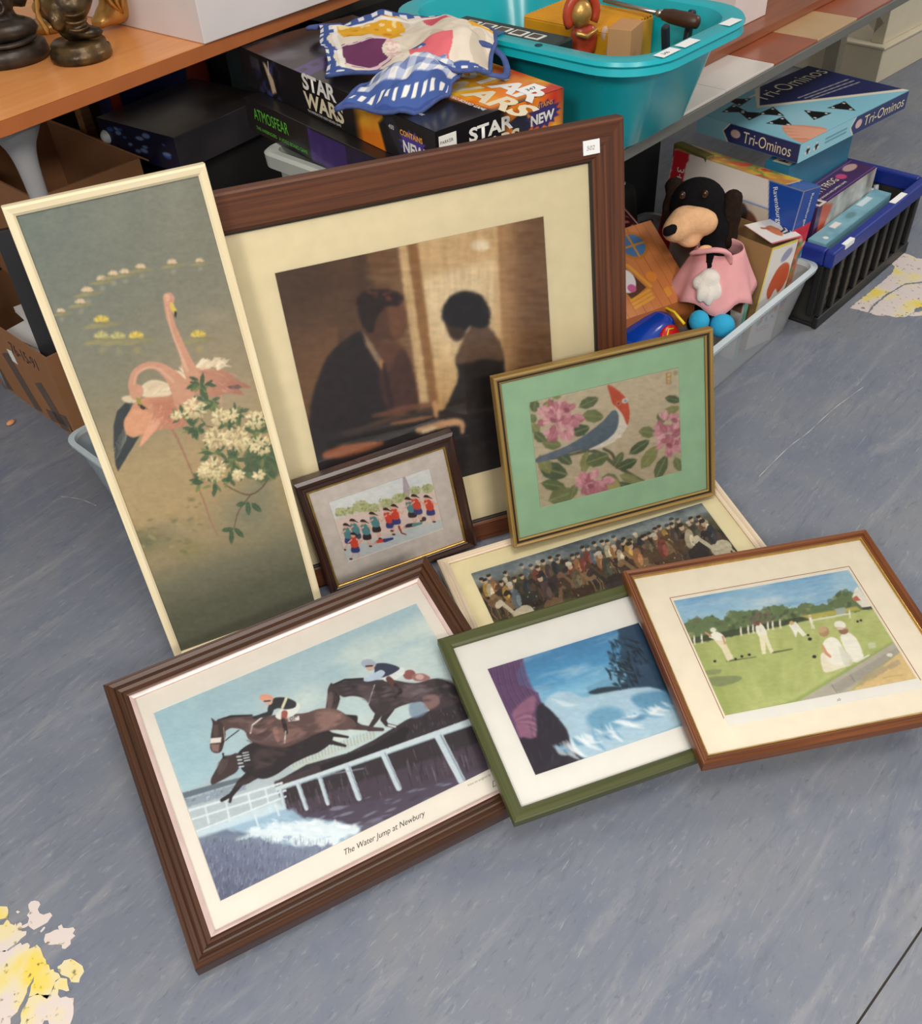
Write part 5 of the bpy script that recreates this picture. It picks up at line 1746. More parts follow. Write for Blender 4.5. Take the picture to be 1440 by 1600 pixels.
# ---- figurines on the left table --------------------------------------------
BRONZE = mat('dark_bronze_resin', (46, 40, 36), 0.38, 0.35, 0.2, 30, .15, c2=(74, 62, 52), bscale=60)
BRONZ2 = mat('gilded_dark_bronze', (40, 33, 26), 0.32, 0.5, 0.2, 26, .2, c2=(104, 80, 44), bscale=70)
GOLD = mat('antique_gold_resin', (176, 128, 62), 0.34, 0.6, 0.2, 20, .2, c2=(206, 164, 94), bscale=50)
Z = .855
b1 = thing('statuette', 'dark bronze seated robed figure at the table corner, cut by the photo edge', 'statuette', (-.885, 2.185, Z), 30)
lathe('base', [(0, 0), (.078, 0), (.084, .012), (.08, .03), (.07, .036), (0, .036)], BRONZE, b1, 30, sx=1.0, sy=.9)
blob('figure', [((0, 0, .06), (.075, .068, .035)), ((-.035, -.03, .062), (.045, .035, .026)), ((.035, -.03, .062), (.045, .035, .026)), ((0, .01, .12), (.058, .05, .055)), ((0, -.015, .115), (.045, .04, .042)),
                ((0, .01, .175), (.055, .045, .035)), ((-.058, -.005, .13), (.022, .026, .05)), ((.058, -.005, .13), (.022, .026, .05)), ((0, .005, .225), (.036, .036, .042))], BRONZE, b1, .011)
for k, (z, r) in enumerate(((.062, .074), (.05, .08), (.15, .05))):
    tube('robe_fold', [(r * math.cos(a), r * .86 * math.sin(a), z - .02 * math.sin(-a) + .012 * k) for a in np.linspace(-2.5, -.7, 14)], [.001] + [.0045] * 12 + [.001], BRONZE, b1, 6)
tube('robe_fold', [(.012 * math.cos(a), -.056 + .004 * math.sin(a), .112 + .012 * math.sin(a)) for a in np.linspace(0, 6.28, 14)], .004, BRONZE, b1, 6)

b2 = thing('statuette', 'gilded black standing statuette on a round two-tier base', 'statuette', (-.728, 2.165, Z), 20)
lathe('base', [(0, 0), (.060, 0), (.0635, .006), (.0625, .02), (.057, .023), (.0565, .032), (.052, .036), (0, .036)], BRONZ2, b2, 32)
blob('figure', [((0, .005, .055), (.042, .036, .03)), ((.03, -.02, .05), (.034, .024, .015)), ((-.014, .005, .095), (.046, .04, .042)), ((.014, -.012, .1), (.038, .034, .036)), ((-.012, .004, .145), (.052, .042, .038)),
                ((-.046, -.016, .112), (.02, .018, .034)), ((.042, -.006, .128), (.022, .022, .038)), ((0, 0, .195), (.03, .03, .034)), ((.036, -.012, .165), (.024, .024, .022)), ((-.05, -.012, .155), (.024, .02, .024)), ((-.03, -.024, .075), (.016, .014, .02))], BRONZ2, b2, .009)
for z, r in ((.078, .030), (.092, .032), (.106, .032)):
    tube('robe_fold', [(.008 + r * math.cos(a), -.016 + r * .9 * math.sin(a), z - .016 * math.sin(-a)) for a in np.linspace(-2.3, -.8, 10)], [.001] + [.003] * 8 + [.001], BRONZ2, b2, 6)
tube('bead_string', [(-.056 + .004 * math.sin(k), -.034, .15 - .011 * k) for k in range(9)], [.004, .006] * 4 + [.004], GOLD, b2, 6)

b3 = thing('statuette', 'smooth draped gold figurine behind the round-based statuette', 'statuette', (-.705, 2.375, Z), 10)
blob('figure', [((0, 0, .03), (.05, .04, .03)), ((.015, -.006, .06), (.042, .036, .045)), ((.005, 0, .11), (.046, .038, .05)), ((0, 0, .165), (.04, .034, .045)), ((-.028, -.02, .02), (.026, .022, .016))], GOLD, b3, .01)
for k in range(3):
    tube('robe_fold', [(-.02 + .03 * k, -.03, .15), (-.005 + .022 * k, -.042, .1), (.01 + .012 * k, -.042, .06), (.028, -.03, .035)], [.003, .005, .005, .002], GOLD, b3, 6, 3)
b4 = thing('statuette', 'gold knotted figurine behind the seated bronze figure', 'statuette', (-.86, 2.40, Z), 0)
lathe('base', [(0, 0), (.045, 0), (.047, .015), (.04, .02), (0, .02)], GOLD, b4, 22)
blob('figure', [((0, 0, .045), (.035, .03, .025)), ((.012, -.012, .075), (.026, .022, .018)), ((-.008, -.01, .1), (.03, .024, .016)), ((.008, -.012, .12), (.026, .022, .014)), ((0, 0, .15), (.028, .026, .026))], GOLD, b4, .009)
bd = ellipsoid('pebble', (-.80, 2.235, Z + .004), (.007, .005, .004), WHITE_I)
tag(bd, 'tiny white pebble on the table between two bronze figures', 'pebble')

wb = carton('carton', 'plain white cardboard carton on the beech table', 'carton', (-.475, 2.20, Z + .0005), 48.5, .48, .45, .32, mat('white_corrugated_card', (222, 214, 214), 0.7, var=.03, scale=8, bump=.04))

# ---- tiled table on the right ------------------------------------------------
tr = thing('table', 'low table with white, tan and terracotta tiles and a grey edge', 'table', ST(1.60, 1.12), 45)
box('frame', 0, 2.6, 0, .75, .628, .6535, mat('grey_table_edge', (104, 104, 98), 0.55, var=.05), tr, .002)
TW = mat('white_tile', (214, 206, 198), 0.25, var=.03, coat=.4)
TT = mat('tan_tile', (186, 152, 108), 0.3, var=.05, coat=.3)
TO = mat('terracotta_tile', (150, 74, 40), 0.28, var=.12, scale=9, coat=.4)
seqs = [[TW, TW, TW, TO, TT, TO, TW, TT, TO, TT, TO, TW, TO], [TO, TT, TO, TW, TO, TW, TT, TO, TW, TO, TT, TO, TW], [TT, TO, TW, TT, TW, TO, TO, TW, TT, TW, TO, TW, TO]]
tile_meshes = {}
for r_ in range(3):
    for c_ in range(11):
        m = seqs[r_][c_]
        x0 = .052 + (c_) * .2255
        if m.name not in tile_meshes:
            o = box('tile', 0, .2235, 0, .2235, .6536, .660, m, tr, .0012)
            tile_meshes[m.name] = o.data
        else:
            o = link(bpy.data.objects.new('tile', tile_meshes[m.name]), tr)
        o.location = (x0, .004 + r_ * .2255, 0)
for x, y in ((.06, .1), (2.54, .62), (.06, .68)):
    box('leg', x - .03, x + .03, y - .03, y + .03, 0, .628, mat('grey_table_leg', (140, 134, 120), .5), tr, .003)
wbd = thing('board', 'reddish brown wooden board lying along the tiled table', 'board', ST(2.06, 1.25, .6605), 45)
box('plank', 0, 1.9, 0, .16, 0, .024, wood('red_brown_board', (120, 62, 34), (150, 84, 48), .4, 50, .2, uv=False), wbd, .002)
box('lip', 0, 1.9, .14, .16, .0242, .036, MATS['red_brown_board'], wbd, .002)
carton('carton', 'small pale pink-white carton behind the turquoise tub', 'carton', ST(2.42, 1.30, .685), 45, .17, .10, .11, mat('pale_carton', (226, 212, 208), .6, var=.03))

# ---- cream plinth far right ----------------------------------------------------
cu = thing('display_stand', 'cream wooden display stand foot on the floor beyond the tiled table', 'stand', ST(4.26, 1.585), 42)
CP = mat('cream_paint', (206, 196, 172), .5, var=.03)
box('plinth', 0, .55, 0, .50, 0, .135, CP, cu, .003)
box('cap_moulding', -.008, .558, -.008, .508, .1352, .147, CP, cu, .004)
box('upright_panel', .03, .53, .02, .075, .1472, .75, CP, cu, .003)
box('upright_panel', .03, .53, .42, .475, .1472, .75, CP, cu, .003)
bm = bmesh.new()
bmesh.ops.create_cube(bm, size=1)
bmesh.ops.transform(bm, matrix=Matrix.Translation((.05, .25, .36)) @ Matrix.Rotation(math.radians(-52), 4, 'X') @ Matrix.Diagonal((.04, .05, .5, 1)), verts=bm.verts)
bm_obj('brace', bm, CP, cu)

# ---- turquoise tub -----------------------------------------------------------
TEAL = mat('turquoise_plastic', (14, 172, 184), .28, var=.05, scale=5, coat=.2)
tb = thing('plastic_tub', 'turquoise plastic tub full of oddments on the tiled table', 'tub', ST(1.79, 1.365, .6605), 45)
rr_loft('tub_body', [(.145, .255, .07, 0), (.150, .262, .075, .006), (.190, .312, .10, .178), (.196, .318, .10, .188), (.228, .352, .125, .190), (.233, .357, .128, .196), (.230, .354, .126, .203), (.200, .322, .10, .205), (.192, .314, .10, .200), (.186, .308, .10, .178), (.144, .256, .07, .010)], TEAL, tb, 8)
rr_loft('rim_skirt', [(.229, .353, .125, .191), (.232, .356, .127, .178), (.230, .354, .126, .178), (.227, .351, .124, .191)], TEAL, tb, 8, cap0=False, cap1=False)
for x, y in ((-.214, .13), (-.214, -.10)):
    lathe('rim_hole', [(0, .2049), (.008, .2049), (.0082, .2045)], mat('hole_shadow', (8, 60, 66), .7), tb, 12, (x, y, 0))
for (x, y), a, w, lb in (((-.12, -.337), 0, .058, 1), ((-.05, -.338), 0, .055, 0)):
    box('label', x - w / 2, x + w / 2, y - .012, y + .012, .2052, .2056, MATS['white_label_paper'], tb)
    if lb:
        text('handwriting', '346', .014, INKB, tb, plane_M((x - .016, y - .005, .2058), (1, 0, 0), (0, 1, 0)))
box('label', .085, .135, -.35, -.325, .2052, .2056, MATS['white_label_paper'], tb)
bm = bmesh.new()
add_box(bm, -.232, -.19, .005, .035, .205, .2075, .001)
add_box(bm, -.238, -.232, .012, .028, .18, .2075, .001)
bm_obj('peg_clip', bm, mat('blue_clear_clip', (20, 90, 140), .2), tb)

g1 = thing('game_case', 'dark green case with white squares inside the turquoise tub', 'game', ST(1.665, 1.30, .69), 45)
box('body', -.02, .045, -.02, .28, 0, .155, mat('dark_green_card', (24, 46, 46), .35, var=.2, scale=20), g1, .004)
for k in range(5):
    box('square', -.012, .02, .03 + k * .045, .066 + k * .045, .1552, .1562, WHITE_I, g1)
    box('square_inset', -.007, .015, .036 + k * .045, .060 + k * .045, .1564, .157, mat('brown_square', (88, 78, 70), .5), g1)
g2 = thing('ornament', 'red and gold ornament figure standing in the turquoise tub', 'ornament', (.325, 2.17, .75), 20)
g2.scale = (.8, .8, .8)
REDP = mat('red_lacquer', (176, 66, 40), .3, var=.15)
blob('figure', [((0, 0, .04), (.035, .03, .045)), ((0, 0, .1), (.034, .03, .045)), ((.03, -.01, .09), (.02, .02, .05))], REDP, g2, .01)
ellipsoid('face', (-.005, -.012, .158), (.03, .026, .034), GOLD, g2)
tube('hood', [(.042 * math.cos(a), -.006, .158 + .046 * math.sin(a)) for a in np.linspace(-.6, 3.8, 16)], .013, REDP, g2, 8)
tube('trim', [(-.03, -.036, .12), (0, -.04, .108), (.03, -.036, .12)], .007, GOLD, g2, 6)
g3 = thing('card_offcut', 'tan cardboard piece standing in the turquoise tub', 'cardboard', ST(1.75, 1.165, .70), 60)
box('sheet', 0, .075, 0, .05, 0, .165, mat('tan_card', (186, 138, 92), .8, var=.06), g3, .001)
g4 = thing('tool', 'black plastic pliers standing in the turquoise tub corner', 'tool', ST(1.87, 1.14, .70), 50)
BLK = mat('black_plastic', (34, 36, 44), .4)
for a, x in ((-14, 0), (12, .045)):
    bm = bmesh.new()
    add_box(bm, -.009, .009, -.007, .007, 0, .165, .004, Matrix.Translation((x, 0, 0)) @ Matrix.Rotation(math.radians(a), 4, 'Y'))
    bm_obj('handle', bm, BLK, g4)
ellipsoid('hinge', (.02, 0, .07), (.016, .009, .016), BLK, g4)
g5 = thing('corrugated_box', 'ribbed yellow box lying in the turquoise tub', 'box', ST(1.795, 1.245, .69), 45)
YB = mat('yellow_ribbed_plastic', (214, 150, 24), .45, var=.08)
V, F = [], []
nr = 60
for i in range(nr + 1):
    z = .145 + .004 * (1 if (i // 2) % 2 else 0)
    V += [(.16 * i / nr, 0, z), (.16 * i / nr, .24, z)]
for i in range(nr):
    F.append((2 * i, 2 * i + 2, 2 * i + 3, 2 * i + 1))
pyd('ribbed_top', V, F, YB, g5)
box('body', 0, .16, 0, .24, 0, .1445, YB, g5, .003)
g6 = thing('screwdriver', 'screwdriver with a dark wooden handle across the turquoise tub', 'screwdriver', (.535, 2.16, .842), None)
dv = Vector((-.13, .17, .0)).normalized()
P = [Vector((0, 0, .012)) + dv * k for k in (-.05, -.045, -.02, .02, .045, .05)]
tube('handle', P, [.006, .013, .016, .015, .011, .006], mat('dark_handle_wood', (66, 40, 26), .4), g6, 10)
tube('ferrule', [Vector((0, 0, .012)) + dv * k for k in (.05, .062)], .008, mat('steel', (170, 164, 156), .3, .9), g6, 10)
tube('shaft', [Vector((0, 0, .012)) + dv * k for k in (.06, .22)], .005, MATS['steel'], g6, 8)
g7 = thing('plastic_wrap', 'crumpled clear plastic wrap beside the red and gold ornament', 'wrap', (.385, 2.165, .70), 0)
blob('crumple', [((0, 0, .05), (.015, .012, .05)), ((.01, -.008, .1), (.02, .014, .03)), ((-.006, .006, .13), (.012, .016, .025))], milky('clear_wrap', (226, 226, 230), .35, .12), g7, .008)

# ---- boxed video game, dark box below it, storage tub under both -----------------
SWa, SWb, SWh = .311, .733, .080


def fire(S, x0, x1, y0, y1, seed):
    def f(X, Y, U, V):
        m = np.clip((X - x0) / 3, 0, 1) * np.clip((x1 - X) / 3, 0, 1) * np.clip((Y - y0) / 2 + 1, 0, 1) * np.clip((y1 - Y) / 2 + 1, 0, 1)
        return m
    S.wash(f, (240, 132, 28))
    S.wash(lambda X, Y, U, V: f(X, Y, U, V) * np.clip(fbm(X * .12, Y * .12, seed) * 3 - 1.1, 0, 1), (255, 206, 60), .95)
    S.wash(lambda X, Y, U, V: f(X, Y, U, V) * np.clip(fbm(X * .1, Y * .1, seed + 5) * 3 - 1.4, 0, 1), (196, 40, 24), .9)


def burst(S, x, y, r, col, k=14, sy=.6):
    P = []
    for i in range(2 * k):
        a = math.pi * i / k
        q = r if i % 2 == 0 else r * .72
        P.append((x + q * math.cos(a), y + q * sy * math.sin(a)))
    S.poly(P, col, .15)


s_top = cm(SWb, SWa, 3, (26, 24, 28))
s_top.wash(lambda X, Y, U, V: np.clip(fbm(X * .15, Y * .15, 3) * 3 - 1.3, 0, 1) * (X < 24), (96, 92, 104), .8)
s_top.poly([(14, 0), (20, 0), (30, 31), (24, 31)], (74, 54, 118), .3)
for k in range(9):
    s_top.poly([(15.6 + k * 1.12, k * 3.5 + .6), (17.4 + k * 1.12, k * 3.5 + .6), (18 + k * 1.12, k * 3.5 + 2.4), (16.2 + k * 1.12, k * 3.5 + 2.4)], (38, 26, 60), .2)
fire(s_top, 38, 74, -4, 22, 4)
s_top.poly([(36, 32), (36, 27), (50, 21), (74, 17), (74, 32)], (26, 24, 28), 1.5)
s_top.poly([(70, 0), (74, 0), (74, 10), (71, 6)], (206, 60, 30), 1.5)
burst(s_top, 54, 25, 8, (70, 54, 130))
s_left = cm(SWb, SWh, 5, (24, 23, 27))
s_left.wash(lambda X, Y, U, V: np.exp(-((X - 12) / 5) ** 2) * np.clip(fbm(X * .5, Y * .5, 3) * 3 - 1.2, 0, 1), (70, 76, 140), .9)
s_left.poly([(11, 1.2), (12, 1.2), (14.5, 4), (15, 6.6), (13, 7.4), (12.5, 5)], (222, 196, 160), .6, .9)
s_left.line([(12.8, 3.4), (13.4, .6)], .3, (250, 220, 210), .2)
s_left.poly([(5, 1), (9, .8), (9, 3.2), (5, 3.4)], (64, 62, 66), .3, .6)
fire(s_left, 46, 60, -4, 14, 9)
s_left.poly([(57, 9), (55, 3), (59, 0), (74, 0), (74, 9)], (28, 25, 28), .8)
s_left.poly([(56.5, 1), (60, .6), (66, 8), (62, 8.2)], (44, 44, 58), .4)
burst(s_left, 66, 4.4, 4.6, (84, 62, 150))
s_front = cm(SWa, SWh, 5, (22, 20, 24))
fire(s_front, 15, 32, -4, 12, 14)
s_front.poly([(17, 3), (21, 1.6), (23, 5), (20, 7)], (40, 40, 60), .4)
burst(s_front, 26, 3.6, 4.6, (60, 46, 110))
sw = carton('board_game', 'big black and fiery orange boxed video board game on the stack', 'board game', (.003, 1.708, .7405), 35.75, SWa, SWb, SWh, BLACK_C, {'top': s_top, 'left': s_left, 'front': s_front})
D = (SWa, SWb, SWh)


def logo(side, x, y, size, sx=1.0, dd=D, tt=None):
    tt = tt or sw
    for s, dy, m in (('STAR', .86, WHITE_I), ('WARS', 0, CREAM_I)):
        ftext(tt, side, dd, s, size, m, x, y + dy * size, offset=size * .035, sx=sx)


logo('left', .275, .016, .043, 1.25)
ftext(sw, 'left', D, 'THE INTERACTIVE VIDEO BOARD GAME', .0072, WHITE_I, .28, .006)
ftext(sw, 'left', D, '400', .012, WHITE_I, .585, .05, sx=1)
ftext(sw, 'left', D, 'CONTAINS', .014, YEL_I, .622, .048, offset=.0004)
ftext(sw, 'left', D, 'NEW', .030, WHITE_I, .628, .018, offset=.001)
logo('top', .52, .15, .075, 1.3)
ftext(sw, 'top', D, 'THE INTERACTIVE VIDEO BOARD GAME', .012, WHITE_I, .50, .125, offset=.0002)
ftext(sw, 'top', D, 'CONTAINS', .016, YEL_I, .495, .085, offset=.0004)
ftext(sw, 'top', D, 'NEW', .036, WHITE_I, .50, .045, offset=.001)
ftext(sw, 'top', D, 'EXCLUSIVE VIDEO FOOTAGE\nAS SEEN IN THE GAME', .0095, WHITE_I, .53, .03)
logo('front', .075, .012, .034, 1.3)
ftext(sw, 'front', D, 'NEW', .026, WHITE_I, .225, .03, offset=.001)
ftext(sw, 'front', D, 'CONTAINS', .012, YEL_I, .222, .058)
box('badge', .006, .046, -.0011, -.0004, .03, .07, WHITE_I, sw)
ftext(sw, 'front', D, 'PARKER', .0085, BLACK_C, .0085, .055)
ftext(sw, 'front', D, 'GAMES', .0085, BLACK_C, .0095, .042)
stk = box('price_label', .235, .285, .02, .055, SWh + .0018, SWh + .0024, MATS['white_label_paper'], sw)
text('handwriting', '347', .017, INKB, stk, plane_M((.245, .03, SWh + .0028), (1, 0, 0), (0, 1, 0)), shear=.2)

ATa, ATb, ATh = .30, .62, .072
s_al = cm(ATb, ATh, 5, (28, 30, 32))
s_al.poly([(26, .4), (40, .4), (40, 6.8), (26, 6.8)], (60, 40, 104), .3)
s_al.wash(lambda X, Y, U, V: (X > 26) * (X < 60) * np.clip(fbm(X * .3, Y * .3, 5) * 3 - 1.4, 0, 1), (96, 62, 150), .8)
s_al.poly([(40, .4), (62, .4), (62, 6.8), (40, 6.8)], (40, 28, 66), .4, .8)
s_al.ell(50, 4.2, 2, 1.4, (70, 150, 80), 0, .6, .8)
s_al.ell(53, 4.6, 1.5, 1.2, (70, 150, 80), 0, .6, .8)
at = carton('board_game', 'long dark board game box with green lettering under the fiery one', 'board game', (-.045, 1.723, .6675), 37, ATa, ATb, ATh, BLACK_C, {'left': s_al})
ftext(at, 'left', (ATa, ATb, ATh), 'ATMOSFEAR', .036, GREEN_I, .035, .032, sx=.72)
ftext(at, 'left', (ATa, ATb, ATh), 'THE HARBINGERS   A VIDEO BOARD GAME', .011, GREEN_I, .035, .010)
gt = thing('plastic_tub', 'tall grey plastic storage tub under the board games', 'tub', ST(1.385, 1.50), 45)
GP = mat('pale_grey_plastic', (178, 182, 176), .4, var=.04)
rr_loft('tub_body', [(.130, .21, .03, 0), (.155, .238, .03, .63), (.175, .258, .035, .632), (.177, .26, .036, .66), (.170, .253, .034, .666), (.152, .235, .03, .664), (.150, .232, .03, .62), (.128, .208, .03, .008)], GP, gt, 5)

# folded child's apron on top: printed cloth with a blue checked border
def cloth_sheet(name, grid, nu, nv, paint, parent, thick=.003):
    G = np.array(grid, float)               # rows x cols x 3 control points
    rows = [catmull(r, nu // (G.shape[1] - 1), False) for r in G]
    cols = [catmull([r[i] for r in rows], nv // (G.shape[0] - 1), False) for i in range(len(rows[0]))]
    P = np.array(cols)                      # nu+1 x nv+1 x 3
    a, b = P.shape[:2]
    U, Vv = np.meshgrid(np.linspace(0, 1, a), np.linspace(0, 1, b), indexing='ij')
    P[..., 2] += .030 * (fbm(U * 5, Vv * 4, 3, 3) - .45) + .009 * np.abs(np.sin(U * 9 + 5 * Vv)) - .003
    P[..., 0] += .012 * (fbm(U * 6, Vv * 5, 13, 2) - .5)
    P[..., 1] += .012 * (fbm(U * 6, Vv * 5, 23, 2) - .5)
    F = [(i * b + j, (i + 1) * b + j, (i + 1) * b + j + 1, i * b + j + 1) for i in range(a - 1) for j in range(b - 1)]
    o = pyd(name, P.reshape(-1, 3), F, ink('printed_cotton', .9, 0, .1), parent, True)
    c = np.zeros((a, b, 4))
    for i in range(a):
        for j in range(b):
            c[i, j] = lin(paint(U[i, j], Vv[i, j]))
    at_ = o.data.color_attributes.new('Col', 'FLOAT_COLOR', 'POINT')
    at_.data.foreach_set('color', c.astype(np.float32).ravel())
    sd = o.modifiers.new('thickness', 'SOLIDIFY')
    sd.thickness = thick
    return o, P


def ap_paint(u, v):
    e = .02 * math.sin(v * 17 + u * 9)
    if u < .09 + e or v > .90 + e or v < .07 + e:
        return (222, 222, 226) if (math.sin(u * 75) > .1 and math.sin(v * 62) > -.2) else (70, 92, 152)
    if .10 < u < .13 or .86 < v < .89:
        return (236, 230, 220)
    if .14 < u + e < .50 and v + e > .54:
        n = vnoise(np.array(u * 26.), np.array(v * 16.), 7)
        return (240, 214, 150) if n > .8 else ((206, 140, 34) if n < .25 else (226, 168, 50))
    if .12 < u + e < .36 and .14 < v - e < .46:
        return (224, 196, 204) if abs(v - e - .44) < .015 or abs(v - e - .16) < .012 else (112, 60, 96)
    if .36 < u < .44 and .12 < v < .46:
        return (224, 186, 180) if vnoise(np.array(u * 60.), np.array(v * 50.), 2) > .5 else (236, 218, 206)
    if .50 < u + e < .70 and .10 < v + e < .30:
        return (222, 110, 118)
    if .64 < u + e < .78 and v > .74:
        return (210, 96, 110)
    if u > .84 and v > .48:
        return (228, 172, 60) if math.sin(v * 60) < .8 else (244, 220, 160)
    return (224, 212, 194) if vnoise(np.array(u * 8.), np.array(v * 6.), 5) > .3 else (206, 192, 174)


def gi_paint(u, v):
    if v < .07 or v > .93 or u < .04:
        return (60, 80, 144)
    if .07 < v < .30:
        return (234, 232, 228) if (math.sin(u * 80) > .1 and .13 < v < .22) else (72, 96, 158)
    q = (math.sin(u * 46) > 0) + (math.sin(v * 30) > 0)
    return [(226, 224, 224), (176, 184, 208), (122, 136, 180)][q]


cl = thing('apron', 'crumpled printed apron with blue checked border on the board game', 'apron', (-.06, 2.0, .8215))
L0 = np.array([-.06, 2.0, .8215])
zz = lambda x, y, z: (x + .06, y - 2.0, z - .8215)
g_main = [[zz(-.205, 2.02, .835), zz(-.12, 1.96, .85), zz(-.02, 1.90, .885), zz(.06, 1.89, .868), zz(.118, 1.915, .85)],
          [zz(-.215, 2.11, .85), zz(-.13, 2.06, .868), zz(-.03, 2.0, .88), zz(.06, 1.99, .90), zz(.132, 2.0, .872)],
          [zz(-.23, 2.20, .855), zz(-.14, 2.16, .872), zz(-.05, 2.12, .868), zz(.05, 2.10, .895), zz(.13, 2.07, .88)],
          [zz(-.24, 2.30, .842), zz(-.15, 2.27, .86), zz(-.06, 2.25, .872), zz(.03, 2.23, .862), zz(.10, 2.16, .85)]]
om, Pm = cloth_sheet('cloth_panel', g_main, 140, 108, ap_paint, cl)
g_fold = [[zz(-.178, 1.845, .829), zz(-.11, 1.815, .832), zz(-.035, 1.80, .829), zz(.035, 1.865, .832)],
          [zz(-.145, 1.885, .842), zz(-.08, 1.86, .868), zz(-.01, 1.855, .872), zz(.05, 1.89, .852)],
          [zz(-.11, 1.935, .848), zz(-.05, 1.92, .884), zz(.015, 1.91, .886), zz(.066, 1.915, .858)],
          [zz(-.075, 1.975, .852), zz(-.02, 1.965, .874), zz(.035, 1.955, .874), zz(.075, 1.945, .85)]]
of, Pf = cloth_sheet('folded_bib', g_fold, 108, 81, gi_paint, cl)
BIND = mat('navy_binding', (66, 84, 140), .85, var=.15, scale=60, bump=.2)
tube('binding', np.concatenate([Pm[::6, 0], Pm[-1, ::6]]), .0045, BIND, cl, 8)
tube('binding', np.concatenate([Pf[::6, 0], Pf[-1, ::6]]), .0045, BIND, cl, 8)
tube('binding', np.concatenate([Pf[0, ::6], Pf[::6, -1]]), .0045, BIND, cl, 8)
tube('neck_loop', [zz(.07, 1.93, .86), zz(.12, 1.915, .845), zz(.15, 1.95, .832), zz(.148, 2.0, .85), zz(.11, 1.985, .88), zz(.07, 1.96, .885)], .008, BIND, cl, 8, 4, flat=.5)
tube('tie', [zz(-.24, 2.29, .85), zz(-.26, 2.31, .845), zz(-.24, 2.335, .84), zz(-.19, 2.33, .84)], .010, BIND, cl, 8, 4, flat=.5)

# ---- jumble under the left table ----------------------------------------------
DKB = mat('dark_worn_game_lid', (44, 40, 46), .6, var=.35, scale=9)
s_dk = cm(.33, .29, 3, (58, 52, 54))
s_dk.wash(lambda X, Y, U, V: np.clip(fbm(X * .12, Y * .12, 8) * 3 - 1.2, 0, 1), (84, 82, 78), .8)
s_dk.wash(lambda X, Y, U, V: np.clip(fbm(X * .1, Y * .1, 18) * 3 - 1.3, 0, 1), (44, 44, 62), .8)
s_dk2 = cm(.29, .085, 4, (20, 26, 52))
s_dk2.dabs(14, [(3, 1), (26, 1), (26, 6), (3, 6)], [(60, 100, 180), (120, 150, 190)], (.6, 1.6), 4, (-10, 10), (.3, .5), .8, .3)
dk = carton('board_game', 'dark worn board game box lying in shade under the beech table', 'board game', ST(1.204, 2.09, .535), 52, .33, .29, .085, DKB, {'flat': s_dk, 'left': s_dk2})
carton('storage_box', 'black storage box below the dark worn game box', 'box', ST(1.235, 2.12, 0), 52, .32, .30, .534, mat('matt_black_box', (20, 19, 20), .7))
s_bl = cm(.30, .30, 3, (22, 34, 92))
s_bl.poly([(0, 0), (3, 0), (3, 30), (0, 30)], (170, 60, 40), .5)
s_bl.poly([(24, 0), (30, 0), (30, 10), (22, 8)], (170, 60, 40), 1)
carton('board_game', 'navy blue boxed game with red ends at the back under the table', 'board game', ST(1.26, 2.46, 0), 50, .34, .06, .70, mat('navy_card', (22, 32, 80), .5), {'front': s_bl})
carton('board_game', 'dark green box standing at the back behind the board game stack', 'board game', ST(1.62, 2.42, 0), 48, .22, .12, .72, mat('dark_teal_card', (26, 48, 48), .5, var=.3, scale=14))
cb = mat('brown_cardboard', (150, 104, 68), .85, var=.06, scale=10)
cb2 = mat('brown_cardboard_inside', (116, 78, 48), .9, var=.06, scale=10)
uc = thing('carton', 'open brown carton with a floral plate inside, under the beech table', 'carton', ST(.87, 2.20, .2605), 45)
for a in ((0, .29, 0, .005), (0, .29, .445, .45), (0, .005, .005, .445), (.285, .29, .005, .445)):
    box('side', a[0], a[1], a[2], a[3], 0, .30, cb, uc)
box('bottom', .005, .285, .005, .445, 0, .005, cb2, uc)
for (x, y, ax, an, w, d) in ((.29, .01, 'Y', 35, .43, .12), (.0, .45, 'X', 30, .28, .14)):
    bm = bmesh.new()
    if ax == 'Y':
        add_box(bm, 0, d, 0, w, 0, .004, 0, Matrix.Translation((x, y, .30)) @ Matrix.Rotation(math.radians(an), 4, 'Y'))
    else:
        add_box(bm, 0, w, 0, d, 0, .004, 0, Matrix.Translation((x, y, .30)) @ Matrix.Rotation(math.radians(an), 4, 'X'))
    bm_obj('flap', bm, cb, uc)
pl = thing('plate', 'white plate with a floral rim standing in the open carton', 'plate', ST(1.0, 2.36, .268), 45)
lathe('dish', [(0, .012), (.06, .013), (.075, .017), (.105, .030), (.107, .032), (.104, .033), (.074, .021), (.06, .017), (0, .016)], mat('white_china', (220, 214, 204), .2, var=.02, coat=.3), pl, 36)
for k in range(14):
    a = 2 * math.pi * k / 14
    ellipsoid('flower_motif', (.091 * math.cos(a), .091 * math.sin(a), .0285), (.010, .008, .0025), mat('floral_print_' + 'ab'[k % 2], [(150, 96, 70), (92, 104, 72)][k % 2], .4), pl, 8)
pl.matrix_world = pl.matrix_world @ Matrix.Translation((0, 0, .11)) @ Matrix.Rotation(math.radians(0), 4, 'X')
fb = box('filler_box', -.05, .05, -.05, .05, 0, .117, cb2, None, .004)
fb.matrix_world = Matrix.Translation(ST(1.0, 2.36, .268)) @ Matrix.Rotation(math.radians(45), 4, 'Z')
tag(fb, 'small brown box under the floral plate in the open carton', 'box')
eg = ellipsoid('ball', ST(1.175, 2.36, .575), (.018, .018, .018), mat('pale_ball', (196, 204, 206), .4))
tag(eg, 'small pale ball by the open carton under the table', 'ball')
box_p = thing('wood_offcut', 'splintered wooden strip leaning by the open carton', 'wood', ST(1.19, 2.50, 0), 50)
box('strip', 0, .03, 0, .03, 0, .62, wood('rough_strip', (120, 86, 52), (156, 116, 74), .8, 60, uv=False), box_p, .002)

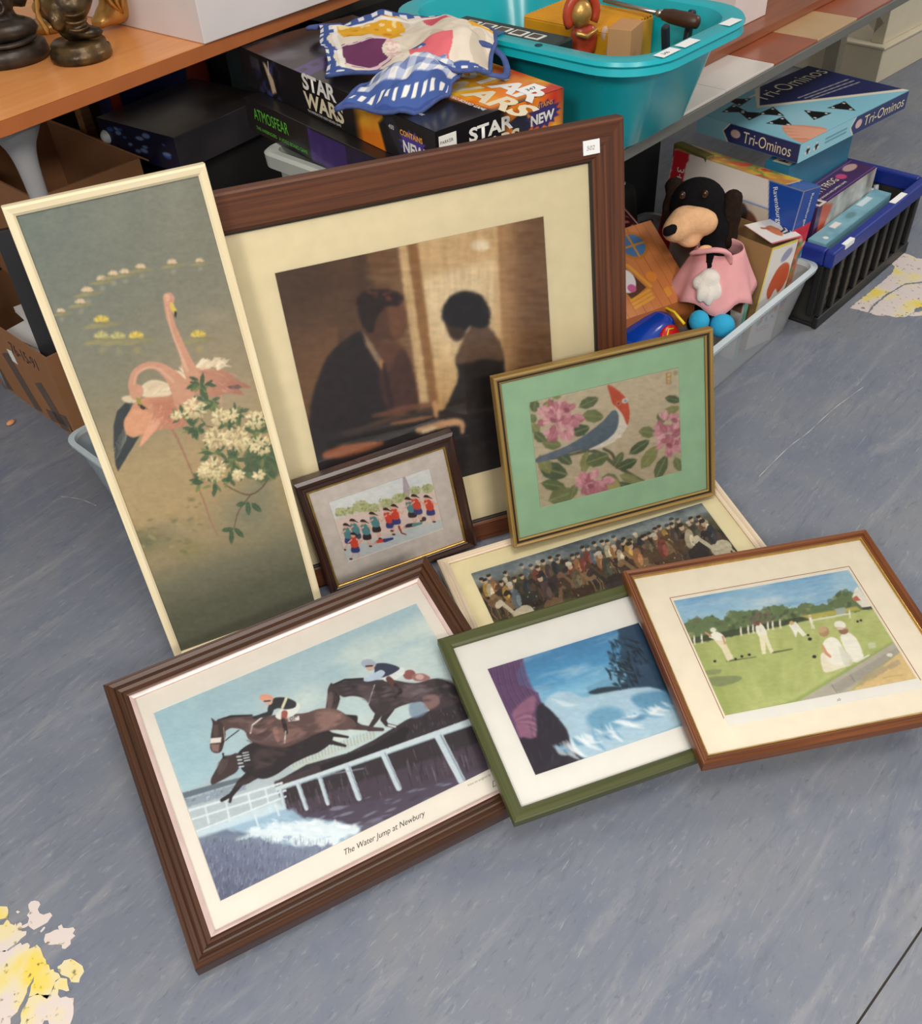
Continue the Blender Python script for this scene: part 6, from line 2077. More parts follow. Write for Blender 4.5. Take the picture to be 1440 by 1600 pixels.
lc = thing('carton', 'taped brown carton with handwritten code on the floor at far left', 'carton', ST(.712, 2.085), 45)
for a in ((0, .40, 0, .005), (0, .40, .515, .52), (0, .005, .005, .515), (.395, .40, .005, .515)):
    box('side', a[0], a[1], a[2], a[3], 0, .25, cb, lc)
box('bottom', .005, .395, .005, .515, 0, .005, cb2, lc)
box('lid_flap', .16, .40, .005, .515, .252, .256, cb, lc)
tape = mat('grey_brown_tape', (96, 78, 66), .35)
for (y0, z0, y1, z1, w) in ((.20, 0, .27, .16, .05), (.06, 0, .12, .13, .05), (.02, .05, .14, .02, .035), (.36, 0, .42, .15, .045)):
    d = Vector((0, y1 - y0, z1 - z0))
    n = Vector((0, -d.z, d.y)).normalized() * w / 2
    q = [Vector((-.0006, y0, z0 + .001)) - n, Vector((-.0006, y0, z0 + .001)) + n, Vector((-.0006, y1, z1)) + n, Vector((-.0006, y1, z1)) - n]
    q = [Vector((v.x, v.y, max(v.z, .001))) for v in q]
    pyd('tape_strip', q, [(0, 1, 2, 3)], tape, lc)
text('handwriting', '76-15-91', .05, mat('marker_ink', (58, 50, 56), .7), lc, plane_M((-.0008, .21, .185), (0, -1, 0), (0, 0, 1)), sx=.8)
text('handwriting', 'BCX', .045, MATS['marker_ink'], lc, plane_M((-.0008, .42, .15), (0, -1, 0), (0, 0, 1)))
pyd('paper_scrap', [(-.0009, .235, .15), (-.0009, .205, .15), (-.0009, .21, .19), (-.0009, .24, .185)], [(0, 1, 2, 3)], MATS['white_label_paper'], lc)
for k, (x, y, z, rz_) in enumerate(((.02, .22, .20, 8), (.05, .27, .225, -6), (.03, .10, .19, 14))):
    pg = thing('paper_stack', ['loose white printed sheets lying in the far left carton', 'topmost white sheets sticking out of the far left carton', 'white leaflet tucked at the near end of the far left carton'][k], 'paper', ST(.712 + .02 + x, 2.085 + y - .1, .006), 45 + rz_)
    for j in range(3):
        box('sheet', 0, .10, 0, .16, z - .012 + j * .006, z - .0085 + j * .006, MATS['white_label_paper'], pg)
    box('core', .01, .09, .01, .15, 0, z - .0125, mat('paper_block', (206, 204, 200), .8), pg)

# black frame leaning behind the flamingo picture
RB = rect_rot(.3903, .2187, .0027)
bf = thing('picture_frame', 'plain black picture frame leaning behind the flamingo print', 'picture frame', Vector((-.985, 1.985, .004)), RB)
BLKF = mat('black_frame_lacquer', (40, 40, 44), .35, var=.05)
for a in ((0, .05, 0, .53), (.36, .41, 0, .53)):
    box('frame_rail', a[0], a[1], 0, .03, a[2], a[3], BLKF, bf, .003)
for a in ((.05, .36, 0, .05), (.05, .36, .48, .53)):
    box('frame_rail', a[0], a[1], 0, .03, a[2], a[3], BLKF, bf, .003)
box('backing_board', .05, .36, .012, .02, .05, .48, BACK, bf)

# clear tub at left behind the flamingo picture
CLR = milky('clear_blueish_plastic', (196, 214, 224), .42, .2)
RIMC = milky('clear_rim_plastic', (214, 226, 232), .75, .25)
lt = thing('plastic_tub', 'low clear plastic tub behind the flamingo picture', 'tub', ST(.81, 1.61), 45)
rr_loft('tub_body', [(.175, .195, .03, 0), (.205, .222, .035, .19), (.202, .219, .034, .19), (.172, .192, .03, .004)], CLR, lt, 5)
rr_loft('rim', [(.205, .222, .035, .19), (.215, .232, .04, .191), (.216, .233, .04, .199), (.204, .221, .035, .2), (.202, .219, .034, .19)], RIMC, lt, 5, cap0=False, cap1=False)
bk = thing('book', 'dark teal book standing in the low clear tub at left', 'book', ST(.66, 1.63, .006), 45)
box('cover', 0, .03, -.1, .1, 0, .165, mat('dark_teal_cover', (24, 62, 74), .4, var=.3, scale=20), bk, .002)
box('pages', .004, .026, -.097, .101, .003, .162, mat('book_pages', (214, 208, 192), .8), bk)

mb = thing('cloth_bundle', 'dark maroon patterned cloth bundle under the beech table', 'cloth', ST(1.07, 1.86), 45)
blob('bundle', [((0, 0, .12), (.12, .16, .14)), ((.02, .1, .2), (.09, .1, .08)), ((-.01, -.1, .2), (.08, .09, .08)), ((0, 0, .04), (.13, .17, .06))], mat('maroon_cloth', (62, 30, 26), .9, var=.4, scale=16, bump=.3), mb, .03)
carton('storage_box', 'flat slate grey box beside the tall grey tub', 'box', ST(1.02, 1.47, 0), 52, .14, .28, .42, mat('slate_card', (78, 82, 90), .6, var=.1))
cmb = ellipsoid('crumb', (-1.176, 2.073, .006), (.013, .008, .006), mat('orange_crumb', (214, 150, 104), .8), None, 10, Matrix.Rotation(1.0, 3, 'Z'))
tag(cmb, 'small orange crumb on the floor near the far left carton', 'crumb')

for k, (s0, t0, a_, b_, h_, lb) in enumerate(((1.62, 2.56, .40, .20, .78, 'added black backdrop box darkening the gap behind the board games'), (2.05, 2.50, .42, .22, .62, 'added black backdrop box darkening the gap right of the board games'), (.55, 2.74, 1.0, .16, .82, 'added dark brown backdrop box covering the bright wall behind the open carton'))):
    carton('storage_box', lb, 'box', ST(s0, t0), 47, a_, b_, h_, mat('backdrop_board_%s' % 'abc'[k], [(22, 22, 24), (26, 24, 24), (58, 42, 32)][k], .75), None)  # dark backdrop boxes, added to keep the space behind the tables dark

# ------------------------------------------------------------------ toys and games on the right
# clear tub with toys
ct = thing('plastic_tub', 'clear plastic tub of toys on the floor under the tiled table', 'tub', ST(1.95, 1.17), 45)
rr_loft('tub_body', [(.335, .235, .03, 0), (.362, .268, .035, .185), (.359, .265, .034, .185), (.332, .232, .03, .004)], milky('clear_grey_plastic', (206, 210, 214), .42, .2), ct, 5)
rr_loft('rim', [(.362, .268, .035, .185), (.374, .280, .04, .186), (.376, .282, .04, .197), (.361, .267, .035, .199), (.359, .265, .034, .185)], RIMC, ct, 5, cap0=False, cap1=False)

# crate
CX = ST(2.335, .875)
cr = thing('crate', 'black folding crate with a bright blue rim beside the toy tub', 'crate', CX, 44.5)
cl_, cd_, ch_ = .575, .40, .235
BK = mat('black_crate_plastic', (26, 26, 26), .45, var=.1)
BK2 = mat('dark_crate_lattice', (44, 42, 38), .5, var=.3, scale=30)
BLU = mat('blue_crate_plastic', (22, 44, 132), .38, var=.06)
box('base', 0, cl_, 0, cd_, 0, .012, BK, cr, .004)
box('skirting', -.004, cl_ + .004, -.006, .008, .0, .035, BK, cr, .003)
for (a, b2, c, d) in ((.004, cl_ - .004, .010, .014), (.004, cl_ - .004, cd_ - .014, cd_ - .010), (.006, .010, .014, cd_ - .014), (cl_ - .010, cl_ - .006, .014, cd_ - .014)):
    box('wall_panel', a, b2, c, d, .012, .19, BK2, cr)
rib = None
for k in range(9):
    x = .002 + k * (cl_ - .028) / 8
    if rib is None:
        rb_ = box('rib', 0, .022, -.004, .010, .035, .188, BK, cr, .003)
        rib = rb_.data
    else:
        rb_ = link(bpy.data.objects.new('rib', rib), cr)
    rb_.location = (x, 0, 0)
rib = None
for k in range(6):
    y = .012 + k * (cd_ - .045) / 5
    if rib is None:
        rb_ = box('rib', -.004, .006, 0, .022, .035, .188, BK, cr, .003)
        rib = rb_.data
    else:
        rb_ = link(bpy.data.objects.new('rib', rib), cr)
    rb_.location = (0, y, 0)
lat = None
for k in range(8):
    for j in range(5):
        x, z = .030 + k * (cl_ - .028) / 8, .05 + j * .027
        if lat is None:
            lb_ = box('lattice_slot', 0, .030, .0085, .0098, 0, .011, mat('slot_brown', (92, 74, 58), .6, var=.5, scale=40), cr)  # reddish brown glimpses through the lattice, laid on as thin blocks
            lat = lb_.data
        else:
            lb_ = link(bpy.data.objects.new('lattice_slot', lat), cr)
        lb_.location = (x, 0, z)
for (a, b2, c, d) in ((-.012, cl_ + .012, -.012, .014), (-.012, cl_ + .012, cd_ - .014, cd_ + .012), (-.012, .014, .0145, cd_ - .0145), (cl_ - .014, cl_ + .012, .0145, cd_ - .0145)):
    box('rim_rail', a, b2, c, d, .19, ch_, BLU, cr, .005)
box('label', .05, .10, -.0135, .0, ch_ - .012, ch_ + .0012, MATS['white_label_paper'], cr)
box('label', .36, .44, -.006, .012, ch_ + .0004, ch_ + .0018, MATS['white_label_paper'], cr)

# purple boxed game standing in the crate
s_pt = cm(.339, .088, 5, (70, 40, 88))
s_pt.line([(0, 1), (34, 1)], .25, (130, 96, 150), .2)
s_pt.line([(0, 8.2), (34, 8.2)], .25, (130, 96, 150), .2)
s_pt.ell(29, 3, 3.2, 1.6, (190, 156, 150), 0, .4)
s_pt.ell(22, 4, 1.8, 1.5, (196, 70, 120), 0, .4)
s_pt.poly([(1, 5.5), (5, 5.5), (5, 9), (1, 9)], (220, 206, 196), .2)
s_pt.poly([(2, 6.4), (3.8, 6.4), (3.8, 8), (2, 8)], (70, 40, 60), .2)
s_pf = cm(.339, .285, 3, (176, 172, 166))
s_pf.wash(lambda X, Y, U, V: np.clip(fbm(X * .25, Y * .25, 4) * 3 - 1.2, 0, 1), (214, 212, 206), .8)
s_pf.wash(lambda X, Y, U, V: np.clip(fbm(X * .2, Y * .2, 24) * 3 - 1.5, 0, 1), (120, 116, 112), .8)
s_pf.poly([(0, 0), (4, 0), (9, 2), (5, 10), (2, 20), (0, 24)], (200, 84, 50), 1)
s_pf.poly([(0, 0), (2.5, 0), (2, 28), (0, 28)], (70, 36, 84), .3)
pg = carton('board_game', 'purple boxed game standing on edge in the blue-rimmed crate', 'board game', ST(2.415, .972, .0125), 43.5, .339, .088, .285, mat('purple_card', (66, 38, 84), .4), {'flat': s_pt, 'front': s_pf})
ftext(pg, 'flat', (.339, .088, .285), 'HAPPY', .034, CREAM_I, .045, .038, sx=.75)
ftext(pg, 'flat', (.339, .088, .285), 'FROG', .034, CREAM_I, .13, .040, sx=.75)
ftext(pg, 'flat', (.339, .088, .285), 'A SINGING AND JUMPING GAME', .010, WHITE_I, .05, .018)
# narrow boxed game behind it
s_hk = cm(.36, .075, 5, (52, 128, 160))
s_hk.poly([(1, 1.6), (35, 1.6), (35, 6.6), (1, 6.6)], (226, 206, 178), .2)
s_hk.poly([(30, 2), (34, 2), (34, 6), (30, 6)], (206, 110, 70), .5)
hk = carton('board_game', 'blue-edged cream boxed game behind the purple one', 'board game', ST(2.40, 1.064, .0125), 43.5, .36, .075, .378, mat('teal_blue_card', (44, 116, 146), .4), {'flat': s_hk})
ftext(hk, 'flat', (.36, .075, .378), 'HICKORY DICKORY', .038, mat('indigo_print', (52, 50, 110), .4), .02, .022, sx=.9, offset=.0012)
# pale blue flat box at the front of the crate
s_lb = cm(.40, .055, 4, (120, 168, 184))
s_lb.wash(lambda X, Y, U, V: np.clip(fbm(X * .3, Y * .3, 4) * 3 - 1.3, 0, 1), (96, 146, 168), .8)
s_lb.ell(20, 2.6, 2.4, 1.2, (70, 110, 110), 0, .8, .7)
s_lb.poly([(10, 1), (14, 1), (14, 3), (10, 3)], (222, 218, 210), .2)
s_lb.ell(3.6, 3.6, .8, .8, (226, 222, 214), 0, .2)
s_lb.poly([(27, .6), (34, .6), (34, 2.6), (27, 2.6)], (196, 214, 220), .3)
carton('board_game', 'pale blue slim box at the front of the crate', 'board game', ST(2.372, .912, .0125), 44.5, .40, .052, .215, mat('pale_blue_card', (120, 168, 184), .4), {'flat': s_lb})
for k in range(4):
    pn = thing('marker_pen', ['white marker pen standing nearest the crate corner', 'second white marker pen from the crate corner', 'third white marker pen from the crate corner', 'white marker pen closest to the purple box'][k], 'pen', CX, 44.5)
    pn.matrix_world = pn.matrix_world @ Matrix.Translation((.545 - .034 * k, .09, .013))
    tube('barrel', [(0, 0, 0), (0, .03, .15)], .0075, mat('pen_white', (222, 224, 228), .3), pn, 8)
    tube('cap', [(0, .03, .15), (0, .036, .18)], .0082, mat('pen_cap', (196, 198, 204), .3), pn, 8)

# flat boxed tile game on top of everything
TRa, TRb, TRh = .53, .335, .050
s_tt = cm(TRa, TRb, 3.2, (132, 192, 212))
s_tt.wash(lambda X, Y, U, V: np.clip(1 - np.hypot(X - 16, (Y - 24) * 1.2) / 18, 0, 1), (170, 212, 222), .7)
s_tt.poly([(16, 9), (28.6, 0), (53, 0), (53, 32)], (34, 40, 88), .2)
s_tt.poly([(26, 0), (28.6, 0), (16, 9), (53, 31.6), (53, 33.5), (14, 9.6)], (228, 216, 196), .2)


def tri(S, x, y, r, a):
    P = [(x + r * math.cos(math.radians(a + q)), y + r * math.sin(math.radians(a + q))) for q in (0, 120, 240)]
    S.poly(P, (20, 20, 24), .2)
    for px_, py_ in P:
        S.ell(x + (px_ - x) * .62, y + (py_ - y) * .62, .45, .45, (226, 226, 220), 0, .2)


for x, y, r, a in ((15, 2.6, 4.2, 20), (9, 5.6, 4.2, 80), (8.6, 11.4, 4.2, 150), (13.9, 14.6, 4.2, 210), (9.5, 20.6, 4.2, 95), (20.5, 24.6, 4.4, 35), (30, 26.6, 4.4, 95)):
    tri(s_tt, x, y, r, a)
HS = (218, 150, 122)
s_tt.poly([(5.5, 24), (8.4, 23), (11.5, 26.5), (13.4, 32.5), (6, 33.5), (1.2, 33.5), (2, 29)], HS, .5, 1, 3)
for k in range(4):
    s_tt.line([(7.6 - k * 1.6, 23.4 + k * 1.8), (9.5 - k * 1.4, 27.5 + k * 1.4), (11.5 - k * 2, 32.5)], [1.7, 2.1, 2.2], (230, 168, 140), .4, .95)
    s_tt.line([(6.8 - k * 1.6, 24.6 + k * 1.8), (8.6 - k * 1.5, 29 + k * 1.2)], .25, (172, 104, 82), .2, .8)
for k in range(3):
    s_tt.line([(28 + k, 13.6 + k * 1.6), (50, 15.6 + k * 1.9)], .55, (170, 166, 160), .2, .9)
s_tl = cm(TRb, TRh, 5, (140, 196, 214))
s_tl.poly([(11, 0), (33.5, 0), (33.5, 5), (11, 5), (9, 2.4)], (40, 50, 100), .15)
s_tl.line([(11, .1), (9, 2.4), (11, 4.9)], .35, (232, 220, 200), .1)
s_tl.ell(13.2, 2.3, 1.6, 1.1, (206, 180, 178), 0, .2)
s_tf = cm(TRa, TRh, 5, (150, 204, 218))
s_tf.poly([(26, 0), (53, 0), (53, 5), (26, 5), (24, 2.5)], (40, 50, 100), .15)
s_tf.line([(26, .1), (24, 2.5), (26, 4.9)], .35, (232, 220, 200), .1)
s_tf.ell(28, 2.4, 1.6, 1.2, (214, 180, 176), 0, .2)
for x in (4, 8):
    tri(s_tf, x, 2.8, 1.6, 30)
s_tf.line([(12, 2), (22, 2)], .4, (60, 110, 140), .2, .7)
s_tf.line([(12, 3), (22, 3)], .4, (60, 110, 140), .2, .7)
tg = carton('board_game', 'blue boxed triangle tile game lying flat on top of the toys', 'board game', (.957, 2.44, .405), 38.5, TRa, TRb, TRh, mat('pale_blue_lid', (150, 200, 214), .35), {'flat': s_tt, 'left': s_tl, 'front': s_tf})
DT = (TRa, TRb, TRh)
ftext(tg, 'flat', DT, 'Tri-Ominos', .078, CREAM_I, .192, .255, sx=.88)
ftext(tg, 'left', DT, 'Tri-Ominos', .043, CREAM_I, .158, .011, sx=.75)
ftext(tg, 'front', DT, 'Tri-Ominos', .040, CREAM_I, .305, .012, sx=1.1)

# large boxed toy standing in the tub
RVa, RVb, RVh = .082, .415, .385
s_rl = cm(RVb, RVh, 3, (224, 214, 206))
s_rl.poly([(0, 0), (5, 0), (5, 38), (0, 38)], (196, 36, 48), .4, rag=.5, rs=.6)
s_rl.poly([(6.5, 7), (39, 7), (39, 22), (6.5, 20)], (206, 188, 170), .3)
s_rl.line([(6.5, 7), (39, 7)], .5, (110, 140, 190), .2)
s_rl.ell(11, 11.5, 4.6, 4.2, (226, 188, 160), 0, .6)
s_rl.ell(9, 8.5, 3.6, 1.6, (206, 214, 230), -20, .6)
s_rl.ell(26.5, 13.5, 5, 4.6, (104, 66, 52), 0, .6)
s_rl.ell(24, 11, 3.2, 3.6, (34, 26, 28), 30, .6)
s_rl.ell(17.5, 12.5, 1.1, 1.1, (150, 84, 150), 0, .3)
s_rl.ell(20, 11, 2.2, 4, (234, 164, 60), 20, .6)
s_rl.line([(17.6, 12.4), (18.6, 9)], .4, (150, 84, 150), .2)
s_rl.ell(34, 18, 4, 3.2, (120, 170, 60), 0, .6)
s_rl.poly([(31, 0), (41.5, 0), (41.5, 21), (36, 17)], (30, 72, 156), .3)
s_rl.poly([(36, 17), (41.5, 21), (41.5, 24), (34, 23)], (120, 170, 60), .4)
s_rl.ell(29, 13, .9, .9, (244, 240, 236), 0, .2)
s_rl.ell(29, 13.1, .45, .45, (24, 20, 20), 0, .2)
s_rl.ell(12, 11, .7, .9, (40, 30, 30), 0, .2)
s_rf = cm(RVa, RVh, 4, (206, 120, 90))
s_rf.poly([(0, 0), (10, 0), (10, 10), (0, 10)], (30, 72, 156), .3)
s_rf.poly([(0, 10), (10, 9), (10, 16), (0, 15)], (206, 44, 60), .3)
s_rf.dabs(60, [(0, 14), (10, 14), (10, 38), (0, 38)], [(232, 186, 160), (70, 140, 170), (222, 130, 60), (120, 160, 70), (150, 90, 60)], (1, 2.4), 3, a=.9, soft=.5)
s_rt = cm(RVa, RVb, 3, (190, 150, 70))
s_rt.dabs(80, [(0, 0), (10, 0), (10, 34), (0, 34)], [(206, 60, 50), (220, 190, 60), (110, 150, 60), (206, 130, 60)], (1, 3), 5, a=.8, soft=.6)
s_rt.poly([(0, 36), (10, 36), (10, 41.5), (0, 41.5)], (30, 72, 156), .3)
rv = carton('toy_box', 'tall boxed toy with red end and blue corner standing in the clear tub', 'toy box', ST(2.212, .965, .018), axes((1, 0, 0), (0, 1, 0), (0, 0, 1)) @ rz(math.radians(39)) @ ry(math.radians(9)), RVa, RVb, RVh, mat('white_card_edge', (226, 216, 208), .45), {'left': s_rl, 'front': s_rf, 'flat': s_rt})
DR = (RVa, RVb, RVh)
text('lettering', 'Ravensburger', .019, WHITE_I, rv, plane_M((-.0016, .088, .372), (0, -.42, -.9), (0, -.9, .42)))
text('lettering', 'Ravensburger', .012, WHITE_I, rv, plane_M((.008, .052, RVh + .0014), (1, 0, 0), (0, 1, 0)), sx=.9)
text('lettering', 'Ravensburger', .016, WHITE_I, rv, plane_M((.04, -.0016, .375), (0, 0, -1), (1, 0, 0)))
text('lettering', '3+', .034, WHITE_I, rv, plane_M((-.0016, .392, .345), (0, 0, -1), (0, -1, 0)))

# open tan carton with a printed flap
tc_ = thing('toy_box', 'open tan carton with a white printed flap in the toy tub', 'toy box', ST(2.088, .955, .022), rz(math.radians(38)) @ ry(math.radians(8)))
TAN = mat('tan_carton_card', (150, 116, 74), .8, var=.06)
a, b, h = .118, .205, .285
for q in ((0, a, 0, .003), (0, a, b - .003, b), (0, .003, .003, b - .003), (a - .003, a, .003, b - .003)):
    box('side', q[0], q[1], q[2], q[3], 0, h, TAN, tc_)
s_tr = cm(a, h, 4, (228, 222, 214))
s_tr.line([(.3, 0), (.3, 25)], .6, (226, 206, 60), .2)
s_tr.line([(0, .3), (11.8, .3)], .6, (226, 206, 60), .2)
s_tr.poly([(3, 12), (5, 7), (8, 5.5), (11, 7), (11.5, 11), (9, 14), (7, 12.5), (5, 15)], (196, 84, 44), .4, 1, 3)
s_tr.ell(8, 3.4, 2.4, 1.4, (150, 150, 176), -30, .4)
s_tr.poly([(2, 16), (12, 15), (12, 22), (2, 23)], (206, 214, 232), .3)
s_tr.dabs(30, [(3, 17), (11, 16), (11, 21), (3, 22)], [(206, 60, 60), (60, 90, 170), (226, 150, 60), (90, 150, 80)], (.5, 1), 6, a=.9, soft=.2)
M, w, hh = FACE['front'](a, b, h)
s_tr.mesh('printed_panel', M, w, hh, CARD, tc_)
s_fl = cm(.13, .09, 5, (232, 226, 220))
s_fl.line([(0, 8.8), (13, 8.8)], .4, (200, 50, 50), .1)
s_fl.line([(.2, 0), (.2, 9)], .3, (200, 50, 50), .1)
s_fl.poly([(5, 3), (8, 2.4), (9, 5), (7, 7), (5.4, 6)], (206, 120, 60), .3, 1, 3)
s_fl.line([(4, 2.6), (6, 3.4)], .8, (176, 100, 50), .3)
s_fl.line([(8.4, 5.6), (10.6, 5), (11.6, 3.4)], .5, (40, 36, 40), .2)
s_fl.line([(8.4, 6.4), (11, 6.2), (12.2, 4.6)], .5, (40, 36, 40), .2)
s_fl.mesh('flap', plane_M((-.004, .0, h + .012), (1, .0, -.06), (.1, 1, .16)), .14, .10, CARD, tc_)
pyd('torn_flap', [(.0, .20, h), (.125, .20, h), (.13, .27, h + .05), (.08, .255, h + .04), (.05, .275, h + .055), (-.005, .26, h + .045)], [(0, 1, 2, 3, 4, 5)], mat('white_flap', (226, 216, 210), .6), tc_)
ftext(tc_, 'front', (a, b, h), 'PUZZLE', .018, RED_I, .026, .045)

# spiral notebook
nb = thing('notebook', 'spiral-bound activity pad with a green edge beside the tan carton', 'notebook', ST(2.045, .985, .0055), rz(math.radians(39)) @ ry(math.radians(4)))
s_nb = cm(.165, .235, 3, (222, 218, 210))
s_nb.poly([(0, 0), (16.5, 0), (16.5, 4.5), (0, 4.5)], (150, 186, 172), .2)
for k in range(6):
    s_nb.line([(k * 3, 0), (k * 3 + 2, 4.4)], .2, (110, 140, 128), .1)
s_nb.poly([(9, 4.5), (16, 4.5), (16, 9.5), (9, 9.5)], (130, 92, 72), .2)
s_nb.ell(6, 15, 3, 3.6, (80, 110, 70), 0, .8, .8)
box('pad', .004, .022, -.02, .145, 0, .235, mat('green_pad_edge', (116, 180, 160), .5), nb, .001)
s_nb.mesh('cover', plane_M((.0034, .145, 0), (0, -1, 0), (0, 0, 1)), .165, .235, CARD, nb)
coil = None
for k in range(10):
    if coil is None:
        o = tube('coil', [(.013 + .012 * math.cos(t_), 0, .235 + .010 * math.sin(t_)) for t_ in np.linspace(0, 6.28, 12)], .0013, mat('coil_wire', (226, 226, 226), .3, .6), nb, 5)
        coil = o.data
    else:
        o = link(bpy.data.objects.new('coil', coil), nb)
    o.location = (0, -.012 + k * .016, 0)
text('lettering', '3+', .030, WHITE_I, nb, plane_M((.0026, .035, .185), (0, 0, -1), (0, -1, 0)))

# orange toy house box
gh = thing('toy_box', 'orange toy house box with drawn planks and a round window', 'toy box', (.445, 2.056, .0045), 24.9)
wd, dp = .223, .215
ORG = mat('orange_house_card', (196, 116, 62), .45, var=.05)
zf, zb = .195, .315
V = [(0, 0, 0), (wd, 0, 0), (wd, dp, 0), (0, dp, 0), (0, 0, zf), (wd, 0, zf), (wd, dp, zb), (0, dp, zb)]
pyd('body', V, [(0, 3, 2, 1), (0, 1, 5, 4), (1, 2, 6, 5), (2, 3, 7, 6), (3, 0, 4, 7), (4, 5, 6, 7)], ORG, gh)
ln_ = math.hypot(dp, zb - zf)
s_gh = cm(wd, ln_, 4.5, (206, 128, 74))
for k in range(9):
    x = 1.5 + k * 2.6
    s_gh.line([(x, 0), (x, 24.6)], .16, (160, 90, 48), .1, .8)
s_gh.ell(13.5, 5.5, 4.2, 4.2, (190, 120, 50), 0, .3)
s_gh.ell(13.5, 5.5, 3.4, 3.4, (80, 120, 170), 0, .3)
s_gh.line([(13.5, 2), (13.5, 9)], .6, (206, 140, 60), .2)
s_gh.line([(10, 5.5), (17, 5.5)], .6, (206, 140, 60), .2)
s_gh.poly([(3, 12), (8, 11), (10.5, 18), (5, 20)], (90, 62, 44), .3)
s_gh.ell(6, 14.5, 2.8, 3.6, (232, 226, 226), 15, .3)
s_gh.ell(6.6, 17, 1.2, 1.2, (206, 100, 150), 0, .3)
for k in range(3):
    s_gh.line([(4.6, 20.2 + k * 1.1), (10.8, 19 + k * 1.1)], .8, (226, 160, 60), .2)
s_gh.line([(9, 10.5), (11.8, 18)], .9, (226, 160, 60), .2)
s_gh.ell(13.5, 15.5, 1.5, 1.5, (226, 140, 60), 0, .3)
for k in range(3):
    x = 14.5 + k * 2.6
    s_gh.poly([(x, 20), (x + 1.8, 19.6), (x + 1.8, 22), (x, 22.4)], (222, 150, 64), .2)
s_gh.mesh('printed_panel', plane_M((0, -.0004, zf + .0007), (1, 0, 0), (0, dp, zb - zf)), wd, ln_, CARD, gh)

# red boxed disc set and black zip case behind the house
rbx = thing('book', 'red glossy book with a dark picture in the toy tub', 'book', (.474, 2.290, .20), 24.9)
rbx.matrix_world = rbx.matrix_world @ Matrix.Rotation(math.radians(16), 4, 'X')
box('body', 0, .085, 0, .155, 0, .085, mat('red_card', (150, 20, 28), .35), rbx, .002)
s_rb = cm(.085, .155, 6, (180, 26, 34))
s_rb.poly([(1.5, 1), (8.5, 1), (8.5, 11), (1.5, 11)], (60, 24, 24), .6)
s_rb.dabs(20, [(3, 2), (7, 2), (7, 10), (3, 10)], [(196, 120, 84), (120, 50, 40), (222, 160, 120)], (.5, 1.3), 4, a=.8, soft=.4)
s_rb.line([(1, 13), (6, 13)], .5, (226, 200, 196), .2)
s_rb.line([(8, 1), (8, 10)], .4, (220, 200, 196), .2, .7)
s_rb.mesh('cover', plane_M((0, 0, .0858), (1, 0, 0), (0, 1, 0)), .085, .155, CARD, rbx)
box('support', .005, .08, .005, .15, -.19, 0, mat('dark_red_card', (84, 16, 20), .5), rbx)
zc = thing('pouch', 'black pouch with curved white stripes behind the red book', 'pouch', (.50, 2.455, .006), 30)
zc.matrix_world = zc.matrix_world @ Matrix.Rotation(math.radians(-12), 4, 'X')
bm = bmesh.new()
add_box(bm, 0, .12, 0, .10, 0, .33, .03)
bm_obj('body', bm, mat('black_fabric', (20, 20, 22), .8, bump=.1), zc, True)
WS = mat('white_stripe', (206, 206, 208), .6)
for k in range(3):
    r = .03 + .013 * k
    pts_ = [(.005, .03, .3312)] + [(.035 + r * math.cos(a_), .04 + r * math.sin(a_) * .7, .3312) for a_ in np.linspace(2.0, -1.2, 9)] + [(.05, -.0012 - .0, .30 - .02 * k), (.035, -.0015, .26 - .012 * k)]
    tube('stripe', pts_, .0028, WS, zc, 6)

# blue soft toy with a red badge
bt = thing('toy_case', 'shiny blue toy case with a red oval badge in the clear tub', 'toy', (.545, 2.02, .0045), 42)
BLS = mat('shiny_blue_plastic', (16, 66, 176), .2, var=.05, coat=.4)
bm = bmesh.new()
add_box(bm, -.10, .07, -.012, .085, 0, .165, .03)
for v in bm.verts:
    if v.co.z > .1:
        v.co.y += .02
        v.co.z += .03 * (v.co.x + .10) / .17
bm_obj('case', bm, BLS, bt, True)
RBq = Matrix.Translation((.02, .0, .158)) @ Matrix.Rotation(math.radians(52), 4, 'X')
bdg = lathe('badge', [(0, .005), (.024, .004), (.028, .001), (.028, -.012)], mat('badge_red', (206, 30, 34), .3), bt, 24, sx=1.15, sy=.9)
bdg.matrix_local = RBq
mk = tube('badge_mark', [(.014, .010, .0055), (-.004, .015, .0055), (-.017, .004, .0055), (-.013, -.011, .0055), (.004, -.013, .0055), (.014, -.006, .0055)], .0022, mat('mark_yellow', (240, 206, 40), .3), bt, 6)
mk.matrix_local = RBq
tube('yellow_trim', [(.06, -.012, .175), (.073, .03, .187), (.074, .085, .19)], .004, MATS['mark_yellow'], bt, 6)
tube('yellow_trim', [(-.098, -.004, .12), (-.07, -.008, .15), (-.02, -.006, .165)], .004, MATS['mark_yellow'], bt, 6)

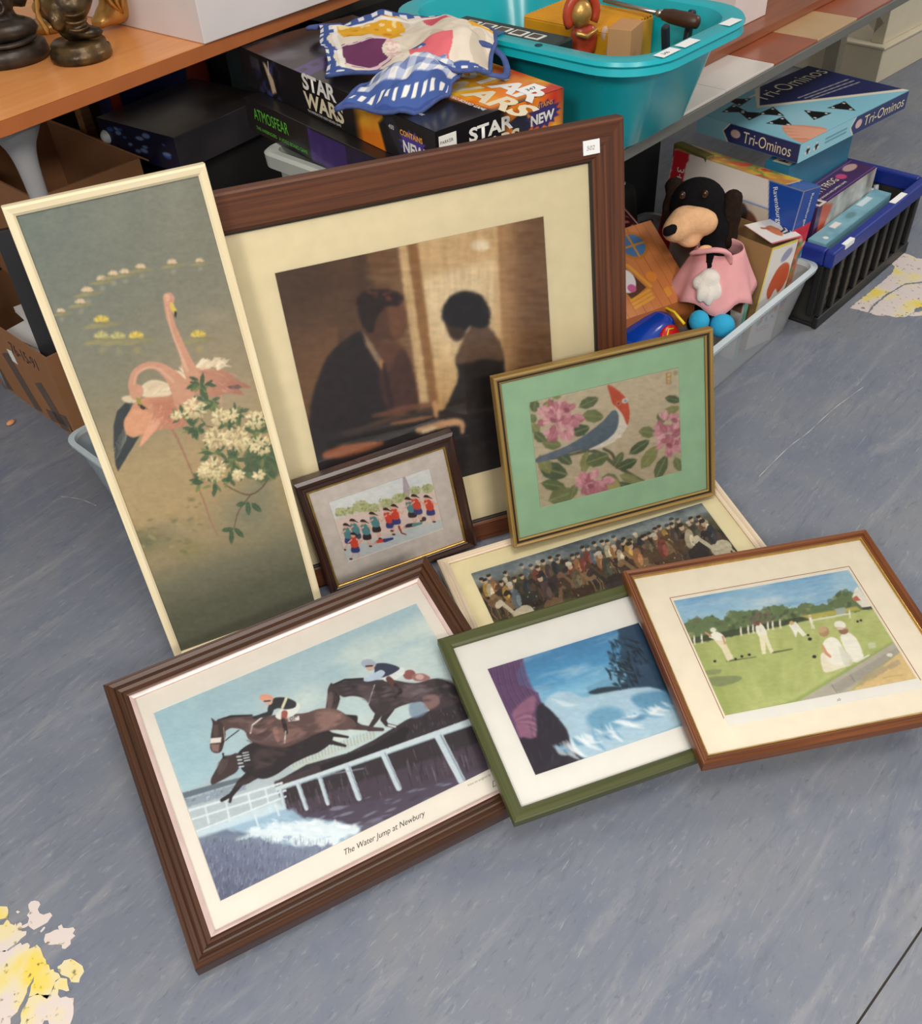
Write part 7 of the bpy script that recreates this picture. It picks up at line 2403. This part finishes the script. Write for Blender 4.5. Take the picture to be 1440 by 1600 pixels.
# plush dog in a pink dress
FUR = mat('black_plush', (17, 15, 17), .95, var=.2, scale=120, bump=.5, bscale=260, spec=.15)
CRM = mat('cream_plush', (226, 178, 134), .95, var=.06, scale=90, bump=.35, bscale=240, spec=.15)
WPL = mat('white_plush', (232, 224, 214), .95, var=.03, bump=.3, bscale=220, spec=.15)
PNK = mat('pink_dress_cotton', (226, 160, 162), .9, var=.06, scale=18, bump=.15, bscale=90)
BPL = mat('sky_blue_plush', (40, 160, 204), .9, var=.05, bump=.2, bscale=200)
dg = thing('plush_toy', 'black plush dog with cream muzzle and pink dress slumped in the toy tub', 'plush toy', (.70 * .945, 2.28 * .945, 1.45 - 1.445 * .945), 0)
dg.matrix_world = dg.matrix_world @ Matrix.Scale(.945, 4)
q = lambda x, y, z: (x - .70, y - 2.28, z - .005)
blob('body', [(q(.69, 2.39, .335), (.10, .095, .09)), (q(.72, 2.35, .28), (.07, .065, .055)), (q(.735, 2.29, .20), (.062, .055, .075)), (q(.735, 2.27, .12), (.062, .055, .07)),
              (q(.718, 2.20, .08), (.034, .05, .032)), (q(.67, 2.19, .09), (.034, .05, .032)), (q(.705, 2.255, .25), (.028, .03, .034)), (q(.70, 2.24, .225), (.024, .024, .03)), (q(.735, 2.28, .06), (.07, .06, .055))], FUR, dg, .012)
blob('muzzle', [(q(.640, 2.305, .335), (.058, .05, .045)), (q(.612, 2.285, .315), (.048, .042, .038)), (q(.685, 2.30, .325), (.05, .042, .045)), (q(.650, 2.285, .285), (.036, .03, .022))], CRM, dg, .009)
bm = bmesh.new()
add_box(bm, -.020, .020, -.010, .010, -.012, .012, .008, Matrix.Translation(q(.588, 2.256, .332)) @ Matrix.Rotation(.6, 4, 'Z'))
bm_obj('nose', bm, FUR, dg, True)
for (x, y, z) in ((.628, 2.325, .392), (.682, 2.31, .398)):
    ellipsoid('button_eye', q(x, y, z), (.009, .009, .010), mat('eye_brown', (58, 34, 18), .1), dg, 12)
for sgn, (x, y, z) in ((1, (.632, 2.43, .350)), (-1, (.775, 2.365, .335))):
    blob('ear', [(q(x, y, z + .02), (.034, .03, .032)), (q(x - .004, y - .018, z - .025), (.036, .022, .052)), (q(x - .006, y - .026, z - .075), (.034, .02, .045))], mat('dark_brown_plush', (40, 27, 20), .95, var=.2, scale=120, bump=.4, bscale=260, spec=.15), dg, .01)
blob('chest_patch', [(q(.690, 2.268, .262), (.028, .016, .022))], CRM, dg, .008)
# dress: gathered skirt and a shoulder ruffle
V, F = [], []
n, rows = 44, 9
for j in range(rows):
    f = j / (rows - 1)
    for i in range(n):
        a = 2 * math.pi * i / n
        R_ = (.058 + .052 * f) * (1 + .07 * f * math.sin(7 * a + .6) + .04 * f * math.sin(3 * a))
        V.append(q(.735 + .015 * (-.3) * f + R_ * math.cos(a), 2.285 - .012 * f + R_ * .92 * math.sin(a), .262 - .125 * f + .012 * f * math.sin(5 * a + 1)))
for j in range(rows - 1):
    for i in range(n):
        F.append((j * n + i, j * n + (i + 1) % n, (j + 1) * n + (i + 1) % n, (j + 1) * n + i))
dr = pyd('dress', V, F, PNK, dg, True)
sdm = dr.modifiers.new('thickness', 'SOLIDIFY')
sdm.thickness = .003
tube('shoulder_ruffle', [q(.655, 2.262, .262), q(.675, 2.235, .278), q(.705, 2.218, .288), q(.735, 2.222, .275), q(.745, 2.228, .245)], [.012, .014, .015, .015, .012], PNK, dg, 8, 4, flat=.45)
blob('paw', [(q(.694, 2.212, .212), (.038, .03, .036)), (q(.672, 2.195, .178), (.016, .016, .034)), (q(.694, 2.188, .170), (.016, .016, .036)), (q(.715, 2.193, .178), (.016, .016, .032)), (q(.664, 2.214, .20), (.017, .016, .022))], WPL, dg, .008)
blob('shoe', [(q(.664, 2.150, .125), (.036, .042, .036)), (q(.672, 2.185, .105), (.03, .035, .03))], BPL, dg, .01)
blob('shoe', [(q(.728, 2.150, .105), (.044, .046, .042)), (q(.73, 2.19, .09), (.034, .042, .032))], BPL, dg, .01)
# olive book and dark boxes behind the plush
carton('toy_box', 'plain grey box buried under the plush dog in the toy tub', 'toy box', ST(1.90, 1.0, .0045), 45, .14, .17, .115, mat('grey_toy_card', (120, 118, 116), .6))
carton('book', 'olive green book standing behind the plush dog', 'book', (.735, 2.52, .0045), 30, .03, .13, .40, mat('olive_cover', (110, 104, 56), .6))
carton('storage_box', 'black box in shadow behind the toy tub', 'box', ST(1.75, 1.53), 45, .75, .10, .55, mat('matt_black_box', (20, 19, 20), .7))
